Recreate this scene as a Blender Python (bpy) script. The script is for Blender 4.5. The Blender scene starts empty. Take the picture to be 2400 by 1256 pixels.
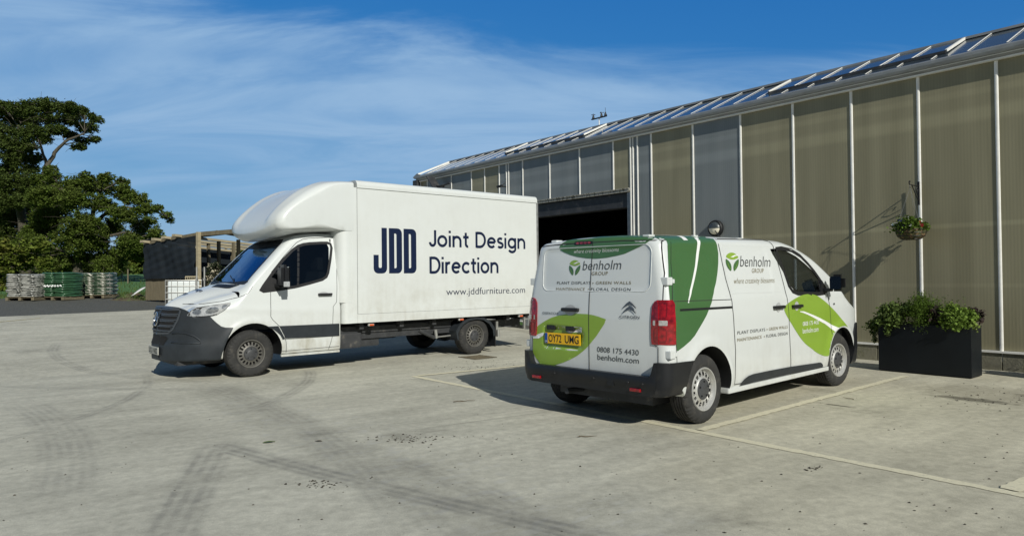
import bpy, bmesh, math, random
import numpy as np
from mathutils import Vector, Matrix
from mathutils.bvhtree import BVHTree
R = math.radians
random.seed(7); rng = np.random.default_rng(7)
scene = bpy.context.scene
COL = scene.collection

# ------------------------------------------------------------ camera
F_PX, PITCH, ROLL, CAM_H = 1628.53, 0.0137, -0.0106, 1.4758
camd = bpy.data.cameras.new('camera'); cam = bpy.data.objects.new('camera', camd); COL.objects.link(cam)
fw = Vector((0, math.cos(PITCH), math.sin(PITCH))); up = Vector((0, -math.sin(PITCH), math.cos(PITCH))); rt = Vector((1, 0, 0))
cr_, sr_ = math.cos(ROLL), math.sin(ROLL)
Rv = cr_*rt + sr_*up; Uv = -sr_*rt + cr_*up
cam.matrix_world = Matrix(((Rv.x, Uv.x, -fw.x, 0), (Rv.y, Uv.y, -fw.y, 0), (Rv.z, Uv.z, -fw.z, CAM_H), (0, 0, 0, 1)))
camd.sensor_width = 36; camd.lens = 36*F_PX/2400; camd.clip_end = 3000; camd.clip_start = 0.05
scene.camera = cam

def at(px, py, Y):            # point at depth Y seen at a picture position (planning helper)
    d = fw + Rv*((px-1200)/F_PX) - Uv*((py-628)/F_PX)
    return Vector((0, 0, CAM_H)) + d*(Y/d.y)

# ------------------------------------------------------------ light
SUN_AZ, SUN_EL = R(-65.5), R(32)
world = bpy.data.worlds.new('World'); scene.world = world; world.use_nodes = True
sunl = bpy.data.lights.new('sun', 'SUN'); sunl.energy = 4.1; sunl.angle = R(0.5); sunl.color = (1.0, 0.975, 0.89)
sun = bpy.data.objects.new('sun', sunl); COL.objects.link(sun)
sd = Vector((math.cos(SUN_AZ)*math.cos(SUN_EL), math.sin(SUN_AZ)*math.cos(SUN_EL), math.sin(SUN_EL)))
sun.rotation_euler = sd.to_track_quat('Z', 'Y').to_euler()
nt = world.node_tree; nt.nodes.clear()
def N(t, kind, **kw):
    n = t.nodes.new(kind)
    for k, v in kw.items(): setattr(n, k, v)
    return n
def sky_nodes():
    L = nt.links.new
    out = N(nt, 'ShaderNodeOutputWorld'); bg = N(nt, 'ShaderNodeBackground'); bg.inputs[1].default_value = 0.085
    sky = N(nt, 'ShaderNodeTexSky', sky_type='NISHITA', sun_disc=False, sun_elevation=SUN_EL, sun_rotation=math.pi/2-SUN_AZ)
    sky.air_density = 1.0; sky.dust_density = 0.35; sky.ozone_density = 2.2
    hs = N(nt, 'ShaderNodeHueSaturation'); hs.inputs['Saturation'].default_value = 1.12; hs.inputs['Value'].default_value = 1.0
    L(sky.outputs[0], hs.inputs['Color'])
    gm = N(nt, 'ShaderNodeMix', data_type='RGBA', blend_type='MULTIPLY'); gm.inputs[0].default_value = 1
    gm.inputs[7].default_value = (0.60, 0.93, 1.22, 1); L(hs.outputs[0], gm.inputs[6])
    sp = N(nt, 'ShaderNodeSeparateColor'); L(gm.outputs[2], sp.inputs[0]); cb = N(nt, 'ShaderNodeCombineColor')
    for i, (g, a) in enumerate(((1.26, 0.48), (0.67, 1.19), (0.32, 3.28))):
        pw = N(nt, 'ShaderNodeMath', operation='POWER'); pw.inputs[1].default_value = g; L(sp.outputs[i], pw.inputs[0])
        ml = N(nt, 'ShaderNodeMath', operation='MULTIPLY'); ml.inputs[1].default_value = a; L(pw.outputs[0], ml.inputs[0]); L(ml.outputs[0], cb.inputs[i])
    tc = N(nt, 'ShaderNodeTexCoord'); sx = N(nt, 'ShaderNodeSeparateXYZ'); L(tc.outputs['Generated'], sx.inputs[0])
    # project the direction onto a high flat cloud layer
    zz = N(nt, 'ShaderNodeMath', operation='MAXIMUM'); zz.inputs[1].default_value = 0.0; L(sx.outputs[2], zz.inputs[0])
    za = N(nt, 'ShaderNodeMath', operation='ADD'); za.inputs[1].default_value = 0.16; L(zz.outputs[0], za.inputs[0])
    dv = N(nt, 'ShaderNodeVectorMath', operation='DIVIDE'); L(tc.outputs['Generated'], dv.inputs[0]); L(za.outputs[0], dv.inputs[1])
    mp = N(nt, 'ShaderNodeMapping'); L(dv.outputs[0], mp.inputs[0]); mp.inputs['Rotation'].default_value = (0, 0, R(-24)); mp.inputs['Scale'].default_value = (0.62, 1.5, 0.0)
    n1 = N(nt, 'ShaderNodeTexNoise'); n1.inputs['Scale'].default_value = 1.5; n1.inputs['Detail'].default_value = 9; n1.inputs['Roughness'].default_value = 0.6; n1.inputs['Distortion'].default_value = 0.7
    L(mp.outputs[0], n1.inputs['Vector'])
    mp2 = N(nt, 'ShaderNodeMapping'); L(dv.outputs[0], mp2.inputs[0]); mp2.inputs['Scale'].default_value = (0.32, 0.8, 0.0); mp2.inputs['Location'].default_value = (0.35, 0.1, 0)
    n2 = N(nt, 'ShaderNodeTexNoise'); n2.inputs['Scale'].default_value = 1.3; n2.inputs['Detail'].default_value = 3; L(mp2.outputs[0], n2.inputs['Vector'])
    r1 = N(nt, 'ShaderNodeMapRange', interpolation_type='SMOOTHSTEP'); r1.inputs[1].default_value = 0.27; r1.inputs[2].default_value = 0.64; L(n1.outputs[0], r1.inputs[0])
    r2 = N(nt, 'ShaderNodeMapRange', interpolation_type='SMOOTHSTEP'); r2.inputs[1].default_value = 0.26; r2.inputs[2].default_value = 0.50; L(n2.outputs[0], r2.inputs[0])
    # the band: clear above about 19 degrees, thick in the middle, thinner near the horizon
    b1 = N(nt, 'ShaderNodeMapRange', interpolation_type='SMOOTHSTEP'); b1.inputs[1].default_value = 0.265; b1.inputs[2].default_value = 0.185; b1.inputs[3].default_value = 0; b1.inputs[4].default_value = 1
    tl = N(nt, 'ShaderNodeMath', operation='MULTIPLY_ADD'); tl.inputs[1].default_value = 0.10; L(sx.outputs[0], tl.inputs[0]); L(sx.outputs[2], tl.inputs[2])
    wb = N(nt, 'ShaderNodeMath', operation='MULTIPLY_ADD'); L(n1.outputs[0], wb.inputs[0]); wb.inputs[1].default_value = -0.16; L(tl.outputs[0], wb.inputs[2]); L(wb.outputs[0], b1.inputs[0])
    b2 = N(nt, 'ShaderNodeMapRange', interpolation_type='SMOOTHSTEP'); b2.inputs[1].default_value = 0.03; b2.inputs[2].default_value = 0.2; b2.inputs[3].default_value = 0.35; b2.inputs[4].default_value = 1; L(sx.outputs[2], b2.inputs[0])
    def mul(a, b):
        m = N(nt, 'ShaderNodeMath', operation='MULTIPLY'); L(a, m.inputs[0])
        if isinstance(b, float): m.inputs[1].default_value = b
        else: L(b, m.inputs[1])
        return m.outputs[0]
    half = N(nt, 'ShaderNodeMath', operation='MULTIPLY_ADD'); L(r1.outputs[0], half.inputs[0]); half.inputs[1].default_value = 0.55; half.inputs[2].default_value = 0.45
    msk = mul(mul(half.outputs[0], r2.outputs[0]), mul(b1.outputs[0], b2.outputs[0]))
    mx = N(nt, 'ShaderNodeMix', data_type='RGBA'); L(msk, mx.inputs[0]); L(cb.outputs[0], mx.inputs[6]); mx.inputs[7].default_value = (3.5, 5.6, 8.3, 1)
    # unseen sky overhead and behind camera: grey added to take blue out of shadows
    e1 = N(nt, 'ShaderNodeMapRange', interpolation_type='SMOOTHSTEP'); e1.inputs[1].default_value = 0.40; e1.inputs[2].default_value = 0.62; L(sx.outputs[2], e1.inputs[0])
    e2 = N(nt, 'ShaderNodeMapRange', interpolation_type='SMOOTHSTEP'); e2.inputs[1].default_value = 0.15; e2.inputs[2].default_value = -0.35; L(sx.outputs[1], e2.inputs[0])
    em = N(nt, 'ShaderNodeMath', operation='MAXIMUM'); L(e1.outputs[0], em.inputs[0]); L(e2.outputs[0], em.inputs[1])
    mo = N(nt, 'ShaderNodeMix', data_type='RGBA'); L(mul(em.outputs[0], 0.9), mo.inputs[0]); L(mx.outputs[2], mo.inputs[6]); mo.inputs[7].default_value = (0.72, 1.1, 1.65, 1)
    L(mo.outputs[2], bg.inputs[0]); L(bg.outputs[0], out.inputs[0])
sky_nodes()
vs = scene.view_settings; vs.view_transform = 'Standard'; vs.look = 'None'; vs.exposure = 0.0; vs.gamma = 1

# ------------------------------------------------------------ object helpers
def link(o, parent=None):
    COL.objects.link(o)
    if parent is not None: o.parent = parent
    return o
def thing(name, label, cat, loc=(0, 0, 0), rz=0.0, group=None):
    o = bpy.data.objects.new(name, None); o.empty_display_size = 0.1
    o.location = loc; o.rotation_euler = (0, 0, rz); link(o); tag(o, label, cat, group); return o
def tag(o, label=None, cat=None, group=None, kind=None):
    if label: o['label'] = label
    if cat: o['category'] = cat
    if group: o['group'] = group
    if kind: o['kind'] = kind
    return o
def mesh_obj(name, V, F, mats, parent=None, smooth=False, midx=None, flip=False):
    me = bpy.data.meshes.new(name); me.from_pydata([tuple(v) for v in V], [], [tuple(f) for f in F])
    if not isinstance(mats, (list, tuple)): mats = [mats]
    for m in mats: me.materials.append(m)
    if midx is not None: me.polygons.foreach_set('material_index', midx)
    me.validate(); me.update()
    if flip: me.flip_normals()
    if smooth: me.polygons.foreach_set('use_smooth', [True]*len(me.polygons))
    o = bpy.data.objects.new(name, me); link(o, parent); return o
def sharpen(o, ang=35):
    bm = bmesh.new(); bm.from_mesh(o.data)
    for e in bm.edges:
        if len(e.link_faces) == 2: e.smooth = e.calc_face_angle(0) < R(ang)
    for f in bm.faces: f.smooth = True
    bm.to_mesh(o.data); bm.free(); return o
class MB:
    def __init__(s): s.V = []; s.F = []; s.M = []
    def add(s, V, F, mi=0):
        b = len(s.V); s.V += [tuple(v) for v in V]; s.F += [tuple(b+i for i in f) for f in F]; s.M += [mi]*len(F)
    def box(s, x0, x1, y0, y1, z0, z1, mi=0, b=0.0):
        if b <= 0:
            V = [(x0,y0,z0),(x1,y0,z0),(x1,y1,z0),(x0,y1,z0),(x0,y0,z1),(x1,y0,z1),(x1,y1,z1),(x0,y1,z1)]
            s.add(V, [(0,3,2,1),(4,5,6,7),(0,1,5,4),(1,2,6,5),(2,3,7,6),(3,0,4,7)], mi)
        else:
            bm = bmesh.new(); bmesh.ops.create_cube(bm, size=1)
            for v in bm.verts: v.co = Vector(((x0+x1)/2+v.co.x*(x1-x0), (y0+y1)/2+v.co.y*(y1-y0), (z0+z1)/2+v.co.z*(z1-z0)))
            bmesh.ops.bevel(bm, geom=bm.edges[:], offset=b, segments=2, affect='EDGES', profile=0.7)
            s.bm(bm, mi)
    def bm(s, bm, mi=0):
        bm.verts.index_update(); s.add([v.co for v in bm.verts], [[v.index for v in f.verts] for f in bm.faces], mi); bm.free()
    def tube(s, pts, r, n=8, mi=0, caps=True):
        pts = [Vector(p) for p in pts]; rs = r if isinstance(r, (list, tuple)) else [r]*len(pts)
        V = []; F = []; prev = None
        for i, p in enumerate(pts):
            t = (pts[min(i+1, len(pts)-1)]-pts[max(i-1, 0)]).normalized()
            if prev is None: a = t.orthogonal().normalized()
            else:
                a = prev - t*prev.dot(t)
                a = a.normalized() if a.length > 1e-6 else t.orthogonal().normalized()
            prev = a; b = t.cross(a)
            for k in range(n):
                th = 2*math.pi*k/n; V.append(p+(a*math.cos(th)+b*math.sin(th))*rs[i])
        for i in range(len(pts)-1):
            for k in range(n): F.append((i*n+k, i*n+(k+1)%n, (i+1)*n+(k+1)%n, (i+1)*n+k))
        if caps: F.append(tuple(range(n-1, -1, -1))); F.append(tuple((len(pts)-1)*n+k for k in range(n)))
        s.add(V, F, mi)
    def bar(s, p, q, w, h, mi=0, upv=(0, 0, 1)):
        p = Vector(p); q = Vector(q); t = (q-p).normalized(); a = t.cross(Vector(upv))
        a = a.normalized() if a.length > 1e-5 else t.orthogonal().normalized()
        b = a.cross(t); V = []
        for e in (p, q):
            for sa, sb in ((-1,-1),(1,-1),(1,1),(-1,1)): V.append(e+a*sa*w/2+b*sb*h/2)
        s.add(V, [(0,3,2,1),(4,5,6,7),(0,1,5,4),(1,2,6,5),(2,3,7,6),(3,0,4,7)], mi)
    def prism(s, poly, axis, a0, a1, mi=0):
        n = len(poly)
        def P(u, v, w): return {'x': (w, u, v), 'y': (u, w, v), 'z': (u, v, w)}[axis]
        V = [P(u, v, a0) for u, v in poly]+[P(u, v, a1) for u, v in poly]
        F = [tuple(range(n-1, -1, -1)), tuple(range(n, 2*n))]+[(i, (i+1) % n, n+(i+1) % n, n+i) for i in range(n)]
        s.add(V, F, mi)
    def disc(s, c, r, axis='y', n=24, mi=0, flip=False):
        V = []
        for k in range(n):
            t = 2*math.pi*k/n; a, b = r*math.cos(t), r*math.sin(t)
            V.append({'x': (c[0], c[1]+a, c[2]+b), 'y': (c[0]+a, c[1], c[2]+b), 'z': (c[0]+a, c[1]+b, c[2])}[axis])
        s.add(V, [tuple(range(n))], mi)
    def build(s, name, mats, parent=None, smooth=False, norm=True, sharp=None):
        o = mesh_obj(name, s.V, s.F, mats, parent, smooth, s.M)
        if norm:
            bm = bmesh.new(); bm.from_mesh(o.data); bmesh.ops.recalc_face_normals(bm, faces=bm.faces[:]); bm.to_mesh(o.data); bm.free()
        if sharp: sharpen(o, sharp)
        return o
def copy_tree(o, parent=None):
    c = o.copy(); COL.objects.link(c)
    if parent is not None: c.parent = parent
    for ch in list(o.children): copy_tree(ch, c)
    return c
def lathe(prof, n=48, axis='y', mi=None, disp=None):
    """prof: list of (along, radius)"""
    V = []; F = []; M = []
    for i, (a, r) in enumerate(prof):
        for k in range(n):
            t = 2*math.pi*k/n; aa, rr = a, r
            if disp: aa, rr = disp(i, t, a, r)
            x, z = rr*math.cos(t), rr*math.sin(t)
            V.append({'y': (x, aa, z), 'z': (x, z, aa), 'x': (aa, x, z)}[axis])
    for i in range(len(prof)-1):
        for k in range(n):
            F.append((i*n+k, i*n+(k+1) % n, (i+1)*n+(k+1) % n, (i+1)*n+k)); M.append(mi[i] if mi else 0)
    return V, F, M
def boolean(o, cutter, op='DIFFERENCE'):
    md = o.modifiers.new('b', 'BOOLEAN'); md.operation = op; md.object = cutter; md.solver = 'EXACT'
    dg = bpy.context.evaluated_depsgraph_get(); dg.update()
    me = bpy.data.meshes.new_from_object(o.evaluated_get(dg)); o.modifiers.clear()
    old = o.data; o.data = me; me.name = old.name
    return o
def scrap(o):
    me = o.data; bpy.data.objects.remove(o, do_unlink=True)
def bvh_of(o):
    me = o.data; return BVHTree.FromPolygons([v.co.copy() for v in me.vertices], [tuple(p.vertices) for p in me.polygons])
def pch(pts):
    X = np.array([p[0] for p in pts], float); Y = np.array([p[1] for p in pts], float)
    h = np.diff(X); d = np.diff(Y)/h; m = np.zeros(len(X)); m[0] = d[0]; m[-1] = d[-1]
    for i in range(1, len(X)-1):
        m[i] = 0 if d[i-1]*d[i] <= 0 else 2*d[i-1]*d[i]/(d[i-1]+d[i])
    def f(x):
        x = min(max(x, X[0]), X[-1]); i = min(int(np.searchsorted(X, x, 'right'))-1, len(X)-2); i = max(i, 0)
        t = (x-X[i])/h[i]
        return float((2*t**3-3*t**2+1)*Y[i]+(t**3-2*t**2+t)*h[i]*m[i]+(-2*t**3+3*t**2)*Y[i+1]+(t**3-t**2)*h[i]*m[i+1])
    return f
def smooth_loop(pts, it=2):       # Chaikin
    for _ in range(it):
        q = []
        for i in range(len(pts)):
            a, b = pts[i], pts[(i+1) % len(pts)]
            q += [(a[0]*.75+b[0]*.25, a[1]*.75+b[1]*.25), (a[0]*.25+b[0]*.75, a[1]*.25+b[1]*.75)]
        pts = q
    return pts
def rrect(x0, x1, z0, z1, r, n=5):
    P = []
    for cx, cz, a in ((x1-r, z1-r, 0), (x0+r, z1-r, 90), (x0+r, z0+r, 180), (x1-r, z0+r, 270)):
        for k in range(n+1):
            t = R(a+90*k/n); P.append((cx+r*math.cos(t), cz+r*math.sin(t)))
    return P

# ------------------------------------------------------------ materials
def mat(name, col, rough=0.6, metal=0.0, spec=0.5, var=0.0, vs_=(1, 1, 1), vscale=3.0, bump=0.0, bscale=60.0, coat=0.0, col2=None, detail=4, c2t=(0.45, 0.7), bvs=(1, 1, 1), trans=None, island=0.0):
    m = bpy.data.materials.new(name); m.use_nodes = True; t = m.node_tree; L = t.links.new
    b = t.nodes['Principled BSDF']; b.inputs['Roughness'].default_value = rough; b.inputs['Metallic'].default_value = metal
    b.inputs['Specular IOR Level'].default_value = spec; b.inputs['Coat Weight'].default_value = coat; b.inputs['Coat Roughness'].default_value = 0.08
    b.inputs['Base Color'].default_value = (*col, 1); m.diffuse_color = (*col, 1)
    tc = N(t, 'ShaderNodeTexCoord'); cur = None
    if var > 0 or col2 is not None:
        mp = N(t, 'ShaderNodeMapping'); mp.inputs['Scale'].default_value = vs_; L(tc.outputs['Object'], mp.inputs[0])
        n = N(t, 'ShaderNodeTexNoise'); n.inputs['Scale'].default_value = vscale; n.inputs['Detail'].default_value = detail; n.inputs['Roughness'].default_value = 0.62; L(mp.outputs[0], n.inputs['Vector'])
        rgb = N(t, 'ShaderNodeRGB'); rgb.outputs[0].default_value = (*col, 1); cur = rgb.outputs[0]
        if col2 is not None:
            r = N(t, 'ShaderNodeMapRange', interpolation_type='SMOOTHSTEP'); r.inputs[1].default_value = c2t[0]; r.inputs[2].default_value = c2t[1]; L(n.outputs[0], r.inputs[0])
            mx = N(t, 'ShaderNodeMix', data_type='RGBA'); L(r.outputs[0], mx.inputs[0]); L(cur, mx.inputs[6]); mx.inputs[7].default_value = (*col2, 1); cur = mx.outputs[2]
        if var > 0:
            r = N(t, 'ShaderNodeMapRange'); r.inputs[1].default_value = 0.25; r.inputs[2].default_value = 0.75; r.inputs[3].default_value = 1-var; r.inputs[4].default_value = 1+var; L(n.outputs[0], r.inputs[0])
            mm = N(t, 'ShaderNodeVectorMath', operation='SCALE'); L(cur, mm.inputs[0]); L(r.outputs[0], mm.inputs['Scale']); cur = mm.outputs[0]
        L(cur, b.inputs['Base Color'])
    if island > 0:
        g = N(t, 'ShaderNodeNewGeometry'); r = N(t, 'ShaderNodeMapRange'); r.inputs[3].default_value = 1-island; r.inputs[4].default_value = 1+island; L(g.outputs['Random Per Island'], r.inputs[0])
        mm = N(t, 'ShaderNodeVectorMath', operation='SCALE')
        if cur is None:
            rgb = N(t, 'ShaderNodeRGB'); rgb.outputs[0].default_value = (*col, 1); cur = rgb.outputs[0]
        L(cur, mm.inputs[0]); L(r.outputs[0], mm.inputs['Scale']); cur = mm.outputs[0]; L(cur, b.inputs['Base Color'])
    if bump > 0:
        mp = N(t, 'ShaderNodeMapping'); mp.inputs['Scale'].default_value = bvs; L(tc.outputs['Object'], mp.inputs[0])
        n = N(t, 'ShaderNodeTexNoise'); n.inputs['Scale'].default_value = bscale; n.inputs['Detail'].default_value = 5; L(mp.outputs[0], n.inputs['Vector'])
        bp = N(t, 'ShaderNodeBump'); bp.inputs['Strength'].default_value = bump; bp.inputs['Distance'].default_value = 0.01; L(n.outputs[0], bp.inputs['Height']); L(bp.outputs[0], b.inputs['Normal'])
    if trans is not None:      # thin leaves let some light through
        tr = N(t, 'ShaderNodeBsdfTranslucent'); mx = N(t, 'ShaderNodeMixShader'); mx.inputs[0].default_value = trans
        out = t.nodes['Material Output']; L(b.outputs[0], mx.inputs[1]); L(tr.outputs[0], mx.inputs[2]); L(mx.outputs[0], out.inputs[0])
        if cur is not None: L(cur, tr.inputs[0])
        else: tr.inputs[0].default_value = (*col, 1)
    return m
def glass_mat(name, tint=(0.35, 0.4, 0.42), refl=0.14, rough=0.02, rc=(0.9, 0.95, 1.0)):
    m = bpy.data.materials.new(name); m.use_nodes = True; t = m.node_tree; t.nodes.clear(); L = t.links.new
    out = N(t, 'ShaderNodeOutputMaterial'); tr = N(t, 'ShaderNodeBsdfTransparent'); tr.inputs[0].default_value = (*tint, 1)
    g = N(t, 'ShaderNodeBsdfGlossy'); g.inputs[0].default_value = (*rc, 1); g.inputs['Roughness'].default_value = rough
    f = N(t, 'ShaderNodeLayerWeight'); f.inputs[0].default_value = 0.5
    p = N(t, 'ShaderNodeMath', operation='POWER'); p.inputs[1].default_value = 3.2; L(f.outputs['Facing'], p.inputs[0])
    r = N(t, 'ShaderNodeMapRange'); r.inputs[3].default_value = refl; r.inputs[4].default_value = 1; L(p.outputs[0], r.inputs[0])
    mx = N(t, 'ShaderNodeMixShader'); L(r.outputs[0], mx.inputs[0]); L(tr.outputs[0], mx.inputs[1]); L(g.outputs[0], mx.inputs[2]); L(mx.outputs[0], out.inputs[0])
    m.diffuse_color = (.05, .08, .1, 1); return m
def paint_mat(name, col, dirt=(0.30, 0.27, 0.19), z0=0.3, z1=1.1, amt=0.6, rough=0.32, base=0.04):
    """glossy paint, road dirt thrown up from the wheels: noise patches that thin out upwards"""
    m = bpy.data.materials.new(name); m.use_nodes = True; t = m.node_tree; L = t.links.new; b = t.nodes['Principled BSDF']
    tc = N(t, 'ShaderNodeTexCoord'); sx = N(t, 'ShaderNodeSeparateXYZ'); L(tc.outputs['Object'], sx.inputs[0])
    n = N(t, 'ShaderNodeTexNoise'); n.inputs['Scale'].default_value = 2.3; n.inputs['Detail'].default_value = 8; n.inputs['Roughness'].default_value = 0.68; L(tc.outputs['Object'], n.inputs['Vector'])
    mp = N(t, 'ShaderNodeMapping'); mp.inputs['Scale'].default_value = (9, 9, 0.8); L(tc.outputs['Object'], mp.inputs[0])
    n2 = N(t, 'ShaderNodeTexNoise'); n2.inputs['Scale'].default_value = 1.6; n2.inputs['Detail'].default_value = 5; L(mp.outputs[0], n2.inputs['Vector'])
    r = N(t, 'ShaderNodeMapRange', interpolation_type='SMOOTHSTEP'); r.inputs[1].default_value = z1; r.inputs[2].default_value = z0; r.inputs[3].default_value = base; r.inputs[4].default_value = amt; L(sx.outputs[2], r.inputs[0])
    r2 = N(t, 'ShaderNodeMapRange'); r2.inputs[1].default_value = 0.3; r2.inputs[2].default_value = 0.72; L(n.outputs[0], r2.inputs[0])
    r3 = N(t, 'ShaderNodeMapRange'); r3.inputs[1].default_value = 0.3; r3.inputs[2].default_value = 0.7; r3.inputs[3].default_value = 0.6; r3.inputs[4].default_value = 1.2; L(n2.outputs[0], r3.inputs[0])
    m1 = N(t, 'ShaderNodeMath', operation='MULTIPLY'); L(r.outputs[0], m1.inputs[0]); L(r2.outputs[0], m1.inputs[1])
    m2 = N(t, 'ShaderNodeMath', operation='MULTIPLY'); m2.use_clamp = True; L(m1.outputs[0], m2.inputs[0]); L(r3.outputs[0], m2.inputs[1])
    mx = N(t, 'ShaderNodeMix', data_type='RGBA'); L(m2.outputs[0], mx.inputs[0]); mx.inputs[6].default_value = (*col, 1); mx.inputs[7].default_value = (*dirt, 1); L(mx.outputs[2], b.inputs['Base Color'])
    ra = N(t, 'ShaderNodeMapRange'); ra.inputs[3].default_value = rough; ra.inputs[4].default_value = 0.75; L(m2.outputs[0], ra.inputs[0]); L(ra.outputs[0], b.inputs['Roughness'])
    b.inputs['Coat Weight'].default_value = 0.6; b.inputs['Coat Roughness'].default_value = 0.05; m.diffuse_color = (*col, 1)
    return m
M = {}
M['white'] = paint_mat('van_white_paint', (0.65, 0.68, 0.675), amt=0.35)
M['twhite'] = paint_mat('truck_white_paint', (0.67, 0.70, 0.69), amt=0.85, z0=0.35, z1=1.15)
M['bwhite'] = paint_mat('box_white_panel', (0.67, 0.70, 0.685), amt=0.45, z0=0.75, z1=1.8, rough=0.45, base=0.12)
M['podwhite'] = paint_mat('pod_white_fibreglass', (0.655, 0.685, 0.67), amt=0.25, z0=2.0, z1=2.6, rough=0.38, base=0.08, dirt=(0.25, 0.24, 0.2))
M['plastic'] = mat('dark_bumper_plastic', (0.024, 0.029, 0.034), 0.5, spec=0.35, var=0.25, vscale=5, bump=0.12, bscale=300)
M['vplastic'] = mat('black_bumper_plastic', (0.012, 0.013, 0.015), 0.38, spec=0.4, var=0.3, vscale=4, col2=(0.035, 0.034, 0.03), c2t=(0.55, 0.85), bump=0.1, bscale=300)
M['black'] = mat('black', (0.008, 0.009, 0.01), 0.6)
M['seal'] = mat('black_rubber_seal', (0.012, 0.012, 0.013), 0.5)
M['gap'] = mat('panel_gap', (0.03, 0.03, 0.03), 0.9)
M['tyre'] = mat('tyre_rubber', (0.028, 0.028, 0.027), 0.85, var=0.25, vscale=9, col2=(0.075, 0.068, 0.055), c2t=(0.5, 0.9), bump=0.25, bscale=150)
M['rim'] = mat('silver_steel_rim', (0.55, 0.55, 0.53), 0.42, metal=0.5, var=0.2, vscale=14, col2=(0.22, 0.18, 0.13), c2t=(0.55, 0.85))
M['trim'] = mat('dull_steel_rim', (0.16, 0.155, 0.14), 0.55, metal=0.5, var=0.25, vscale=14)
M['hole'] = mat('rim_hole_dark', (0.006, 0.006, 0.006), 0.9)
M['cap'] = mat('hub_cap', (0.05, 0.052, 0.055), 0.5, var=0.2, vscale=10)
M['steel'] = mat('dark_chassis_steel', (0.035, 0.037, 0.04), 0.6, var=0.4, vscale=6, col2=(0.10, 0.09, 0.075), c2t=(0.55, 0.8))
M['gbar'] = mat('grille_bar_plastic', (0.055, 0.062, 0.07), 0.45)
M['galv'] = mat('galvanised_metal', (0.36, 0.36, 0.34), 0.45, metal=0.5, var=0.3, vscale=8)
M['glass'] = glass_mat('tinted_window_glass', (0.30, 0.34, 0.36), 0.07, rc=(0.8, 0.85, 0.9))
M['wglass'] = glass_mat('windscreen_glass', (0.40, 0.45, 0.5), 0.12, rc=(0.45, 0.62, 0.85))
M['chrome'] = mat('chrome', (0.6, 0.6, 0.6), 0.12, metal=1.0)
M['badge'] = mat('badge_metal', (0.20, 0.20, 0.20), 0.25, metal=0.8)
M['red'] = mat('red_lens', (0.26, 0.004, 0.008), 0.12, coat=1.0, var=0.75, vs_=(1, 1, 1), vscale=26)
M['dred'] = mat('dark_red_lens', (0.14, 0.003, 0.006), 0.15, coat=1.0)
M['clear'] = mat('clear_lens', (0.55, 0.56, 0.56), 0.12, metal=0.35, coat=1.0, var=0.4, vscale=18)
M['navy'] = mat('navy_lettering', (0.004, 0.012, 0.045), 0.4)
M['dgrey'] = mat('dark_grey_lettering', (0.055, 0.06, 0.06), 0.45)
M['olive'] = mat('olive_brown_lettering', (0.20, 0.165, 0.085), 0.45)
M['dgreen'] = mat('dark_green_vinyl', (0.052, 0.135, 0.045), 0.3, coat=0.3, var=0.05)
M['lime'] = mat('lime_green_vinyl', (0.235, 0.375, 0.042), 0.3, coat=0.3, var=0.05)
M['wlett'] = mat('white_lettering', (0.78, 0.79, 0.78), 0.4)
M['glett'] = mat('pale_grey_lettering', (0.46, 0.46, 0.42), 0.4)
M['yplate'] = mat('yellow_number_plate', (0.80, 0.46, 0.01), 0.35, var=0.06)
M['wplate'] = mat('white_number_plate', (0.42, 0.42, 0.38), 0.45, var=0.2, vscale=12)
M['blue'] = mat('plate_blue', (0.01, 0.07, 0.32), 0.4)
M['orange'] = mat('orange_lamp', (0.65, 0.10, 0.02), 0.25, coat=0.6)
M['seat'] = mat('seat_fabric', (0.025, 0.027, 0.03), 0.9)
M['inner'] = mat('cab_interior', (0.02, 0.021, 0.022), 0.8)

# ------------------------------------------------------------ decals: flat shapes laid onto a curved body
def font_shape(txt, size=1.0, bold=0.0, shear=0.0, space=1.0):
    c = bpy.data.curves.new('t', 'FONT'); c.body = txt; c.size = size; c.offset = bold; c.shear = shear; c.space_character = space; c.resolution_u = 4; c.fill_mode = 'FRONT'
    o = bpy.data.objects.new('t', c); COL.objects.link(o); dg = bpy.context.evaluated_depsgraph_get(); dg.update()
    me = bpy.data.meshes.new_from_object(o.evaluated_get(dg)); V = [(v.co.x, v.co.y) for v in me.vertices]; F = [tuple(p.vertices) for p in me.polygons]
    bpy.data.objects.remove(o); bpy.data.curves.remove(c); bpy.data.meshes.remove(me); return V, F
def fill_shape(loops):
    c = bpy.data.curves.new('f', 'CURVE'); c.dimensions = '2D'; c.fill_mode = 'BOTH'
    for lp in loops:
        s = c.splines.new('POLY'); s.points.add(len(lp)-1); s.use_cyclic_u = True
        for p, q in zip(s.points, lp): p.co = (q[0], q[1], 0, 1)
    o = bpy.data.objects.new('f', c); COL.objects.link(o); dg = bpy.context.evaluated_depsgraph_get(); dg.update()
    me = bpy.data.meshes.new_from_object(o.evaluated_get(dg)); V = [(v.co.x, v.co.y) for v in me.vertices]; F = [tuple(p.vertices) for p in me.polygons]
    bpy.data.objects.remove(o); bpy.data.curves.remove(c); bpy.data.meshes.remove(me); return V, F
def fit_text(txt, u0, u1, v0, v1, ref=None, **kw):
    """lettering scaled so its ink spans u0..u1 and, for the reference string's height, v0..v1"""
    V, F = font_shape(txt, **kw); A = np.array(V); lo, hi = A.min(0), A.max(0)
    if ref: B = np.array(font_shape(ref, **kw)[0]); l2, h2 = B.min(0)[1], B.max(0)[1]
    else: l2, h2 = lo[1], hi[1]
    return [(u0+(x-lo[0])/(hi[0]-lo[0])*(u1-u0), v0+(y-l2)/(h2-l2)*(v1-v0)) for x, y in V], F
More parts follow.
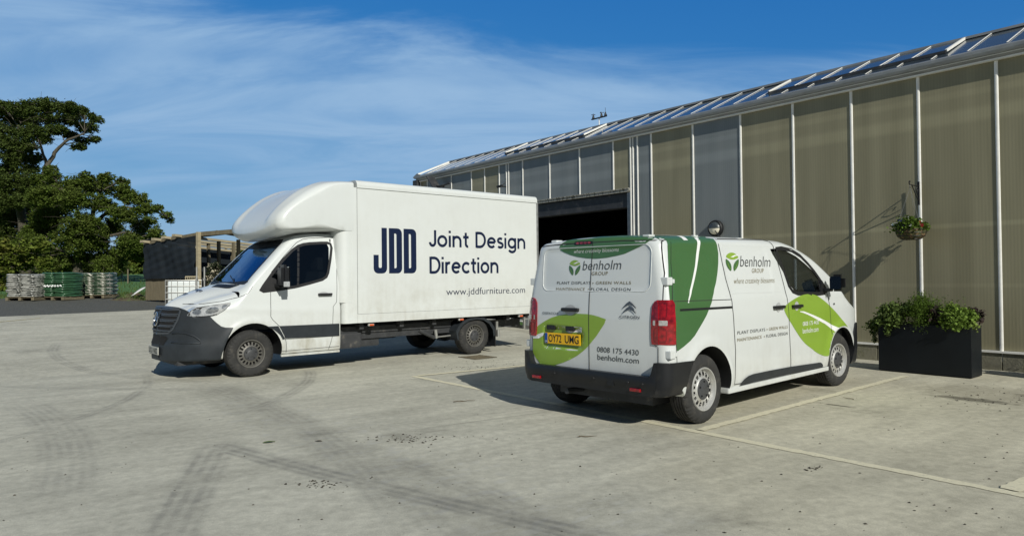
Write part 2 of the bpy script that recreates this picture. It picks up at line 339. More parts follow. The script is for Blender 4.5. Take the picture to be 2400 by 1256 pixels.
def strip_shape(pts, w, closed=False):
    V = []; F = []; n = len(pts); ws = w if isinstance(w, (list, tuple)) else [w]*n
    for i, p in enumerate(pts):
        a = pts[(i-1) % n] if closed or i > 0 else p; b = pts[(i+1) % n] if closed or i < n-1 else p
        dx, dy = b[0]-a[0], b[1]-a[1]; l = math.hypot(dx, dy) or 1; nx, ny = -dy/l*ws[i]/2, dx/l*ws[i]/2
        V += [(p[0]+nx, p[1]+ny), (p[0]-nx, p[1]-ny)]
    for i in range(n if closed else n-1):
        j = (i+1) % n; F.append((2*i, 2*i+1, 2*j+1, 2*j))
    return V, F
def decal(name, shape, mode, bvh, material, parent, off=0.002, grid=0.05, thick=0.0, smooth=True, warp=True):
    """mode: R right side (-y), L left side (+y), B rear (-x), T top (+z), F front (+x)"""
    V, F = shape
    if mode in 'RL' and warp: V = warpV(V, 0.955 if VEH == 'van' else 1.015)
    bm = bmesh.new(); vs_ = [bm.verts.new((a, b, 0)) for a, b in V]
    for f in F:
        try: bm.faces.new([vs_[i] for i in f])
        except ValueError: pass
    if grid:
        A = np.array(V); lo, hi = A.min(0), A.max(0)
        for ax in (0, 1):
            k = math.floor(lo[ax]/grid)*grid+grid
            while k < hi[ax]:
                co = [0, 0, 0]; co[ax] = k; no = [0, 0, 0]; no[ax] = 1
                bmesh.ops.bisect_plane(bm, geom=bm.verts[:]+bm.edges[:]+bm.faces[:], plane_co=co, plane_no=no); k += grid
    bmesh.ops.triangulate(bm, faces=bm.faces[:])
    o_, d_ = {'R': (lambda a, b: (a, -3, b), (0, 1, 0)), 'L': (lambda a, b: (a, 3, b), (0, -1, 0)), 'B': (lambda a, b: (-5 if VEH == 'van' else -9, a, b), (1, 0, 0)), 'T': (lambda a, b: (a, b, 6), (0, 0, -1)), 'F': (lambda a, b: (6, a, b), (-1, 0, 0))}[mode]
    dv = Vector(d_); bad = []; last = None
    for v in bm.verts:
        h = bvh.ray_cast(Vector(o_(v.co.x, v.co.y)), dv)
        if h[0] is None:
            h = bvh.find_nearest(Vector(o_(v.co.x, v.co.y)) + dv*(3-0.95 if mode in 'RL' else 0)); bad.append(v)
            v.co = h[0] - dv*off; continue
        n = h[1] if h[1].dot(dv) < 0 else -h[1]
        v.co = h[0] + n*off
    bm.normal_update()
    for f in bm.faces:
        if f.normal.dot(dv) > 0: f.normal_flip()
    bm.verts.index_update()
    me = bpy.data.meshes.new(name); bm.to_mesh(me); bm.free(); me.materials.append(material)
    if smooth: me.polygons.foreach_set('use_smooth', [True]*len(me.polygons))
    o = bpy.data.objects.new(name, me); link(o, parent)
    return o
VEH = 'van'
def warpV(V, pl):
    """outlines were measured on a flat side plane; move them along the line of sight onto the tumbled-in side"""
    o = []
    for x, z in V:
        if VEH == 'van': w = v_w(max(x, -0.5), z); cx, cy = -6.14, 4.705
        else: w = t_w(min(x, 0.1), z); cx, cy = 3.96, 9.66
        k = (pl-w)/(cy-pl); o.append((x+k*(x-cx), z+k*(z-1.476)))
    return o

def section(wf, zb, zt, crown, ry, rz, ns=34, nc=8, ntp=8):
    """half section from bottom centre to top centre; wf(z) half width"""
    P = []; zs = zt-crown-rz; zs = max(zs, zb+0.06)
    w0 = wf(zb+0.05)
    for k in range(5): P.append((w0*0.94*k/5, zb))
    P.append((w0*0.965, zb+0.004)); P.append((w0*0.99, zb+0.02))
    for k in range(ns): 
        z = zb+0.045+(zs-zb-0.045)*k/(ns-1); P.append((wf(z), z))
    wt = wf(zs); ry = min(ry, wt*0.6); rzz = (zt-crown)-zs
    for k in range(1, nc+1):
        t = math.pi/2*k/nc; P.append((wt-ry+ry*math.cos(t), zs+rzz*math.sin(t)))
    for k in range(1, ntp+1):
        y = (wt-ry)*(1-k/ntp); P.append((y, zt-crown*(y/max(wt-ry, 1e-4))**2))
    return P
def loft(stations, fn, mats, name='body', cap0=14, cap1=5, bulge0=0.0, post=None, parent=None):
    rings = []
    for x in stations:
        h = fn(x); rings.append([(x, -y, z) for y, z in h] + [(x, y, z) for y, z in h[-2:0:-1]])
    n = len(rings[0]); V = []; F = []
    def capr(ring, k, b):
        zc = sum(p[2] for p in ring)/n; out = []
        for j in range(1, k+1):
            s = 1-j/k if j < k else 0
            if j == k: out.append([(ring[0][0]+b, 0, zc)])
            else: out.append([(p[0]+b*(1-s*s), p[1]*s, zc+(p[2]-zc)*s) for p in ring])
        return out
    c0 = capr(rings[0], cap0, -bulge0)[::-1]; c1 = capr(rings[-1], cap1, 0.0)
    allr = c0+rings+c1; idx = []
    for r in allr:
        idx.append(list(range(len(V), len(V)+len(r)))); V += r
    for a, b in zip(idx[:-1], idx[1:]):
        for k in range(n):
            k2 = (k+1) % n
            if len(a) == 1: F.append((a[0], b[k], b[k2]))
            elif len(b) == 1: F.append((a[k], b[0], a[k2]))
            else: F.append((a[k], b[k], b[k2], a[k2]))
    if post: V = [post(*v) for v in V]
    o = mesh_obj(name, V, F, mats, parent, True)
    bm = bmesh.new(); bm.from_mesh(o.data); bmesh.ops.recalc_face_normals(bm, faces=bm.faces[:]); bm.to_mesh(o.data); bm.free()
    return o
def smst(a, b, x):
    t = min(max((x-a)/(b-a), 0), 1); return t*t*(3-2*t)
def sd_rr(x, z, x0, x1, z0, z1, r):
    cx, cz, hx, hz = (x0+x1)/2, (z0+z1)/2, (x1-x0)/2-r, (z1-z0)/2-r
    qx, qz = abs(x-cx)-hx, abs(z-cz)-hz
    return math.hypot(max(qx, 0), max(qz, 0))+min(max(qx, qz), 0)-r
def cylinder_cutter(x, z, r, y0, y1, mats):
    b = MB(); n = 56; V = []
    for y in (y0, y1):
        for k in range(n): V.append((x+r*math.cos(2*math.pi*k/n), y, z+r*math.sin(2*math.pi*k/n)))
    F = [tuple(range(n-1, -1, -1)), tuple(range(n, 2*n))]+[(k, (k+1) % n, n+(k+1) % n, n+k) for k in range(n)]
    b.add(V, F, 1); return b.build('cutter', mats)

def make_wheel(rad, width, rimr, nh, oval, rim_mat, cap_r, name='wheel', facedepth=0.03):
    """wheel with its outer face towards -y, centre at origin, outer face plane y = 0"""
    root = bpy.data.objects.new(name, None); root.empty_display_size = 0.05; COL.objects.link(root)
    w = width; r = rad; prof = []; 
    prof += [(0.015, rimr-0.005), (0.004, rimr+0.012), (-0.002, rimr+0.03), (-0.006, (rimr+r)/2), (-0.002, r-0.045), (0.006, r-0.025), (0.018, r-0.01), (0.03, r-0.003)]
    nb = 4; x0, x1 = 0.034, w-0.034
    for i in range(nb+1):
        a = x0+(x1-x0)*i/(nb+1); b = x0+(x1-x0)*(i+1)/(nb+1)
        prof += [(a+0.002, r), (b-0.008, r)] + ([(b-0.006, r-0.009), (b, r-0.009)] if i < nb else [])
    prof += [(w-0.03, r-0.003), (w-0.018, r-0.01), (w-0.006, r-0.03), (w, (rimr+r)/2), (w-0.01, rimr)]
    nt_ = 160
    def dsp(i, t, a, rr):
        if rr > r-0.028 and (a < 0.034 or a > w-0.034) and int(t/(2*math.pi)*nt_) % 4 == 0: return a+ (0.004 if a < w/2 else -0.004), rr-0.008
        return a, rr
    V, F, _ = lathe(prof, nt_, 'y', disp=dsp); t = mesh_obj('tyre', V, F, M['tyre'], root, True)
    sharpen(t, 28)
    n = nh*10; q = rimr; hr = (0.60*q+cap_r*0.4+0.3*q)/1.3; 
    h0, h1 = cap_r+0.2*(q-cap_r), cap_r+0.66*(q-cap_r)
    pr = [(0.012, q+0.002), (0.0, q-0.004), (0.002, q-0.014), (0.022, q-0.022), (0.04, q-0.03), (0.046, h1+0.012)]
    rr_ = np.linspace(h1+0.006, h0-0.006, 9)
    for x in rr_: pr.append((facedepth+0.012*(x-h0)/(h1-h0), x))
    pr += [(facedepth-0.008, h0-0.014), (facedepth-0.012, cap_r+0.002), (facedepth+0.0, cap_r-0.004), (facedepth, 0.001)]
    V, F, _ = lathe(pr, n, 'y'); Mi = []; hc = (h0+h1)/2; ha = (h1-h0)/2*0.92; hw = math.pi*2/nh*hc*oval/2
    V = [list(v) for v in V]
    def inh(v):
        a = math.atan2(v[2], v[0]) % (2*math.pi/nh) - math.pi/nh; d = math.hypot(v[0], v[2])
        return (abs(a*hc)/hw)**2.6+(abs(d-hc)/ha)**2.6 < 1
    hole = [inh(v) for v in V]
    for v, h in zip(V, hole):
        if h: v[1] += 0.03
    for f in F: Mi.append(1 if sum(hole[i] for i in f) >= 2 else 0)
    rm = mesh_obj('rim', V, F, [rim_mat, M['hole']], root, True, Mi); sharpen(rm, 40)
    b = MB(); V, F, _ = lathe([(facedepth-0.01, cap_r), (facedepth-0.02, cap_r*0.93), (facedepth-0.022, cap_r*0.6), (facedepth-0.026, cap_r*0.5), (facedepth-0.03, cap_r*0.42), (facedepth-0.03, 0.001)], 40, 'y'); b.add(V, F)
    for k in range(5):
        a = 2*math.pi*k/5+0.3; cx, cz = cap_r*0.74*math.cos(a), cap_r*0.74*math.sin(a)
        V, F, _ = lathe([(facedepth-0.021, 0.011), (facedepth-0.03, 0.009), (facedepth-0.03, 0.001)], 8, 'y'); b.add([(x+cx, y, z+cz) for x, y, z in V], F, 1)
    h = b.build('hub_cap', [M['cap'], M['black']], root, True); sharpen(h, 40)
    b = MB(); b.add(*lathe([(w*0.5, rimr-0.01), (w*0.5, 0.001)], 24, 'y')[:2]); b.build('brake_plate', M['hole'], root)
    return root

exec_parts = []

# ============================================================ SETTING
D = Vector((-0.6356, 0.7720, 0)); NV = Vector((0.7720, 0.6356, 0)); WALL = 12.3394; AZ = math.atan2(D.y, D.x)
def zg(s): return 0.0435*(min(s, 60)-13) if s > 13 else 0.0
def SN(s, n, z=0.0): p = D*s+NV*n; return Vector((p.x, p.y, z+zg(s)))
def sheet(name, s0, s1, n0, n1, dz, material, edge=None, kind='structure', ss=None):
    """edge(n) gives the s at which the sheet starts or ends"""
    S = sorted(set([s0, s1]+[s for s in (13, 20, 60) if s0 < s < s1])); NN = [n0+(n1-n0)*k/24 for k in range(25)]
    bm = bmesh.new(); g = [[bm.verts.new(D*s+NV*n) for n in NN] for s in S]
    for i in range(len(S)-1):
        for j in range(24): bm.faces.new((g[i][j], g[i][j+1], g[i+1][j+1], g[i+1][j]))
    if edge:
        for (co, no, inner) in edge: bmesh.ops.bisect_plane(bm, geom=bm.verts[:]+bm.edges[:]+bm.faces[:], plane_co=co, plane_no=no, clear_outer=not inner, clear_inner=inner)
    for v in bm.verts: v.co.z = zg(v.co.dot(D))+dz
    bmesh.ops.recalc_face_normals(bm, faces=bm.faces[:])
    for f in bm.faces:
        if f.normal.z < 0: f.normal_flip()
    me = bpy.data.meshes.new(name); bm.to_mesh(me); bm.free(); me.materials.append(material)
    o = bpy.data.objects.new(name, me); link(o); o['kind'] = kind; return o

def concrete_mat():
    m = bpy.data.materials.new('yard_concrete'); m.use_nodes = True; t = m.node_tree; L = t.links.new; b = t.nodes['Principled BSDF']
    tc = N(t, 'ShaderNodeTexCoord'); P = tc.outputs['Object']
    def noise(scale, detail=6, rough=0.6, sc=(1, 1, 1), rot=0.0, dist=0.0, loc=(0, 0, 0)):
        mp = N(t, 'ShaderNodeMapping', vector_type='TEXTURE' if False else 'POINT'); mp.inputs['Rotation'].default_value = (0, 0, rot); mp.inputs['Scale'].default_value = sc; mp.inputs['Location'].default_value = loc; L(P, mp.inputs[0])
        # rotate first, then stretch
        mp.inputs['Scale'].default_value = (1, 1, 1); mp2 = N(t, 'ShaderNodeMapping'); mp2.inputs['Scale'].default_value = sc; L(mp.outputs[0], mp2.inputs[0])
        n = N(t, 'ShaderNodeTexNoise'); n.inputs['Scale'].default_value = scale; n.inputs['Detail'].default_value = detail; n.inputs['Roughness'].default_value = rough; n.inputs['Distortion'].default_value = dist; L(mp2.outputs[0], n.inputs['Vector']); return n.outputs[0]
    def rng_(v, a, b_, c=0.0, d=1.0, sm=True):
        r = N(t, 'ShaderNodeMapRange', interpolation_type='SMOOTHSTEP' if sm else 'LINEAR'); r.inputs[1].default_value = a; r.inputs[2].default_value = b_; r.inputs[3].default_value = c; r.inputs[4].default_value = d; L(v, r.inputs[0]); return r.outputs[0]
    def mth(op, a, b_=None, c=None):
        n = N(t, 'ShaderNodeMath', operation=op)
        for i, x in enumerate((a, b_, c)):
            if x is None: continue
            if isinstance(x, (int, float)): n.inputs[i].default_value = x
            else: L(x, n.inputs[i])
        return n.outputs[0]
    def mix(f, a, b_):
        n = N(t, 'ShaderNodeMix', data_type='RGBA')
        if isinstance(f, (int, float)): n.inputs[0].default_value = f
        else: L(f, n.inputs[0])
        for i, x in ((6, a), (7, b_)):
            if isinstance(x, tuple): n.inputs[i].default_value = (*x, 1)
            else: L(x, n.inputs[i])
        return n.outputs[2]
    def dotp(v, off=0.0):
        n = N(t, 'ShaderNodeVectorMath', operation='DOT_PRODUCT'); L(P, n.inputs[0]); n.inputs[1].default_value = v; return mth('ADD', n.outputs['Value'], -off)
    rotD = -AZ
    big = noise(0.16, 4, 0.55); med = noise(0.75, 6, 0.62, loc=(3, 1, 0)); fine = noise(11, 8, 0.72); grit = noise(120, 3, 0.7)
    brush = noise(1.0, 7, 0.68, sc=(9, 1.1, 1), rot=rotD+R(8)); brush2 = noise(1.0, 5, 0.6, sc=(2.6, 0.35, 1), rot=rotD+R(2), loc=(5, 5, 0))
    s_ = dotp(D); n_ = dotp(NV)
    warm = rng_(mth('ADD', mth('ADD', dotp((0.78, -0.1, 0), 0.35), mth('MULTIPLY', med, 1.6)), mth('MULTIPLY', n_, 0.20)), 1.1, 2.3)
    col = mix(warm, (0.480, 0.467, 0.390), (0.495, 0.468, 0.365))
    col = mix(rng_(big, 0.35, 0.65, 0, 0.30), col, (0.40, 0.385, 0.31))
    def scale(c, v):
        n = N(t, 'ShaderNodeVectorMath', operation='SCALE'); L(c, n.inputs[0]); L(v, n.inputs['Scale']); return n.outputs[0]
    col = scale(col, rng_(brush, 0.25, 0.75, 0.93, 1.07)); col = scale(col, rng_(brush2, 0.3, 0.7, 0.90, 1.08)); col = scale(col, rng_(med, 0.3, 0.7, 0.91, 1.08)); col = scale(col, rng_(fine, 0.25, 0.75, 0.82, 1.16)); col = scale(col, rng_(grit, 0.2, 0.8, 0.80, 1.2))
    # dark patches of damp and oil
    col = scale(col, rng_(noise(0.9, 7, 0.7, loc=(9, 4, 0)), 0.56, 0.74, 1.0, 0.76))
    # worn band where an older slab edge runs across the yard, pale flaked patches on it
    def band(p, q, w, soft=0.15, wob=0.5, ext=True):
        p = Vector((*p, 0)); q = Vector((*q, 0)); d = (q-p).normalized(); n = Vector((-d.y, d.x, 0))
        dd = mth('ADD', dotp(n, n.dot(p)), mth('MULTIPLY', mth('ADD', med, -0.5), wob)); a = mth('ABSOLUTE', dd)
        f = rng_(a, w, w+soft, 1, 0); u = dotp(d, d.dot(p)); ln = (q-p).length
        if ext: f = mth('MULTIPLY', f, mth('MULTIPLY', rng_(u, -0.3, 0.4), rng_(u, ln-0.3, ln+0.5, 1, 0)))
        return f
    flake = rng_(noise(5.5, 8, 0.72, sc=(1.6, .7, 1), rot=rotD, loc=(2, 7, 0)), 0.53, 0.60)
    wb = band((-3.48, 8.83), (1.6, 2.5), 0.30, 0.5, 1.2)
    col = mix(mth('MULTIPLY', mth('MULTIPLY', wb, flake), 0.6), col, (0.47, 0.465, 0.42))
    wb2 = band((-4.2, 9.6), (0.5, 3.4), 0.12, 0.35, 0.5)
    col = scale(col, rng_(wb2, 0, 1, 1, 0.86))
    # tyre marks: rubbed-on rubber in narrow parallel ribs along circular arcs
    def arc(p1, p2, p3, w, dark, ribs=5, seed=0, fade=0.8):
        ax, ay = p1; bx, by = p2; cx, cy = p3; dd = 2*(ax*(by-cy)+bx*(cy-ay)+cx*(ay-by))
        ux = ((ax*ax+ay*ay)*(by-cy)+(bx*bx+by*by)*(cy-ay)+(cx*cx+cy*cy)*(ay-by))/dd; uy = ((ax*ax+ay*ay)*(cx-bx)+(bx*bx+by*by)*(ax-cx)+(cx*cx+cy*cy)*(bx-ax))/dd
        r = math.hypot(ax-ux, ay-uy)
        v = N(t, 'ShaderNodeVectorMath', operation='DISTANCE'); L(P, v.inputs[0]); v.inputs[1].default_value = (ux, uy, 0)
        e = mth('ADD', mth('ADD', v.outputs['Value'], -r), mth('MULTIPLY', mth('ADD', med, -0.5), 0.06))
        f = rng_(mth('ABSOLUTE', e), w*0.30, w*0.62, 1, 0)
        rib = rng_(mth('SINE', mth('MULTIPLY', e, 2*math.pi*ribs/w)), -1.0, 0.9, 0.55, 1.0)
        mx_, my_ = (ax+cx)/2, (ay+cy)/2; half = math.hypot(ax-cx, ay-cy)/2
        # position along the chord
        d = Vector((cx-ax, cy-ay, 0)).normalized(); u = mth('ABSOLUTE', dotp(d, d.dot(Vector((mx_, my_, 0)))))
        f = mth('MULTIPLY', f, rng_(u, half-fade*0.3, half+fade*0.5, 1, 0)); side = Vector((bx-ux, by-uy, 0)).normalized()
        f = mth('MULTIPLY', f, rng_(dotp(side, side.dot(Vector((ux, uy, 0)))), 0, 0.3))
        f = mth('MULTIPLY', mth('MULTIPLY', f, rib), rng_(noise(2.2, 6, 0.7, loc=(seed, seed*2, 0)), 0.30, 0.70, 0.15, 1.0))
        return mth('MULTIPLY', f, min(dark*1.35, 0.85))
    arcs = [arc((-4.78, 6.48), (-4.71, 7.44), (-5.74, 10.91), 0.16, 0.34, 2, 1), arc((-5.87, 8.38), (-3.97, 6.2), (-3.19, 4.94), 0.46, 0.26, 6, 2),
            arc((-1.99, 4.0), (-2.27, 4.91), (-2.66, 6.30), 0.34, 0.42, 4, 3, 0.3), arc((-2.64, 6.25), (-1.31, 5.22), (0.6, 3.9), 0.26, 0.48, 3, 4, 0.3),
            arc((-4.41, 9.95), (-2.22, 7.21), (-0.51, 4.0), 0.42, 0.22, 5, 5), arc((-3.3, 11.24), (-2.92, 9.47), (-3.0, 7.93), 0.22, 0.34, 3, 6),
            arc((-1.75, 3.55), (-1.35, 3.66), (-1.0, 3.5), 0.16, 0.45, 2, 7, 0.2), arc((-9.5, 14.5), (-7.0, 11.5), (-4.6, 10.2), 0.22, 0.30, 3, 8), arc((-11, 11.5), (-7.5, 10.0), (-4.2, 9.5), 0.20, 0.22, 3, 9),
            arc((-0.9, 5.6), (0.05, 4.4), (0.5, 3.2), 0.30, 0.24, 4, 10)]
    tot = arcs[0]
    for a in arcs[1:]: tot = mth('MAXIMUM', tot, a)
    col = mix(tot, col, (0.12, 0.12, 0.115))
    # oil and damp stains in the far bay
    def stain(x, y, rx, ry, dark, c=(0.09, 0.085, 0.065), hard=(0.9, 0.5)):
        mp = N(t, 'ShaderNodeMapping', vector_type='TEXTURE'); mp.inputs['Location'].default_value = (x, y, 0); mp.inputs['Rotation'].default_value = (0, 0, AZ); mp.inputs['Scale'].default_value = (rx, ry, 1); L(P, mp.inputs[0])
        v = N(t, 'ShaderNodeVectorMath', operation='LENGTH'); L(mp.outputs[0], v.inputs[0])
        return mth('MULTIPLY', rng_(mth('ADD', v.outputs['Value'], mth('MULTIPLY', fine, 0.9)), hard[0]+0.45, hard[1]+0.3, 0, 1), dark), c
    for a in [(5.35, 8.1, 0.62, 0.20, 0.75), (6.3, 8.15, 0.6, 0.2, 0.6), (3.65, 7.84, 0.28, 0.05, 0.85), (3.9, 8.9, 0.5, 0.2, 0.25), (5.9, 8.45, 1.5, 0.9, 0.28, (0.16, 0.14, 0.10)), (-1.05, 6.5, 0.4, 0.15, 0.25), (0.9, 9.6, 0.5, .2, .2)]:
        f, c = stain(*a); col = mix(f, col, c)
    # slab joints and hairline cracks
    def crack(p, q, w, dark=0.6):
        f = band(p, q, w, 0.006, 0.0)
        wob = mth('MULTIPLY', f, rng_(fine, 0.3, 0.55)); return mth('MULTIPLY', wob, dark)
    for a in [((-0.94, 6.84), (3.2, 9.4), 0.005), ((-2.6, 6.2), (1.5, 8.6), 0.004, 0.35), ((6.2, 7.2), (2.9, 8.0), 0.006, 0.4), ((-1.0, 11.9), (2.0, 13.2), .008, .5)]:
        col = mix(crack(*a), col, (0.10, 0.10, 0.09))
    # specks
    vo = N(t, 'ShaderNodeTexVoronoi'); vo.inputs['Scale'].default_value = 4.5; L(P, vo.inputs['Vector'])
    col = mix(rng_(vo.outputs['Distance'], 0.022, 0.05, 0.6, 0.0), col, (0.09, 0.09, 0.085))
    L(col, b.inputs['Base Color']); b.inputs['Roughness'].default_value = 0.85; b.inputs['Specular IOR Level'].default_value = 0.12
    h = mth('ADD', mth('MULTIPLY', brush, 0.5), mth('ADD', mth('MULTIPLY', fine, 0.7), mth('MULTIPLY', grit, 0.5)))
    bp = N(t, 'ShaderNodeBump'); bp.inputs['Strength'].default_value = 0.45; bp.inputs['Distance'].default_value = 0.006; L(h, bp.inputs['Height']); L(bp.outputs[0], b.inputs['Normal'])
    return m
M['concrete'] = concrete_mat()
M['gravel'] = mat('dark_gravel', (0.075, 0.077, 0.068), 0.95, var=0.5, vscale=22, detail=8, col2=(0.12, 0.115, 0.095), c2t=(0.5, 0.7), bump=0.9, bscale=14)
M['field'] = mat('field_grass', (0.06, 0.15, 0.032), 0.95, var=0.35, vscale=1.6, col2=(0.075, 0.10, 0.03), c2t=(0.5, 0.75), bump=0.6, bscale=9)
M['paintline'] = mat('worn_line_paint', (0.66, 0.62, 0.46), 0.9, spec=0.15, var=0.16, vscale=18, detail=8, col2=(0.52, 0.49, 0.37), c2t=(0.54, 0.62), bump=0.2, bscale=60)
M['yellowline'] = mat('worn_yellow_paint', (0.62, 0.53, 0.24), 0.9, spec=0.15, var=0.2, vscale=10, col2=(0.42, 0.41, 0.33), c2t=(0.5, 0.6))

EC = SN(24.72, 1.33); EC.z = 0; ed = (D*0.127+NV).normalized(); EN = Vector((ed.y, -ed.x, 0)); EN = EN if EN.dot(D) > 0 else -EN
sheet('ground', -60, 900, -600, 700, -0.014, M['field'])
sheet('gravel_path', 18, 33.2, -60, 60, -0.006, M['gravel'])
sheet('concrete_yard', -40, 60, -60, WALL+0.02, 0.0, M['concrete'], edge=[(EC, EN, False)])
sheet('apron', -5, 19.8, WALL-0.55, WALL-0.14, 0.004, mat('apron_concrete', (0.42, 0.40, 0.32), 0.9, var=0.25, vscale=7, detail=8, bump=0.4, bscale=50))['kind'] = 'structure'

def ground_line(name, label, pts, w, material, dz=0.004, seg=0.06, jag=0.012):
    """painted line with a ragged edge"""
    b = MB(); V = []; F = []
    for a, c in zip(pts[:-1], pts[1:]):
        a = Vector((*a, 0)); c = Vector((*c, 0)); n = int((c-a).length/seg)+1; d = (c-a).normalized(); p = Vector((-d.y, d.x, 0)); base = len(V)
        for i in range(n+1):
            q = a+(c-a)*i/n; z = zg(q.dot(D))+dz
            for sg in (1, -1):
                e = q+p*sg*(w/2+rng.normal()*jag*0.5); V.append((e.x, e.y, z))
        F += [(base+2*i, base+2*i+1, base+2*i+3, base+2*i+2) for i in range(n)]
    o = mesh_obj(name, V, F, material)
    bm = bmesh.new(); bm.from_mesh(o.data)
    for f in bm.faces:
        if f.normal.z < 0: f.normal_flip()
    bm.to_mesh(o.data); bm.free(); o['kind'] = 'structure'; return o
def g2(s, n): v = D*s+NV*n; return (v.x, v.y)
ground_line('parking_line', '', [g2(9.10, 5.53), g2(1.2, 5.53)], 0.105, M['paintline'])
ground_line('parking_line', '', [g2(4.0, 5.59), g2(4.14, 10.72)], 0.10, M['paintline'], 0.008)
ground_line('parking_line', '', [g2(9.06, 5.59), g2(8.55, 10.5)], 0.10, M['paintline'], 0.008)
ground_line('parking_line', '', [g2(1.52, 5.59), g2(1.0, 10.7)], 0.13, M['paintline'], 0.008)
ground_line('parking_line', '', [g2(23.7, 2.2), (-14.4, 15.5)], 0.09, M['yellowline'], 0.008)

# ============================================================ GREENHOUSE
def ribbed(name, c1, c2):
    m = bpy.data.materials.new(name); m.use_nodes = True; t = m.node_tree; L = t.links.new; b = t.nodes['Principled BSDF']
    tc = N(t, 'ShaderNodeTexCoord'); sx = N(t, 'ShaderNodeSeparateXYZ'); L(tc.outputs['Object'], sx.inputs[0])
    n = N(t, 'ShaderNodeTexNoise'); mp = N(t, 'ShaderNodeMapping'); mp.inputs['Scale'].default_value = (3.0, 1, 0.22); L(tc.outputs['Object'], mp.inputs[0]); L(mp.outputs[0], n.inputs['Vector']); n.inputs['Scale'].default_value = 1.2; n.inputs['Detail'].default_value = 6
    mx = N(t, 'ShaderNodeMix', data_type='RGBA'); r = N(t, 'ShaderNodeMapRange'); r.inputs[1].default_value = 0.33; r.inputs[2].default_value = 0.68; L(n.outputs[0], r.inputs[0]); L(r.outputs[0], mx.inputs[0]); mx.inputs[6].default_value = (*c1, 1); mx.inputs[7].default_value = (*c2, 1)
    cur = mx.outputs[2]
    # rails of the frame show through the sheets as faint bands
    for z, w, k in ((3.92, 0.10, 1.22), (4.27, 0.05, 1.12), (2.22, 0.035, 1.22), (1.28, 0.03, 1.10)):
        a = N(t, 'ShaderNodeMath', operation='SUBTRACT'); L(sx.outputs[2], a.inputs[0]); a.inputs[1].default_value = z
        a2 = N(t, 'ShaderNodeMath', operation='ABSOLUTE'); L(a.outputs[0], a2.inputs[0])
        r = N(t, 'ShaderNodeMapRange', interpolation_type='SMOOTHSTEP'); r.inputs[1].default_value = w*0.4; r.inputs[2].default_value = w*1.6; r.inputs[3].default_value = k; r.inputs[4].default_value = 1; L(a2.outputs[0], r.inputs[0])
        s = N(t, 'ShaderNodeVectorMath', operation='SCALE'); L(cur, s.inputs[0]); L(r.outputs[0], s.inputs['Scale']); cur = s.outputs[0]
    w = N(t, 'ShaderNodeTexWave', wave_type='BANDS', bands_direction='X'); w.inputs['Scale'].default_value = 7.0; w.inputs['Distortion'].default_value = 0.0; L(tc.outputs['Object'], w.inputs['Vector'])
    r = N(t, 'ShaderNodeMapRange'); r.inputs[3].default_value = 0.96; r.inputs[4].default_value = 1.03; L(w.outputs['Fac'], r.inputs[0])
    s = N(t, 'ShaderNodeVectorMath', operation='SCALE'); L(cur, s.inputs[0]); L(r.outputs[0], s.inputs['Scale']); cur = s.outputs[0]
    L(cur, b.inputs['Base Color']); b.inputs['Roughness'].default_value = 0.38; b.inputs['Specular IOR Level'].default_value = 0.35
    bp = N(t, 'ShaderNodeBump'); bp.inputs['Strength'].default_value = 0.12; bp.inputs['Distance'].default_value = 0.003; L(w.outputs['Fac'], bp.inputs['Height']); L(bp.outputs[0], b.inputs['Normal'])
    return m
M['tan'] = ribbed('olive_polycarbonate', (0.222, 0.205, 0.130), (0.285, 0.264, 0.172)); M['grey'] = ribbed('grey_polycarbonate', (0.176, 0.196, 0.198), (0.218, 0.236, 0.236))
M['alu'] = mat('white_aluminium', (0.82, 0.81, 0.76), 0.42, metal=0.0, var=0.10, vscale=6)
M['alugrey'] = mat('weathered_aluminium', (0.26, 0.27, 0.27), 0.45, metal=0.3, var=0.25, vs_=(1, 4, 4), vscale=4)
M['roofglass'] = mat('roof_glass', (0.035, 0.05, 0.065), 0.12, spec=0.9, var=0.3, vscale=2)
M['block'] = mat('mossy_concrete_block', (0.20, 0.19, 0.14), 0.95, var=0.4, vscale=6, detail=8, col2=(0.10, 0.10, 0.055), c2t=(0.5, 0.7), bump=0.6, bscale=30)
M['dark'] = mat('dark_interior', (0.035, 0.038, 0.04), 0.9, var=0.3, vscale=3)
O = NV*WALL
gh = thing('greenhouse', 'long greenhouse with tan and grey ribbed wall sheets, white posts and a glazed roof', 'greenhouse', (O.x, O.y, 0), AZ)
posts = [-2.0, -0.9, 0.2, 1.3, 2.38, 3.41, 4.50, 5.58, 6.66, 7.765, 8.90, 10.02, 10.42, 10.63]
lint = [11.16, 12.287, 13.389, 14.478, 15.09, 15.19, 15.515, 16.2, 16.857, 17.918, 19.3, 19.72]
DOOR0, DOOR1, DZ = 10.66, 14.45, 3.47
lean = lambda z: 0.0
def post(s, z0, z1, w=0.052, d=0.013, y0=0.0, m='alu'):
    b = MB(); b.prism([(s+w/2*math.cos(t), y0+0.001+d*1.3*math.sin(t)) for t in np.linspace(0, math.pi, 9)], 'z', z0, z1); b.build('post', M[m], gh)
for s in posts:
    if s in (10.42,): post(s, 0.27, 4.67, 0.045)
    else: post(s, 0.27 if abs(s-3.41) > .01 else 0.13, 4.67)
post(10.55, 0.27, 4.67, 0.035)
for s in lint: post(s, DZ+0.02 if s < DOOR1 else 0.27, 4.67, 0.05)
cols = {(8.90, 7.765): 'grey', (10.42, 10.02): 'grey', (10.63, 10.42): 'grey', (11.16, 10.63): 'tan', (12.287, 11.16): 'grey', (13.389, 12.287): 'grey', (14.478, 13.389): 'grey', (15.09, 14.478): 'grey', (15.19, 15.09): 'grey', (15.515, 15.19): 'grey', (16.2, 15.515): 'tan', (16.857, 16.2): 'tan', (17.918, 16.857): 'grey', (19.3, 17.918): 'grey', (19.72, 19.3): 'tan'}
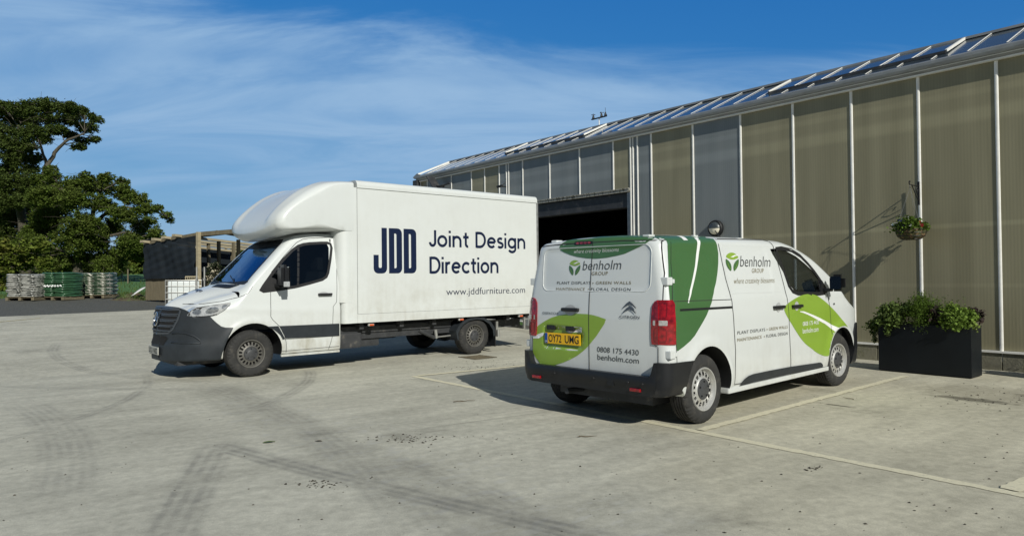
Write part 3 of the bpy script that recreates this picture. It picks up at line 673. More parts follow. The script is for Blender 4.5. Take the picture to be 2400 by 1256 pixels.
allp = posts+lint
for a, c in zip(allp[:-1], allp[1:]):
    z0 = DZ+0.03 if (a >= 10.6 and c <= 14.5) else 0.30
    b = MB(); b.box(a+0.004, c-0.004, -0.03, -0.001-random.random()*0.002, z0, 4.68)
    o = b.build('wall_panel', M[cols.get((c, a), 'tan')], gh); o['label'] = 'grey ribbed wall panel' if cols.get((c, a)) == 'grey' else 'tan ribbed wall panel'
b = MB()
for s0, s1 in ((-2.0, DOOR0-0.05), (14.5, 19.72)): b.box(s0, s1, -0.02, 0.055, 0.265, 0.295)
b.build('bottom_rail', M['alu'], gh)
b = MB(); s = -2.0
while s < 19.7:
    if s > 12 and not b.build.__self__.M == [] and not globals().get('pl_done'): b.build('plinth', M['block'], gh); b = MB(); pl_done = True
    e = min(s+0.9, 19.72)
    if not (s > DOOR0-0.9 and e < DOOR1+0.9):
        ee = min(e, DOOR0) if s < DOOR0 else e
        b.box(s+0.006, ee-0.006, -0.14, 0.035-0.008*random.random(), -0.05, 0.262, b=0.006)
    s += 0.9
b.build('plinth', M['block'], gh)
b = MB(); b.box(DOOR0, DOOR1, -0.02, 0.03, DZ-0.035, DZ+0.03); b.box(DOOR0, DOOR1, -0.02, 0.05, DZ+0.0305, DZ+0.05); b.build('door_lintel', mat('stained_lintel', (0.42, 0.41, 0.36), 0.7, var=0.3, vs_=(6, 1, 1), vscale=5, col2=(0.10, 0.09, 0.06), c2t=(0.5, 0.6)), gh)
b = MB(); b.box(DOOR0+0.05, DOOR1, -0.34, -0.06, 3.08, DZ-0.036, b=0.02); b.build('roller_door_housing', M['steel'], gh)
b = MB(); b.box(DOOR0+0.0, DOOR0+0.10, -0.42, -0.015, 0, DZ-0.037); b.build('door_jamb', M['alugrey'], gh); b = MB(); b.box(DOOR1-0.1, DOOR1, -0.42, -0.015, 0, DZ-0.037); b.build('door_jamb', M['alugrey'], gh)
# eaves
b = MB(); b.box(-2, 19.75, 0, 0.07, 4.675, 4.70); b.build('eaves_rail', M['alu'], gh)
b = MB(); b.prism([(-0.02, 4.703), (0.075, 4.703), (0.105, 4.735), (0.105, 4.745), (0.14, 4.76), (0.155, 4.80), (0.155, 4.845), (0.145, 4.85), (0.125, 4.85), (0.02, 4.90), (-0.02, 4.905)], 'x', -2, 19.8); b.build('gutter', M['alugrey'], gh)
b = MB(); b.box(-2, 19.8, 0.1065, 0.1125, 4.737, 4.747); b.build('gutter_edge', M['alu'], gh)
# roof
RZ0, RZ1, RW = 4.905, 5.455, 1.2
def rf(y, up=0.0):   # y measured inwards
    return RZ0+(RZ1-RZ0)*y/RW+up
b = MB(); b.add([(-2, 0, RZ0), (19.75, 0, RZ0), (19.75, -RW, RZ1), (-2, -RW, RZ1), (19.75, -2*RW, RZ0), (-2, -2*RW, RZ0)], [(0, 1, 2, 3), (3, 2, 4, 5)]); b.build('roof_glazing', M['roofglass'], gh, norm=False)
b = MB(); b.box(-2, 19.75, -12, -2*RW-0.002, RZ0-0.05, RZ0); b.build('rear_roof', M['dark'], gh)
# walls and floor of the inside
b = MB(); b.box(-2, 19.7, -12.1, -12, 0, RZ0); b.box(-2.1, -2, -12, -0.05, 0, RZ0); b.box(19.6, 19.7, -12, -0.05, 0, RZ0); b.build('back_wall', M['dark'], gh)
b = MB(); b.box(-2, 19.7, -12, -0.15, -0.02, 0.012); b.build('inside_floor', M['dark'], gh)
vents = ((4.18, 7.32), (12.43, 15.6))
def inv(s): return any(a-0.05 < s < c for a, c in vents)
s = 3.267-0.5165*10
while s < 19.7:
    b = MB(); y1 = 0.24 if inv(s) else RW-0.02
    b.bar((s, -0.0, rf(0, 0.012)), (s, -y1, rf(y1, 0.012)), 0.018, 0.008); b.build('glazing_bar', M['alu'], gh); s += 0.5165
b = MB(); b.bar((19.73, 0.1, RZ0+0.02), (19.73, -RW, RZ1+0.02), 0.05, 0.05); b.build('end_bar', M['alu'], gh)
b = MB(); b.prism([(-RW-0.06, RZ1-0.01), (-RW+0.06, RZ1-0.01), (-RW+0.05, RZ1+0.035), (-RW-0.05, RZ1+0.035)], 'x', -2, 19.75); b.build('ridge_cap', M['alugrey'], gh)
for a, c in vents:
    v = bpy.data.objects.new('roof_vent', None); link(v, gh); lift = 0.035; yb = 0.30
    def vz(y, u=0.0): return RZ1+0.02-(RZ1+0.02-(rf(yb)+lift))*((RW-y)/(RW-yb))+u
    b = MB(); b.add([(a, -yb, vz(yb)), (c, -yb, vz(yb)), (c, -RW, vz(RW)), (a, -RW, vz(RW))], [(0, 1, 2, 3)]); b.build('pane', M['roofglass'], v, norm=False)
    b = MB(); k = a
    b.bar((a, -yb, vz(yb, 0.01)), (a, -RW, vz(RW, 0.01)), 0.035, 0.04); b.bar((c, -yb, vz(yb, 0.01)), (c, -RW, vz(RW, 0.01)), 0.03, 0.03)
    k = a+0.52
    while k < c-0.1: b.bar((k, -yb, vz(yb, 0.012)), (k, -RW, vz(RW, 0.012)), 0.014, 0.012); k += 0.52
    b.build('vent_bar', M['alu'], v)
    b = MB(); b.bar((a, -yb, vz(yb, -0.01)), (c, -yb, vz(yb, -0.02)), 0.03, 0.05); b.build('vent_rail', M['steel'], v)
# dim shapes inside the doorway
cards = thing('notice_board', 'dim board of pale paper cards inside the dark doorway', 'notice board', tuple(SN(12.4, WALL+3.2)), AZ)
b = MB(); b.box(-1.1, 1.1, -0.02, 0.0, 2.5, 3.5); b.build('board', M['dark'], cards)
for k in range(16):
    a = random.uniform(-0.9, 0.9); z = random.uniform(2.65, 3.35); w = random.uniform(0.07, 0.13)
    b = MB(); b.box(-w/2, w/2, 0.001, 0.006, -w/2, w/2); o = b.build('card', mat('card%d' % k, (0.5, 0.52, 0.45), 0.8) if k == 0 else bpy.data.materials['card0'], cards); o.location = (a, 0.002*k*0.5+0.001, z); o.rotation_euler = (0, random.uniform(-.6, .6), 0)

def gl(s, y, z): # building coordinates to world
    p = D*s+NV*(WALL-y); return Vector((p.x, p.y, z))
# wall lamp
wl = thing('wall_lamp', 'round black bulkhead lamp with half hooded glass on grey wall panel', 'lamp', tuple(gl(8.35, -0.006, 2.44)), AZ)
b = MB(); V, F, _ = lathe([(0, 0.005), (0, 0.168), (0.05, 0.17), (0.085, 0.16), (0.095, 0.145), (0.07, 0.128), (0.05, 0.126)], 40, 'y'); b.add(V, F); b.build('housing', M['black'], wl, True)
b = MB(); V, F, _ = lathe([(0.085, 0.128), (0.12, 0.11), (0.14, 0.07), (0.148, 0.001)], 40, 'y'); b.add(V, F); b.build('diffuser', mat('lamp_diffuser', (0.80, 0.76, 0.62), 0.3, coat=0.5), wl, True)
b = MB(); V, F, _ = lathe([(0.088, 0.134), (0.126, 0.116), (0.147, 0.074), (0.156, 0.001)], 40, 'y')
F = [f for f in F if min(V[i][2] for i in f) > -0.006]; b.add(V, F); b.build('hood', mat('lamp_hood', (0.05, 0.06, 0.065), 0.35), wl, True)
# weather mast on the ridge
wm = thing('weather_station', 'small weather mast with three sensors standing on the roof ridge', 'weather station', tuple(gl(12.78, -RW-0.05, RZ1+0.02)), AZ)
b = MB(); b.tube([(0, 0, 0), (0, 0, 0.23)], 0.014, 8); b.build('mast', M['alu'], wm)
b = MB(); b.bar((-0.27, 0, 0.235), (0.27, 0, 0.235), 0.05, 0.025); b.bar((-0.27, 0, 0.25), (-0.24, 0, 0.27), 0.04, 0.03); b.build('crossbar', M['black'], wm)
for x, kind in ((0.21, 0), (-0.09, 0), (-0.23, 1)):
    b = MB(); b.tube([(x, 0, 0.248), (x, 0, 0.30)], [0.035, 0.03], 10); b.tube([(x, 0, 0.30), (x, 0, 0.345)], [0.022, 0.018], 10)
    if kind == 0:
        for q in range(3):
            t = q*2.09+x; b.tube([(x, 0, 0.355), (x+0.045*math.cos(t), 0.045*math.sin(t), 0.358)], 0.004, 5)
            V, F, _ = lathe([(-0.014, 0.006), (0.0, 0.015), (0.014, 0.006)], 8, 'z'); b.add([(a+x+0.045*math.cos(t), c+0.045*math.sin(t), d+0.358) for a, c, d in V], F)
    else: b.tube([(x, 0, 0.345), (x, 0, 0.46)], 0.005, 6)
    b.build('sensor', M['steel'], wm)
# things at the far end of the eaves
fl = thing('security_floodlight', 'dark slanting floodlight panel on a bracket below the far eaves', 'floodlight', tuple(gl(18.3, 0.02, 4.35)), AZ)
b = MB(); b.bar((0.38, 0.28, 0.36), (-0.05, 0.30, -0.06), 0.30, 0.03, upv=(0.7, 0, -0.7)); b.build('panel', M['steel'], fl)
b = MB(); b.bar((0, 0.0, 0.0), (0.0, 0.3, 0.0), 0.04, 0.04); b.tube([(0.0, 0.28, -0.02), (-0.75, 0.28, 0.03)], 0.03, 8); b.bar((0.12, 0.25, 0.02), (-0.35, 0.25, -0.02), 0.10, 0.06); b.build('bracket', M['steel'], fl)
cb = thing('downpipe_box', 'dark square hopper box on the far end of the eaves', 'hopper', tuple(gl(19.85, 0.05, 4.5)), AZ)
b = MB(); b.box(-0.13, 0.13, -0.06, 0.10, 0, 0.24, b=0.015); b.box(-0.04, 0.04, -0.02, 0.06, -4.4, 0); b.build('hopper', M['steel'], cb); b = MB(); b.prism([(-0.22, 0.40), (-0.05, 0.46), (0.2, 0.36), (0.12, 0.30), (-0.1, 0.33)], 'y', 0.0, 0.05); b.build('bracket', M['alugrey'], cb)
cc_ = thing('wall_camera', 'small black camera arm on double white post below eaves', 'camera', tuple(gl(15.14, 0.06, 4.02)), AZ)
b = MB(); b.bar((0, 0, 0), (0, 0.2, 0.0), 0.03, 0.03); b.tube([(-0.08, 0.2, 0.01), (0.14, 0.2, 0.0)], 0.035, 8); b.tube([(-0.08, 0.2, 0.01), (-0.12, 0.1, 0.12)], 0.012, 6); b.build('arm', M['black'], cc_)

# ============================================================ SMALL PANEL VAN (local: +x forward, y=0 centre, origin under rear axle)
VYAW = 0.75185
vx, vy = 1.9114-0.925*math.sin(VYAW), 6.9479+0.925*math.cos(VYAW)
VEH = 'van'
van = thing('delivery_van', 'white panel van with green leaf graphics seen from behind, parked beside planter', 'van', (vx, vy, 0), VYAW)
v_top = pch([(-0.70, 1.845), (-0.6, 1.885), (-0.3, 1.905), (0.5, 1.925), (1.3, 1.93), (1.9, 1.92), (2.15, 1.89), (2.4, 1.83), (2.65, 1.745), (2.95, 1.60), (3.25, 1.43), (3.5, 1.27), (3.62, 1.205), (3.8, 1.14), (3.98, 1.06), (4.08, 0.95), (4.13, 0.84), (4.155, 0.76)])
v_w0 = pch([(-0.70, 0.955), (3.0, 0.955), (3.3, 0.955), (3.55, 0.95), (3.8, 0.925), (3.95, 0.875), (4.05, 0.79), (4.12, 0.65), (4.155, 0.45)])
def v_w(x, z, off=0.0):
    w = v_w0(x); t = max(0, z-1.02)/0.85; w *= 1-0.16*t**1.6
    if z < 0.55: w *= 1-0.03*((0.55-z)/0.3)**2
    r = 0.12
    if x < -0.655+r:
        d = min((-0.655+r-x)/r, 1); w -= r*(1-math.sqrt(max(0, 1-d*d)))*1.0
    return w+off
def v_sec(x, off=0.0, zb=0.28, dt=0.0):
    zb += 0.09*smst(-0.33, -0.44, x)
    zt = v_top(x)+dt; rz = min(0.10, (zt-zb)*0.3)
    if x < -0.655+.05: zt -= 0.02*((-0.605-x)/.05)**2
    return section(lambda z: v_w(x, z, off), zb, zt, 0.035 if x < 3.4 else 0.05, 0.13 if x < 3.3 else 0.28, rz)
def v_post(x, y, z):
    k = 1-smst(-0.64, 0.15, x); x += k*(0.075*(z-1.05) if z > 1.05 else 0.02*(z-1.05))
    a = abs(y)
    # pressed panels
    if a > 0.8 and x > -0.7:
        d = sd_rr(x+0.135*(z-1.5), z, -0.42 if z > 0 else 0, 0.24, 1.29, 1.755, 0.12); q = smst(0.0, 0.035, -d)
        d2 = sd_rr(x-0.33*(1.45-z) if False else x, z, 0.47, 1.50, 1.27, 1.79, 0.12); q2 = smst(0.0, 0.035, -d2)
        y -= math.copysign(0.006*(q+q2), y)
        for cx, R0 in ((0.04, 0.43), (3.30, 0.44)):
            r = math.hypot(x-cx, z-0.345); y += math.copysign(0.016*math.exp(-((r-R0-0.02)/0.05)**2)*smst(0.2, 0.45, z), y)
        y += math.copysign(0.006*math.exp(-((z-1.2)/0.02)**2), y)
    if x < -0.5 and a < 0.9:
        d = sd_rr(y, z, -0.74, 0.70, 1.325, 1.775, 0.09); x += 0.007*smst(-0.008, 0.03, -d)
        d = sd_rr(y, z, 0.10, 0.655, 0.705, 0.955, 0.04); x += 0.028*smst(0, 0.03, -d)
    return (x, y, z)
st = [-0.655+0.12*(1-math.cos(t)) for t in np.linspace(0, math.pi/2, 12)]+list(np.arange(-0.51, 1.7, 0.025))+list(np.arange(1.7, 3.6, 0.04))+list(np.arange(3.6, 4.0, 0.03))+[4.0, 4.03, 4.06, 4.085, 4.105, 4.125, 4.14, 4.155]
bm_ = [M['white'], M['black']]
vbody = loft(st, v_sec, bm_, 'body', cap0=34, cap1=5, bulge0=0.02, post=v_post, parent=None)
vraw = bvh_of(vbody)
cav = loft(list(np.arange(1.45, 3.70, 0.06)), lambda x: section(lambda z: v_w(x, z, -0.05), 0.5, v_top(x)-0.075, 0.03, 0.13, 0.1), bm_, 'cav', cap0=3, cap1=3)
cav.data.polygons.foreach_set('material_index', [1]*len(cav.data.polygons)); boolean(vbody, cav); scrap(cav)
for cx, r in ((0.04, 0.425), (3.30, 0.43)):
    for sg in (-1, 1):
        c = cylinder_cutter(cx, 0.345, r, sg*0.60 if sg > 0 else -1.2, 1.2 if sg > 0 else -0.60, bm_); boolean(vbody, c); scrap(c)
VWIN = [(1.60, 1.775), (1.74, 1.785), (1.98, 1.765), (2.22, 1.70), (2.42, 1.61), (2.60, 1.515), (2.76, 1.415), (2.88, 1.33), (2.93, 1.27), (2.90, 1.235), (2.73, 1.228), (2.13, 1.245), (2.00, 1.275), (1.90, 1.345), (1.77, 1.53), (1.63, 1.71)]
b = MB(); b.prism(VWIN, 'y', -1.3, 1.3, 1); c = b.build('c', bm_); boolean(vbody, c); scrap(c)
VWIN = warpV(VWIN, 0.905)
VSCR = [(2.28, 0.60), (2.42, 0.66), (3.42, 0.80), (3.50, 0.5), (3.54, 0), (3.50, -0.5), (3.42, -0.80), (2.42, -0.66), (2.28, -0.60)]
b = MB(); b.prism(VSCR, 'z', 1.15, 2.5, 1); c = b.build('c', bm_); boolean(vbody, c); scrap(c)
sharpen(vbody, 32); vbody.parent = van
sh = lambda L: (L, [tuple(range(len(L)))])
for mode, nm in (('R', ''), ('L', '')):
    decal('side_window', sh(VWIN), mode, vraw, M['glass'], van, off=-0.004, grid=0.08, warp=False)
    decal('window_seal', strip_shape(VWIN, 0.048, True), mode, vraw, M['seal'], van, off=0.002, grid=0.06, warp=False)
    decal('window_divider', strip_shape([(2.54, 1.56), (2.69, 1.235)], 0.035), mode, vraw, M['seal'], van, off=-0.004)
decal('windscreen', sh(VSCR), 'T', vraw, M['wglass'], van, off=-0.01, grid=0.1)
decal('windscreen_seal', strip_shape(VSCR, 0.04, True), 'T', vraw, M['seal'], van, off=0.002, grid=0.1)
# interior seen through the glass
b = MB(); b.box(3.0, 3.6, -0.85, 0.85, 0.6, 1.18, b=0.05); b.box(2.9, 3.1, 0.2, 0.6, 1.1, 1.22, b=0.03); b.build('dashboard', M['inner'], van)
for y in (0.45, -0.45):
    b = MB(); b.box(1.85, 2.4, y-0.25, y+0.25, 0.6, 0.85, b=0.05); b.bar((1.95, y, 0.8), (1.72, y, 1.40), 0.46, 0.12); b.box(1.62, 1.72, y-0.13, y+0.13, 1.42, 1.62, b=0.03); b.build('seat', M['seat'], van)
b = MB(); V = []; 
for k in range(25):
    t = 2*math.pi*k/24; V.append((2.78+0.06*math.cos(t)*1.0, -0.42+0.18*math.sin(t), 1.16+0.17*math.cos(t)))
b.tube(V, 0.014, 6, caps=False); b.build('steering_wheel', M['black'], van)
# graphics, right side
band_ = [(-0.62, 1.875), (-0.66, 1.80), (-0.65, 1.65), (-0.63, 1.40), (-0.60, 1.15), (-0.575, 1.0), (-0.55, 0.85), (-0.535, 0.775), (-0.515, 0.765), (-0.41, 0.80), (-0.30, 0.845), (-0.22, 0.89), (-0.10, 0.99), (0.0, 1.08), (0.07, 1.17), (0.13, 1.28), (0.18, 1.39), (0.215, 1.50), (0.235, 1.60), (0.24, 1.70), (0.22, 1.78), (0.185, 1.84), (0.17, 1.875)]
stripe_ = [(-0.165, 1.875), (-0.15, 1.81), (-0.155, 1.74), (-0.19, 1.57), (-0.24, 1.44), (-0.29, 1.33), (-0.34, 1.215), (-0.325, 1.21), (-0.265, 1.31), (-0.21, 1.42), (-0.165, 1.53), (-0.13, 1.64), (-0.105, 1.75), (-0.095, 1.81), (-0.09, 1.875)]
for mode in ('R', 'L'):
    decal('green_band_graphic', fill_shape([band_]), mode, vraw, M['dgreen'], van, 0.0025, 0.03)
    decal('white_stripe_graphic', fill_shape([stripe_]), mode, vraw, M['wlett'], van, 0.0042, 0.03)
# part of the band that wraps over the roof edge
def roofband(x0, x1, m, off, nm):
    b = MB(); V = []; F = []; n = 26
    for i in range(n+1):
        y = -0.925+0.75*i/n
        for x in np.linspace(x0, x1, 13):
            h = vraw.ray_cast(Vector((x, y, 5)), Vector((0, 0, -1)))
            V.append(h[0]+h[1]*off if h[0] else Vector((x, y, 1.7)))
    keep = []
    for i in range(n):
        for j in range(12):
            q = (i*13+j, i*13+j+1, (i+1)*13+j+1, (i+1)*13+j)
            if min(V[k].z for k in q) > 1.80: keep.append(q)
    b.add(V, keep); return b.build(nm, m, van, True, norm=False)
roofband(-0.60, 0.17, M['dgreen'], 0.003, 'green_band_graphic'); roofband(-0.165, -0.09, M['wlett'], 0.0055, 'white_stripe_graphic')
lime_ = [(1.67, 1.09), (1.70, 1.115), (1.78, 1.145), (1.90, 1.18), (2.00, 1.205), (2.12, 1.225), (2.25, 1.235), (2.39, 1.235), (2.52, 1.215), (2.64, 1.185), (2.78, 1.135), (2.89, 1.09), (3.02, 1.03), (3.15, 0.965), (3.26, 0.905), (3.36, 0.84), (3.47, 0.76), (3.40, 0.79), (3.25, 0.79), (3.12, 0.765), (3.00, 0.70), (2.93, 0.62), (2.88, 0.53), (2.86, 0.44), (2.78, 0.435), (2.65, 0.465), (2.50, 0.51), (2.37, 0.57), (2.24, 0.62), (2.13, 0.68), (2.01, 0.765), (1.91, 0.845), (1.84, 0.905), (1.77, 0.96), (1.71, 1.015), (1.67, 1.06)]
decal('lime_leaf_graphic', fill_shape([smooth_loop(lime_, 1)]), 'R', vraw, M['lime'], van, 0.0025, 0.03); decal('lime_leaf_graphic', fill_shape([smooth_loop(lime_, 1)]), 'L', vraw, M['lime'], van, 0.0025, 0.05)
vein_ = [(2.07, 1.035), (2.18, 1.03), (2.32, 1.00), (2.48, 0.965), (2.64, 0.925), (2.80, 0.88), (2.96, 0.83), (3.12, 0.785), (3.18, 0.775), (3.05, 0.735), (2.92, 0.79), (2.78, 0.845), (2.64, 0.885), (2.50, 0.925), (2.38, 0.96), (2.26, 0.99), (2.15, 1.015), (2.08, 1.025)]
decal('white_vein_graphic', fill_shape([vein_]), 'R', vraw, M['wlett'], van, 0.0042, 0.03)
def logo(cx, cz, w, h, sgn, mode):
    """round leaf emblem: lime cap over two dark leaves"""
    f = lambda P: [(cx+sgn*x*w/2, cz+z*h/2) for x, z in P]
    capL = [(-0.98, 0.52), (-0.75, 0.82), (-0.35, 0.98), (0.1, 1.0), (0.5, 0.88), (0.8, 0.66), (0.98, 0.50), (0.6, 0.36), (0.3, 0.28), (-0.1, 0.26), (-0.5, 0.36)]
    decal('logo_leaf', fill_shape([smooth_loop(f(capL), 1)]), mode, vraw, M['lime'], van, 0.003, 0.06)
    decal('logo_vein', fill_shape([f([(-0.3, 0.52), (0.3, 0.74), (0.8, 0.76), (0.85, 0.70), (0.4, 0.62), (0.1, 0.5)])]), mode, vraw, M['wlett'], van, 0.005, 0.06)
    for s in (-1, 1):
        lf = [(s*0.98, 0.36), (s*1.0, 0.0), (s*0.88, -0.38), (s*0.6, -0.72), (s*0.22, -1.0), (s*0.12, -0.6), (s*0.22, -0.2), (s*0.5, 0.1), (s*0.8, 0.28)]
        decal('logo_leaf', fill_shape([smooth_loop(f(lf), 1)]), mode, vraw, M['dgreen'], van, 0.003, 0.06)
        decal('logo_vein', fill_shape([f([(s*0.80, 0.1), (s*0.66, -0.35), (s*0.30, -0.85), (s*0.36, -0.70), (s*0.62, -0.3)])]), mode, vraw, M['lime'], van, 0.005, 0.06)
logo(0.525, 1.612, 0.27, 0.20, 1, 'R')
def lett(name, txt, u0, u1, v0, v1, mode, m, ref=None, bold=0.0, shear=0.0, off=0.003, space=1.0):
    return decal(name, fit_text(txt, u0, u1, v0, v1, ref=ref, bold=bold, shear=shear, space=space), mode, vraw, m, van, off, 0.06)
lett('lettering', 'benholm', 0.685, 1.35, 1.565, 1.680, 'R', M['dgrey'], bold=-0.006, shear=0.12)
lett('lettering', 'GROUP', 0.935, 1.20, 1.498, 1.545, 'R', M['olive'], space=1.1)
lett('lettering', 'where creativity blossoms', 0.55, 1.44, 1.365, 1.445, 'R', M['olive'], shear=0.2, bold=-0.012)
lett('lettering', 'PLANT DISPLAYS', 0.595, 1.20, 0.850, 0.885, 'R', M['dgrey'], space=1.1); lett('lettering', '•', 1.235, 1.255, 0.858, 0.874, 'R', M['olive']); lett('lettering', 'GREEN WALLS', 1.29, 1.745, 0.850, 0.885, 'R', M['olive'], space=1.1)
lett('lettering', 'MAINTENANCE', 0.59, 1.12, 0.775, 0.810, 'R', M['olive'], space=1.1); lett('lettering', '•', 1.17, 1.19, 0.783, 0.799, 'R', M['olive']); lett('lettering', 'FLORAL DESIGN', 1.225, 1.74, 0.775, 0.810, 'R', M['dgrey'], space=1.1)
lett('lettering', '0808 175 4430', 2.14, 2.59, 0.855, 0.905, 'R', M['wlett'], off=0.0045); lett('lettering', 'benholm.com', 2.135, 2.575, 0.765, 0.825, 'R', M['wlett'], off=0.0045)
def bead(outline, mode, r=0.0045, d=0.0):
    o_, d_ = {'R': (lambda a, b_: (a, -3, b_), (0, 1, 0)), 'L': (lambda a, b_: (a, 3, b_), (0, -1, 0)), 'B': (lambda a, b_: (-5, a, b_), (1, 0, 0))}[mode]
    pts = []; n = len(outline)
    for i in range(n):
        for t in (0, 0.5):
            a = outline[i]; c = outline[(i+1) % n]; h = vraw.ray_cast(Vector(o_(a[0]*(1-t)+c[0]*t, a[1]*(1-t)+c[1]*t)), Vector(d_))
            if h[0]: pts.append(h[0]+Vector(d_)*d)
    pts.append(pts[0]); b = MB(); b.tube(pts, r, 6, caps=False); b.build('pressed_edge', M['white'], van, True)
bead(rrect(-0.74, 0.70, 1.325, 1.785, 0.09), 'B', 0.006, 0.001)
for mode in 'RL': bead(warpV([(0.50, 1.285), (1.56, 1.275), (1.60, 1.30), (1.61, 1.345), (1.36, 1.755), (1.30, 1.79), (0.30, 1.785), (0.36, 1.60), (0.44, 1.38)], 0.955), mode, 0.004, 0.0025)
# panel gaps, right and left
SL = [(0.21, 1.875), (0.25, 1.78), (0.31, 1.60), (0.37, 1.44), (0.45, 1.29), (0.487, 1.20), (0.50, 1.14), (0.53, 0.90), (0.55, 0.69), (0.54, 0.5), (0.51, 0.33)]
DR = [(1.26, 1.868), (1.36, 1.855), (1.42, 1.80), (1.52, 1.62), (1.61, 1.46), (1.70, 1.28), (1.755, 1.16), (1.785, 0.98), (1.79, 0.80), (1.81, 0.42), (1.80, 0.29)]
DF = [(2.84, 1.235), (2.89, 1.16), (2.93, 1.05), (2.95, 0.86), (2.965, 0.70)]
for mode in ('R', 'L'):
    for pth in (SL, DR, DF): decal('door_gap', strip_shape(pth, 0.008), mode, vraw, M['gap'], van, 0.0048, 0.06)
    decal('door_gap', strip_shape([(0.25, 1.845), (1.26, 1.868)], 0.008), mode, vraw, M['gap'], van, 0.0048, 0.06)
    decal('door_gap', strip_shape([(-0.60, 1.235), (0.485, 1.222)], 0.006), mode, vraw, M['gap'], van, 0.0048, 0.06)
    decal('door_gap', strip_shape([(0.52, 0.335), (2.85, 0.305)], 0.007), mode, vraw, M['gap'], van, 0.0048, 0.06)
    decal('sliding_rail', strip_shape([(-0.47, 1.150), (0.495, 1.142)], 0.022), mode, vraw, M['black'], van, 0.0055, 0.06)
    decal('door_gap', strip_shape([(-0.60, 1.87), (-0.61, 1.6), (-0.585, 1.245)], 0.007), mode, vraw, M['gap'], van, 0.0048, 0.06)
    decal('door_gap', strip_shape([(-0.585, 1.235), (-0.53, 0.64)], 0.005), mode, vraw, M['gap'], van, 0.0048, 0.06)
    CL = [(0.62, 0.312), (0.66, 0.345), (0.72, 0.375), (0.80, 0.398), (0.90, 0.407), (1.26, 0.408), (1.80, 0.402), (2.60, 0.378), (2.65, 0.362), (2.68, 0.335), (2.69, 0.305), (1.80, 0.318), (0.9, 0.318)]
    decal('side_cladding', fill_shape([CL]), mode, vraw, M['plastic'], van, 0.012, 0.06)
    sg = -1 if mode == 'R' else 1
    for x0, x1, z in ((1.40, 1.65, 1.105), (1.86, 2.11, 1.10)):
        yy = v_w(1.5, z)*sg
        hd = bpy.data.objects.new('door_handle', None); link(hd, van)
        b = MB(); b.box(x0, x1, min(yy, yy+sg*0.038), max(yy, yy+sg*0.038), z-0.018, z+0.018, b=0.012); b.build('grip', M['seal'], hd)
        decal('handle_cup', sh([((x0+x1)/2+0.055*math.cos(t), z+0.055*math.sin(t)) for t in np.linspace(0, 2*math.pi, 24, endpoint=False)]), mode, vraw, mat('cup', (0.42, 0.43, 0.43), 0.35) if 'cup' not in bpy.data.materials else bpy.data.materials['cup'], hd, 0.0052, 0.1)
# door mirrors
for sg in (-1, 1):
    mr = bpy.data.objects.new('door_mirror', None); link(mr, van)
    bm = bmesh.new(); bmesh.ops.create_cube(bm, size=1)
    for v in bm.verts: v.co = Vector((v.co.x*0.14*(1.0 if v.co.z > 0 else 0.9), v.co.y*0.19, v.co.z*0.215))
    bmesh.ops.bevel(bm, geom=bm.edges[:], offset=0.05, segments=4, affect='EDGES')
    for v in bm.verts: v.co += Vector((2.86, sg*1.09, 1.365))
    b = MB(); b.bm(bm); b.box(2.78, 2.90, min(sg*0.89, sg*1.02), max(sg*0.89, sg*1.02), 1.255, 1.30, b=0.015); b.prism([(2.70, 1.24), (2.95, 1.24), (2.93, 1.28), (2.76, 1.40)], 'y', min(sg*0.88, sg*0.935), max(sg*0.88, sg*0.935)); o = b.build('mirror_housing', M['vplastic'], mr, True); sharpen(o, 50)
    b = MB(); b.add([(2.783, sg*1.09+a, 1.365+c) for a, c in rrect(-0.070, 0.070, -0.082, 0.082, 0.03)], [tuple(range(24))]); b.build('mirror_glass', mat('mirror', (0.22, 0.24, 0.26), 0.05, metal=1.0) if 'mirror' not in bpy.data.materials else bpy.data.materials['mirror'], mr, norm=False)
# rear graphics and fittings (u = y, v = z)
def rear(name, shape, m, off=0.003, grid=0.05): return decal(name, shape, 'B', vraw, m, van, off, grid)
gt = [(0.474, 1.797), (0.44, 1.84), (0.397, 1.868), (0.2, 1.888), (0, 1.893), (-0.3, 1.89), (-0.60, 1.878), (-0.745, 1.865), (-0.735, 1.835), (-0.67, 1.79), (-0.59, 1.76), (-0.507, 1.73), (-0.42, 1.70), (-0.338, 1.685), (-0.19, 1.666), (-0.051, 1.660), (0.08, 1.668), (0.205, 1.686), (0.31, 1.71), (0.399, 1.739), (0.45, 1.765)]
rear('green_cap_graphic', fill_shape([gt]), M['dgreen'])
def lettB(txt, u0, u1, v0, v1, m, **k):     # seen from behind: +y is on the left
    off = k.pop('off', 0.003); V, F = fit_text(txt, -u0, -u1, v0, v1, **k); return rear('lettering', ([(-x, y) for x, y in V], F), m, off, 0.06)
lettB('where creativity blossoms', 0.257, -0.343, 1.712, 1.765, M['wlett'], shear=0.2, bold=-0.012, off=0.0045)
lett_logo = lambda cx, cz, w, h: logo(cx, cz, w, h, -1, 'B')
lett_logo(0.233, 1.570, 0.160, 0.165)
lettB('benholm', 0.120, -0.385, 1.545, 1.640, M['dgrey'], shear=0.12, bold=-0.006); lettB('GROUP', -0.009, -0.221, 1.489, 1.526, M['olive'], space=1.1)
lettB('PLANT DISPLAYS', 0.480, 0.0, 1.397, 1.427, M['dgrey'], space=1.1); lettB('•', -0.025, -0.039, 1.402, 1.416, M['olive']); lettB('GREEN WALLS', -0.070, -0.513, 1.397, 1.427, M['olive'], space=1.1)
lettB('MAINTENANCE', 0.486, 0.074, 1.331, 1.361, M['olive'], space=1.1); lettB('•', 0.032, 0.018, 1.338, 1.352, M['olive']); lettB('FLORAL DESIGN', -0.012, -0.511, 1.331, 1.361, M['dgrey'], space=1.1)
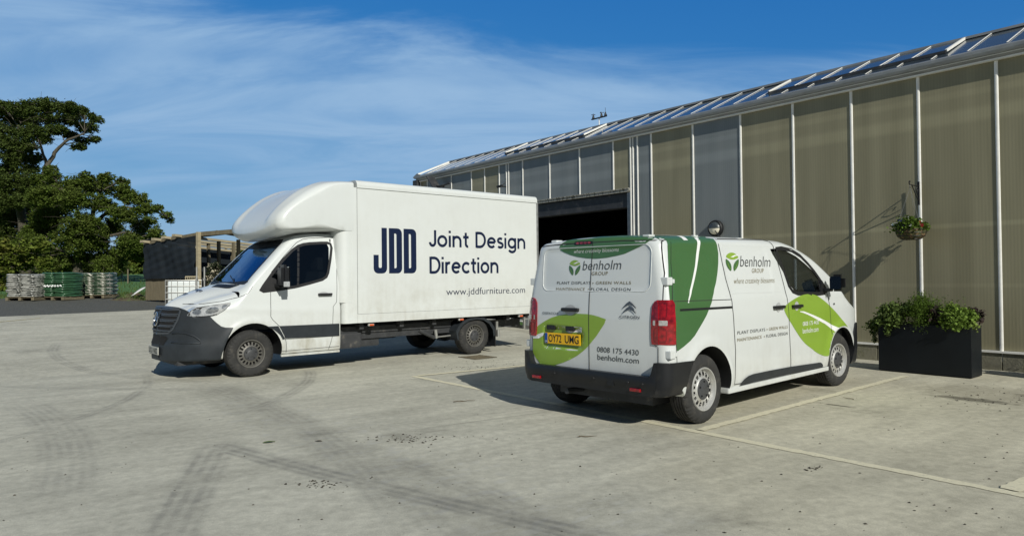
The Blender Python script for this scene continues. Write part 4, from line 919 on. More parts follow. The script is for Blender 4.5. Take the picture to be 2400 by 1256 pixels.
lettB('0808 175 4430', -0.106, -0.622, 0.712, 0.765, M['dgrey']); lettB('benholm.com', -0.110, -0.624, 0.633, 0.690, M['dgrey'], ref='benholm.co')
ll = [(0.835, 0.64), (0.83, 0.80), (0.81, 0.88), (0.75, 0.94), (0.64, 0.995), (0.54, 1.035), (0.435, 1.062), (0.31, 1.082), (0.191, 1.091), (0.027, 1.09), (-0.06, 1.082), (-0.132, 1.068), (-0.224, 1.046), (-0.205, 1.00), (-0.152, 0.935), (-0.10, 0.872), (-0.038, 0.81), (0.02, 0.755), (0.079, 0.708), (0.17, 0.65), (0.27, 0.603), (0.36, 0.567), (0.468, 0.533), (0.57, 0.51), (0.66, 0.497), (0.72, 0.53), (0.78, 0.58)]
rear('lime_leaf_graphic', fill_shape([ll]), M['lime'], 0.003, 0.03)
rear('white_vein_graphic', fill_shape([[(0.83, 0.795), (0.74, 0.80), (0.665, 0.835), (0.66, 0.87), (0.72, 0.855), (0.79, 0.83), (0.83, 0.83)]]), M['wlett'], 0.005)
rear('white_vein_graphic', fill_shape([[(0.35, 0.90), (0.27, 0.915), (0.15, 0.935), (0.10, 0.93), (0.10, 0.90), (0.2, 0.895), (0.3, 0.88)]]), M['wlett'], 0.005)
rear('door_gap', strip_shape([(0.0, 1.885), (0.0, 1.2), (0.0, 0.52)], 0.008), M['gap'], 0.0048); rear('door_gap', strip_shape([(0.78, 1.815), (0.4, 1.83), (-0.4, 1.83), (-0.80, 1.815)], 0.008), M['gap'], 0.0048)
for s in (1, -1): rear('door_gap', strip_shape([(s*0.80, 1.82), (s*0.865, 1.5), (s*0.875, 1.25), (s*0.80, 1.22), (s*0.79, 0.83), (s*0.84, 0.8), (s*0.84, 0.66)], 0.007), M['gap'], 0.0048)
X0 = -0.665
# number plate
pl = bpy.data.objects.new('number_plate', None); link(pl, van)
b = MB(); b.box(X0-0.014, X0-0.002, 0.122, 0.636, 0.756, 0.874, b=0.005); b.build('plate', M['yplate'], pl)
b = MB(); b.box(X0-0.0155, X0-0.0142, 0.592, 0.632, 0.76, 0.87); b.build('blue_strip', M['blue'], pl)
def flat_text(name, txt, y0, y1, z0, z1, x, m, parent, dirn=-1, d=0.0015, **k):
    V, F = fit_text(txt, 0, 1, z0, z1, **k); W = [(x, y0+(y1-y0)*u, v) for u, v in V]; F = F if dirn < 0 else [f[::-1] for f in F]
    return mesh_obj(name, W, [f[::-1] if False else f for f in F], m, parent)
flat_text('plate_lettering', 'OY72', 0.575, 0.385, 0.773, 0.857, X0-0.0155, M['black'], pl, bold=0.012); flat_text('plate_lettering', 'UMG', 0.335, 0.140, 0.773, 0.857, X0-0.0155, M['black'], pl, bold=0.012)
flat_text('plate_lettering', 'UK', 0.628, 0.597, 0.770, 0.790, X0-0.0165, M['wlett'], pl)
for y in (0.55, 0.27):
    b = MB(); b.box(X0-0.012, X0+0.02, y-0.06, y+0.06, 0.905, 0.955, b=0.01); b.build('plate_lamp', M['seal'], van)
# tailgate handle
hd = bpy.data.objects.new('door_handle', None); link(hd, van)
b = MB(); b.box(X0-0.035, X0+0.0, 0.135, 0.375, 1.110, 1.150, b=0.016); b.box(X0-0.037, X0-0.02, 0.145, 0.20, 1.118, 1.142, b=0.005); b.build('grip', M['seal'], hd)
rear('handle_cup', sh([(0.262+0.085*math.cos(t), 1.125+0.055*math.sin(t)) for t in np.linspace(0, 2*math.pi, 24, endpoint=False)]), bpy.data.materials['cup'], 0.005).parent = hd
# badge and model script
def chev(z): return [(-0.512, z+0.052), (-0.475, z+0.030), (-0.436, z-0.008), (-0.436, z-0.022), (-0.470, z+0.004), (-0.512, z+0.022), (-0.552, z+0.004), (-0.588, z-0.022), (-0.588, z-0.008), (-0.548, z+0.030)]
for z in (1.180, 1.132): rear('badge', fill_shape([chev(z)]), M['badge'], 0.010, 0.0)
lettB('CITROËN', -0.395, -0.632, 1.062, 1.097, M['badge'], ref='CITROËN', bold=0.012, off=0.007, space=1.05)
lettB('DISPATCH', 0.675, 0.447, 1.070, 1.095, M['badge'], bold=0.012, off=0.006)
# high brake light
b = MB(); b.box(-0.002, 0.252, 0, 0.02, 0, 0.03)
hl = bpy.data.objects.new('brake_light', None); link(hl, van)
rear('lens_surround', sh(rrect(-0.005, 0.255, 1.812, 1.846, 0.016)), M['seal'], 0.006).parent = hl
for k in range(4): rear('lens', sh([(0.045+0.053*k+0.024*math.cos(t), 1.829+0.011*math.sin(t)) for t in np.linspace(0, 2*math.pi, 14, endpoint=False)]), M['red'], 0.010).parent = hl
# hinges
for sg in (-1, 1):
    for z in (1.425, 0.735):
        b = MB(); yo = sg*(0.90 if z > 1 else 0.945); xx = -0.565+(0.03 if z > 1 else 0)
        b.box(xx-0.075, xx+0.01, min(yo-sg*0.09, yo+sg*0.018), max(yo-sg*0.09, yo+sg*0.018), z-0.038, z+0.038, b=0.01); b.box(xx+0.0, xx+0.035, min(yo, yo+sg*0.026), max(yo, yo+sg*0.026), z-0.02, z+0.02, b=0.008); b.build('hinge', M['white'], van)
# tail lamps: solid of the body surface pushed out, cut to the lamp outline
def cut_solid(offset, secf, stations, cutters, material, name, post, parent, cap=6):
    o = loft(stations, secf, [material, M['black']], name, cap0=cap, cap1=3, post=post)
    for c in cutters:
        boolean(o, c, 'INTERSECT'); 
    for c in cutters: scrap(c)
    for p in o.data.polygons: p.material_index = 0
    sharpen(o, 35); o.parent = parent; return o
lst = [-0.655+0.12*(1-math.cos(t)) for t in np.linspace(0, math.pi/2, 12)]+[-0.51, -0.48, -0.45, -0.4]
def lampsec(off): return lambda x: section(lambda z: v_w(x+0.0, z, off), 0.5, 1.7, 0.03, 0.13, 0.1)
for sg in (-1, 1):
    for (z0, z1, m, nm, cut) in ((0.828, 1.248, M['red'], 'tail_lamp', None),):
        P = [(-0.85, z0), (-0.555, z0), (-0.548, z1-0.03), (-0.565, z1), (-0.85, z1)]
        b = MB(); b.prism(P, 'y', -1.2 if sg < 0 else 0.70, -0.70 if sg < 0 else 1.2); c1_ = b.build('c', [m, m])
        RL = [(0.775, 0.80), (1.2, 0.80), (1.2, 1.26), (0.86, 1.26), (0.80, 1.235), (0.772, 1.19), (0.765, 1.10), (0.765, 0.90)]
        b = MB(); b.prism([(sg*y, z) for y, z in RL], 'x', -1.2, 0.2); c2_ = b.build('c', [m, m])
        lp = cut_solid(0, lampsec(0.014), [x-0.014 for x in lst], [c1_, c2_], m, nm, v_post, van)
        if not lp.data.polygons: print('EMPTY', nm)
        lp.name = 'tail_lamp'; lb = bvh_of(lp)
        decal('reversing_lens', sh(rrect(*sorted((sg*0.790, sg*0.925)), 1.008, 1.056, 0.008)), 'B', lb, mat('reversing_glass', (0.42, 0.42, 0.40), 0.15, coat=1.0, var=0.3, vscale=40) if 'reversing_glass' not in bpy.data.materials else bpy.data.materials['reversing_glass'], lp, 0.003, 0.05)
        for z0_, z1_ in ((1.075, 1.225), (0.85, 0.985)): decal('lens_pattern', strip_shape(rrect(*sorted((sg*0.800, sg*0.915)), z0_, z1_, 0.03), 0.006, True), 'B', lb, M['dred'], lp, 0.002, 0.05)
# inner dark pattern of the lamps
# rear bumper
def bsec(x, off=0.022): return section(lambda z: v_w(x+0.07, z, off)-0.03*smst(0.46, 0.33, z), 0.335, 0.9, 0.02, 0.1, 0.08)
bst = [-0.735+0.13*(1-math.cos(t)) for t in np.linspace(0, math.pi/2, 13)]+list(np.arange(-0.58, -0.20, 0.04))
b = MB(); b.prism([(-1.0, 0.30), (-0.9, 0.665), (-0.262, 0.655), (-0.305, 0.60), (-0.362, 0.5), (-0.388, 0.40), (-0.390, 0.325)], 'y', -1.3, 1.3); c1_ = b.build('c', [M['vplastic']]*2)
b = MB(); b.prism([(-1.2, 0.2), (-1.2, 0.70), (-0.86, 0.70), (-0.835, 0.66), (-0.80, 0.55), (-0.78, 0.525), (0.78, 0.525), (0.80, 0.55), (0.835, 0.66), (0.86, 0.70), (1.2, 0.70), (1.2, 0.2)], 'x', -1.2, 0.2); c2_ = b.build('c', [M['vplastic']]*2)
def bpost(x, y, z): return (x-0.02*math.exp(-((z-0.47)/0.06)**2) if abs(y) < 0.8 else x, y, z)
bump = cut_solid(0, bsec, bst, [c1_, c2_], M['vplastic'], 'rear_bumper', bpost, van, cap=10)
for y in (-0.63, 0.70):
    b = MB(); b.box(-0.757, -0.735, y-0.062, y+0.062, 0.375, 0.405, b=0.006); b.build('reflector', M['red'], van)
b = MB()
for y in (0.42, -0.12, -0.55, -0.72):
    V, F, _ = lathe([(-0.752, 0.014), (-0.757, 0.011), (-0.757, 0.001)], 12, 'x'); b.add([(x-0.006, a+y, c+0.455) for x, a, c in V], F)
b.build('parking_sensor', M['seal'], van)
b = MB(); b.box(-0.755, -0.74, -0.37, -0.29, 0.40, 0.47, b=0.004); b.build('tow_cover', M['vplastic'], van)
# front bumper (only its wheel-arch edge shows)
def fsec(x): return section(lambda z: v_w(min(x-0.02, 4.155), z, 0.02), 0.25, 0.95, 0.02, 0.1, 0.08)
b = MB(); b.prism([(3.62, 0.26), (3.70, 0.45), (3.70, 0.66), (3.80, 0.80), (4.3, 0.80), (4.3, 0.26)], 'y', -1.3, 1.3); c1_ = b.build('c', [M['vplastic']]*2)
cut_solid(0, fsec, list(np.arange(3.5, 4.0, 0.05))+[4.0, 4.04, 4.08, 4.11, 4.135, 4.16, 4.175], [c1_], M['vplastic'], 'front_bumper', None, van, cap=3)
# wing lamp, roof gutter blobs, aerial, washer
decal('side_repeater', sh([(3.06+0.022*math.cos(t), 1.09+0.013*math.sin(t)) for t in np.linspace(0, 2*math.pi, 12, endpoint=False)]), 'R', vraw, M['seal'], van, 0.006, 0)
b = MB(); b.tube([(1.62, -0.2, 1.915), (1.46, -0.2, 2.02)], [0.010, 0.006], 8); b.build('aerial', M['black'], van)
for x in (0.15, 1.05):
    for sg in (-1, 1):
        b = MB(); b.box(x-0.04, x+0.04, sg*0.74-0.015, sg*0.74+0.02, 1.872, 1.893, b=0.006); b.build('roof_mount', M['white'], van)
for sg in (-1, 1):
    b = MB(); b.box(-0.52, -0.42, sg*0.62-0.03, sg*0.62+0.05, 1.855, 1.884, b=0.010); b.build('roof_fitting', M['white'], van)
b = MB(); b.box(-0.45, 3.9, -0.62, 0.62, 0.2, 0.34); b.tube([(0.04, -0.7, 0.33), (0.04, 0.7, 0.33)], 0.05, 10); b.tube([(-0.7, 0.3, 0.27), (0.6, 0.3, 0.25)], 0.03, 8); b.build('underbody', M['steel'], van)
# sill
b = MB(); b.box(0.42, 2.90, -0.945, -0.80, 0.245, 0.30, b=0.015); b.build('sill', M['white'], van); b = MB(); b.box(0.42, 2.90, 0.80, 0.945, 0.245, 0.30, b=0.015); b.build('sill', M['white'], van)
# wheels
W0 = make_wheel(0.342, 0.215, 0.218, 16, 0.60, M['rim'], 0.105)
W0.parent = van; W0.location = (0, -0.925, 0.342)
w = copy_tree(W0, van); w.location = (3.275, -0.925, 0.342); w.rotation_euler = (0, 0.5, 0); w.rotation_euler = (0, 0, R(-4))
for x in (0, 3.275):
    w = copy_tree(W0, van); w.location = (x, 0.925, 0.342); w.rotation_euler = (0, 0, math.pi)

# ============================================================ BOX TRUCK (local: +x forward, y=0 centre, origin under front axle)
TYAW = -2.42649
tx, ty = -3.9939+0.985*math.sin(TYAW), 10.629-0.985*math.cos(TYAW)
VEH = 'truck'
truck = thing('box_truck', 'large white furniture box truck with domed cab pod, facing left in the yard', 'truck', (tx, ty, 0), TYAW)
t_top = pch([(-1.49, 2.30), (-1.1, 2.30), (-0.85, 2.265), (-0.70, 2.19), (-0.55, 2.07), (-0.3, 1.82), (-0.05, 1.565), (0.06, 1.445), (0.15, 1.425), (0.3, 1.395), (0.5, 1.345), (0.7, 1.28), (0.85, 1.21), (0.95, 1.145), (1.01, 1.08), (1.05, 0.98), (1.065, 0.9)])
def t_w0(x):
    if x < 0.1: return 1.0
    u = min((x-0.1)/0.97, 1.0); return max(1.0*(1-u**2.25)**(1/2.25), 0.05)
def t_w(x, z, off=0.0):
    w = t_w0(x); t = max(0, z-1.30)/0.9; w *= 1-0.165*t**1.35
    if z < 0.5: w *= 1-0.02*((0.5-z)/0.2)**2
    if x < -1.44: w -= 0.03*(1-math.sqrt(max(0, 1-((-1.44-x)/0.05)**2)))
    return w+off
def t_sec(x, off=0.0, zb=0.30, dz=0.0):
    zt = t_top(x)+dz
    cr = 0.05; ry = 0.16; rz = 0.11
    if x > 0.0: k = smst(0.0, 0.25, x); ry = 0.16+0.18*k; cr = 0.05+0.085*k; rz = 0.11+0.10*k
    return section(lambda z: t_w(x, z, off), zb, zt, cr, ry, min(rz, (zt-zb)*0.3))
def t_post(x, y, z):
    # the faces of the nose lean back and the arch swells
    a = abs(y)
    if x > 0.25: x -= 0.10*max(0, z-0.75)*smst(0.25, 0.8, x)
    r = math.hypot(x+0.03, z-0.38)
    if a > 0.7: y += math.copysign(0.02*math.exp(-((r-0.47)/0.05)**2)*smst(0.3, 0.5, z), y)
    if a > 0.9: y += math.copysign(0.008*math.exp(-((z-1.03-0.05*x)/0.03)**2), y)
    # the bonnet has two soft ridges
    if z > 1.05 and x > 0.1 and a < 0.9: z += 0.002*math.exp(-((a-0.62)/0.06)**2)*smst(0.95, 0.6, x)*smst(0.1, 0.25, x)
    return (x, y, z)
tm = [M['twhite'], M['black']]
st = [-1.49, -1.48, -1.465, -1.45, -1.43]+list(np.arange(-1.39, 0.2, 0.035))+list(np.arange(0.2, 0.9, 0.025))+[0.9+0.165*math.sin(t) for t in np.linspace(0.05, math.pi/2, 13)]
tb = loft(st, t_sec, tm, 'cab', cap0=6, cap1=4, post=t_post)
traw = bvh_of(tb)
cav = loft(list(np.arange(-1.38, 0.22, 0.06)), lambda x: section(lambda z: t_w(x, z, -0.05), 0.65, t_top(x)-0.09, 0.03, 0.13, 0.1), tm, 'cav', cap0=3, cap1=3)
cav.data.polygons.foreach_set('material_index', [1]*len(cav.data.polygons)); boolean(tb, cav); scrap(cav)
for sg in (-1, 1):
    c = cylinder_cutter(-0.03, 0.375, 0.445, 0.58 if sg > 0 else -1.25, 1.25 if sg > 0 else -0.58, tm); boolean(tb, c); scrap(c)
TWIN = [(-0.155, 1.315), (-0.20, 1.385), (-0.33, 1.565), (-0.50, 1.78), (-0.66, 1.945), (-0.76, 2.015), (-0.85, 2.045), (-0.95, 2.06), (-1.15, 2.075), (-1.26, 2.078), (-1.315, 2.06), (-1.335, 2.0), (-1.315, 1.80), (-1.28, 1.59), (-1.25, 1.52), (-1.18, 1.475), (-0.95, 1.415), (-0.73, 1.365), (-0.45, 1.325), (-0.20, 1.300)]
b = MB(); b.prism(TWIN, 'y', -1.4, 1.4, 1); c = b.build('c', tm); boolean(tb, c); scrap(c)
TWIN = warpV(TWIN, 0.965)
TSCR = [(-0.66, 0.60), (-0.62, 0.30), (-0.61, 0), (-0.62, -0.30), (-0.66, -0.60), (-0.58, -0.70), (-0.02, -0.82), (0.01, -0.78), (0.05, -0.4), (0.065, 0), (0.05, 0.4), (0.01, 0.78), (-0.02, 0.82), (-0.58, 0.70)]
b = MB(); b.prism(TSCR, 'z', 1.30, 2.6, 1); c = b.build('c', tm); boolean(tb, c); scrap(c)
sharpen(tb, 32); tb.parent = truck
def dT(name, shape, mode, m, off=0.003, grid=0.05, parent=None, warp=True): return decal(name, shape, mode, traw, m, parent or truck, off, grid, warp=warp)
for mode in ('L', 'R'):
    sgn = 1 if mode == 'L' else -1
    dT('side_window', sh(TWIN), mode, M['glass'], -0.004, 0.08, warp=False); dT('window_seal', strip_shape(TWIN, 0.045, True), mode, M['seal'], 0.002, warp=False)
    dT('window_divider', strip_shape([(-0.735, 2.01), (-0.735, 1.36)], 0.035), mode, M['seal'], -0.004)
    dT('window_corner', fill_shape([[(-0.735, 1.36), (-0.45, 1.325), (-0.20, 1.30), (-0.155, 1.315), (-0.20, 1.385), (-0.30, 1.52), (-0.36, 1.50), (-0.5, 1.40)]]), mode, M['seal'], -0.003)
    FD = [(-0.29, 1.33), (-0.29, 0.91), (-0.32, 0.86), (-0.43, 0.75), (-0.50, 0.62), (-0.53, 0.50), (-0.53, 0.34)]
    dT('door_gap', strip_shape([(-0.30, 1.60), (-0.29, 1.33)]+FD[1:], 0.008), mode, M['gap'])
    dT('door_gap', strip_shape([(-0.30, 1.60), (-0.50, 1.85), (-0.70, 2.065), (-0.80, 2.12), (-0.90, 2.14), (-1.35, 2.17)], 0.008), mode, M['gap'])
    dT('door_gap', strip_shape([(-1.36, 2.16), (-1.39, 1.9), (-1.405, 1.5), (-1.40, 1.10), (-1.34, 1.03), (-1.33, 0.76), (-1.325, 0.55), (-1.25, 0.33)], 0.007), mode, M['gap'])
    dT('door_gap', strip_shape([(0.95-0.15, 1.125), (0.62, 1.13), (0.40, 1.165), (0.2, 1.215), (0.12, 1.245), (0.06, 1.28), (0.02, 1.33), (-0.01, 1.385)], 0.006), mode, M['gap'])
    dT('side_strip', fill_shape([[(-0.42, 0.757), (-1.485, 0.745), (-1.485, 0.545), (-0.52, 0.558)]]), mode, M['plastic'], 0.010)
    dT('side_strip', fill_shape([[(-0.22, 0.762), (-0.405, 0.757), (-0.505, 0.558), (-0.47, 0.55), (-0.42, 0.63), (-0.33, 0.71)]]), mode, M['plastic'], 0.010)
    dT('door_gap', strip_shape([(-0.46, 0.545), (-1.47, 0.54)], 0.006), mode, M['gap']); dT('door_gap', strip_shape([(-0.45, 0.36), (-1.47, 0.37)], 0.006), mode, M['gap'])
    yy = sgn*1.0; hd = bpy.data.objects.new('door_handle', None); link(hd, truck)
    b = MB(); b.box(-1.32, -1.08, min(yy, yy+sgn*0.045), max(yy, yy+sgn*0.045), 1.215, 1.252, b=0.014); b.build('grip', M['seal'], hd)
    dT('handle_cup', sh([(-1.17+0.085*math.cos(t), 1.238+0.036*math.sin(t)) for t in np.linspace(0, 2*math.pi, 20, endpoint=False)]), mode, bpy.data.materials['cup'], 0.004, 0.1, hd)
    # mirrors
    mr = bpy.data.objects.new('door_mirror', None); link(mr, truck)
    bm = bmesh.new(); bmesh.ops.create_cube(bm, size=1)
    for v in bm.verts: v.co = Vector((v.co.x*0.13, v.co.y*0.22, v.co.z*0.36))
    bmesh.ops.bevel(bm, geom=bm.edges[:], offset=0.045, segments=4, affect='EDGES')
    for v in bm.verts: v.co += Vector((-0.42, sgn*1.20, 1.53))
    b = MB(); b.bm(bm); b.box(-0.46, -0.36, min(sgn*0.95, sgn*1.14), max(sgn*0.95, sgn*1.14), 1.36, 1.42, b=0.02); b.box(-0.45, -0.38, min(sgn*0.95, sgn*1.14), max(sgn*0.95, sgn*1.14), 1.56, 1.60, b=0.015)
    o = b.build('mirror_housing', M['vplastic'], mr, True); sharpen(o, 50)
    b = MB(); b.add([(-0.489, sgn*1.20+a, 1.53+c_) for a, c_ in rrect(-0.085, 0.085, -0.15, 0.15, 0.03)], [tuple(range(24))]); b.build('mirror_glass', bpy.data.materials['mirror'], mr, norm=False)
    b = MB(); b.box(-0.475, -0.38, min(sgn*1.30, sgn*1.316), max(sgn*1.30, sgn*1.316), 1.37, 1.45, b=0.006); b.build('indicator', M['clear'], mr)
dT('windscreen', sh(TSCR), 'T', M['wglass'], -0.010, 0.1); dT('windscreen_seal', strip_shape(TSCR, 0.035, True), 'T', M['seal'], 0.002, 0.1)
dT('sun_band', fill_shape([[(-0.655, 0.60), (-0.61, 0.3), (-0.605, 0), (-0.61, -0.3), (-0.655, -0.60), (-0.56, -0.69), (-0.50, -0.3), (-0.49, 0), (-0.50, 0.3), (-0.56, 0.69)]]), 'T', M['black'], -0.006, 0.06)
dT('scuttle', fill_shape([[(0.035, 0.80), (0.0, 0.86), (-0.02, 0.83), (0.012, 0.78), (0.06, 0.4), (0.075, 0), (0.06, -0.4), (0.012, -0.78), (-0.02, -0.83), (0.0, -0.86), (0.035, -0.80), (0.085, -0.4), (0.10, 0), (0.085, 0.4)]]), 'T', M['seal'], 0.004)
for s0 in (0.55, -0.25):
    b = MB(); pts = []
    for k in range(8):
        y = s0-0.5*k/7*1.0; x = 0.07-0.10*k/7; h = traw.ray_cast(Vector((x, y, 5)), Vector((0, 0, -1))); pts.append(h[0]+h[1]*0.025)
    b.tube(pts, 0.008, 6); b.build('wiper', M['seal'], truck)
dT('bonnet_vent', fill_shape([[(0.335, 0.19), (0.167, 0.549), (0.052, 0.672), (0.18, 0.038)]]), 'T', M['seal'], 0.004)
# bonnet lettering reads from the front: u runs towards +y, v towards the windscreen
def hood_text(txt, y0, y1, x0, x1, ref=None):
    V, F = fit_text(txt, 0, 1, 0, 1, ref=ref, bold=0.012); dT('lettering', ([(x0+(x1-x0)*v, y0+(y1-y0)*u) for u, v in V], F), 'T', M['navy'], 0.004, 0.06)
hood_text('Joint Design', -0.48, 0.27, 0.56, 0.455, 'Joint Desin'); hood_text('Direction', -0.48, 0.09, 0.71, 0.61)
# inside
b = MB(); b.box(-0.35, 0.12, -0.86, 0.86, 0.7, 1.30, b=0.06); b.build('dashboard', M['inner'], truck)
for y in (0.5, -0.5):
    b = MB(); b.box(-1.2, -0.75, y-0.26, y+0.26, 0.7, 0.98, b=0.05); b.bar((-1.12, y, 0.95), (-1.30, y, 1.6), 0.48, 0.13); b.box(-1.36, -1.25, y-0.13, y+0.13, 1.63, 1.85, b=0.04); b.build('seat', M['seat'], truck)
b = MB(); b.tube([(-0.42+0.09*math.cos(2*math.pi*k/24), -0.5+0.2*math.sin(2*math.pi*k/24), 1.34+0.17*math.cos(2*math.pi*k/24)) for k in range(25)], 0.014, 6, caps=False); b.build('steering_wheel', M['black'], truck)
b = MB(); b.box(-0.18, -0.16, -0.35, -0.28, 1.36, 1.44); b.build('permit_disc', M['glett'], truck)
b = MB(); b.box(-1.38, -1.36, -0.86, 0.86, 0.7, 2.15); b.build('bulkhead', M['inner'], truck)
# front plastics: the cab surface pushed out, cut in side view
def tbsec(x): return section(lambda z: t_w(min(x-0.012, 1.06), z, 0.012), 0.285, min(t_top(min(x-0.012, 1.06))+0.0, 1.145), 0.02, 0.06, 0.05)
tst = list(np.arange(0.2, 0.9, 0.03))+[0.9+0.178*math.sin(t) for t in np.linspace(0.05, math.pi/2, 13)]
def tbpost(x, y, z):
    x, y, z = t_post(x, y, z); 
    k = math.exp(-((z-0.56)/0.05)**2)*0.0
    q = smst(0.62, 0.50, z); x += 0.03*q*smst(0.3, 0.8, x)          # chin stands forward
    return (x, y, z)
b = MB(); b.prism([(1.4, 0.20), (1.4, 1.2), (0.925, 1.085), (0.86, 1.05), (0.775, 0.985), (0.73, 0.945), (0.58, 0.945), (0.545, 0.90), (0.50, 0.85), (0.44, 0.795), (0.38, 0.775), (0.28, 0.77), (0.34, 0.65), (0.40, 0.50), (0.43, 0.40), (0.46, 0.20)], 'y', -1.4, 1.4); c1_ = b.build('c', [M['plastic']]*2)
cyl = cylinder_cutter(-0.03, 0.375, 0.447, -1.4, 1.4, [M['plastic']]*2)
fb = loft(tst, tbsec, [M['plastic']]*2, 'front_bumper', cap0=3, cap1=4, post=tbpost); boolean(fb, c1_, 'INTERSECT'); boolean(fb, cyl); scrap(c1_); scrap(cyl); sharpen(fb, 35); fb.parent = truck
fraw = bvh_of(fb)
def dF(name, shape, m, off=0.004, grid=0.04, parent=None): return decal(name, shape, 'F', fraw, m, parent or truck, off, grid)
# grille (u = y, v = z)
gr = bpy.data.objects.new('grille', None); link(gr, truck)
GO = [(-0.61, 1.03), (-0.56, 1.068), (0, 1.08), (0.56, 1.068), (0.61, 1.03), (0.58, 0.90), (0.51, 0.76), (0.42, 0.70), (0, 0.68), (-0.42, 0.70), (-0.51, 0.76), (-0.58, 0.90)]
dF('surround', strip_shape(GO, 0.028, True), M['gbar'], 0.008, 0.04, gr)
for z, w_ in ((1.015, 0.58), (0.93, 0.56), (0.845, 0.52), (0.765, 0.46)):
    for s in (-1, 1):
        a = 0.16 if 0.8 < z < 1.0 else 0.05
        dF('grille_slot', fill_shape([[(s*a, z-0.024), (s*(w_-0.03), z-0.024), (s*w_, z+0.022), (s*a, z+0.022)]]), M['hole'], 0.005, 0.04, gr)
        for zz in (z-0.033, z+0.030):
            h0 = fraw.ray_cast(Vector((6, s*a, zz)), Vector((-1, 0, 0)))[0]; pts = []
            for k in range(7):
                y = s*(a+(w_-a)*k/6); h = fraw.ray_cast(Vector((6, y, zz)), Vector((-1, 0, 0)))[0]
                if h: pts.append(h+Vector((0.008, 0, 0)))
            if len(pts) > 1: b = MB(); b.tube(pts, 0.011, 6); b.build('grille_bar', M['gbar'], gr)
gx = fraw.ray_cast(Vector((6, 0, 0.90)), Vector((-1, 0, 0)))[0].x
b = MB(); b.tube([(gx+0.025-0.12*0.10*math.sin(2*math.pi*k/36), 0.10*math.cos(2*math.pi*k/36), 0.90+0.10*math.sin(2*math.pi*k/36)) for k in range(37)], 0.010, 8, caps=False)
for k in range(3):
    a = math.pi/2+2*math.pi*k/3; p = Vector((gx+0.024-0.012*math.sin(a), 0.098*math.cos(a), 0.90+0.098*math.sin(a))); c0 = Vector((gx+0.03, 0, 0.90)); b.tube([c0, p], [0.014, 0.003], 6)
b.build('badge', M['chrome'], gr)
dF('badge_backing', sh([(0.115*math.cos(t), 0.90+0.115*math.sin(t)) for t in np.linspace(0, 2*math.pi, 28, endpoint=False)]), M['plastic'], 0.012, 0.0, gr)
dF('lower_intake', fill_shape([[(-0.40, 0.62), (-0.34, 0.52), (0.34, 0.52), (0.40, 0.62), (0.36, 0.655), (-0.36, 0.655)]]), M['hole'], 0.005)
for s in (-1, 1):
    P = [(s*0.50, 0.70), (s*0.60, 0.715), (s*0.72, 0.70), (s*0.80, 0.66), (s*0.85, 0.60), (s*0.86, 0.56), (s*0.78, 0.555), (s*0.65, 0.56), (s*0.5, 0.565)]
    pts = []
    for y, z in P:
        h = fraw.ray_cast(Vector((6, y, z)), Vector((-1, 0, 0)))[0]
        if h: pts.append(h+Vector((0.002, 0, 0)))
    b = MB(); b.tube(pts, 0.014, 8); b.build('bumper_moulding', M['plastic'], truck, True)
pl = bpy.data.objects.new('number_plate', None); link(pl, truck); px_ = fraw.ray_cast(Vector((6, 0, 0.42)), Vector((-1, 0, 0)))[0].x+0.012
b = MB(); b.box(px_, px_+0.014, -0.26, 0.26, 0.37, 0.485, b=0.005); b.build('plate', M['wplate'], pl)
V, F = fit_text('LK21 NBZ', 0, 1, 0.388, 0.467, bold=0.012); mesh_obj('plate_lettering', [(px_+0.0155, -0.235+0.47*u, v) for u, v in V], F, M['black'], pl)
b = MB(); b.box(px_-0.03, px_, -0.27, 0.27, 0.36, 0.37); b.build('plate_bracket', M['seal'], pl)
# headlamps: cab surface pushed out, cut to outline in side view
HLP = [(0.845, 0.965), (0.80, 1.045), (0.74, 1.085), (0.62, 1.105), (0.42, 1.135), (0.31, 1.150), (0.325, 1.11), (0.40, 1.04), (0.50, 0.97), (0.62, 0.948), (0.76, 0.935)]
def hlsec(x): return section(lambda z: t_w(min(x-0.012, 1.06), z, 0.016), 0.7, 1.35, 0.02, 0.06, 0.05)
for s in (-1, 1):
    b = MB(); b.prism(HLP, 'y', 0.50 if s > 0 else -1.3, 1.3 if s > 0 else -0.50); c1_ = b.build('c', [M['clear']]*2)
    lamp = bpy.data.objects.new('headlamp', None); link(lamp, truck)
    ho = loft(tst, hlsec, [M['clear']]*2, 'lens', cap0=3, cap1=4, post=t_post); boolean(ho, c1_, 'INTERSECT'); scrap(c1_); sharpen(ho, 35); ho.parent = lamp
    hb = bvh_of(ho); mode = 'L' if s > 0 else 'R'
    for P, m in (([(0.66, 1.0), (0.60, 1.08), (0.50, 1.09), (0.47, 1.03), (0.56, 0.985)], 'badge'), ([(0.80, 1.0), (0.775, 1.045), (0.70, 1.06), (0.69, 1.0), (0.74, 0.97)], 'badge'), ([(0.83, 0.952), (0.60, 0.957), (0.47, 1.0), (0.47, 0.992), (0.60, 0.948), (0.76, 0.942)], 'seal'), ([(0.45, 1.05), (0.43, 1.11), (0.36, 1.125), (0.38, 1.09)], 'badge')):
        decal('reflector', fill_shape([smooth_loop(P, 1)]), mode, hb, M[m] if m != 'badge' else mat('lamp_inner', (0.30, 0.32, 0.34), 0.15, metal=0.6, coat=1.0, var=0.6, vscale=30) if 'lamp_inner' not in bpy.data.materials else bpy.data.materials['lamp_inner'], lamp, 0.003, 0.05)
    decal('lamp_gap', strip_shape(HLP, 0.008, True), mode, hb, M['gap'], lamp, 0.002, 0.05)
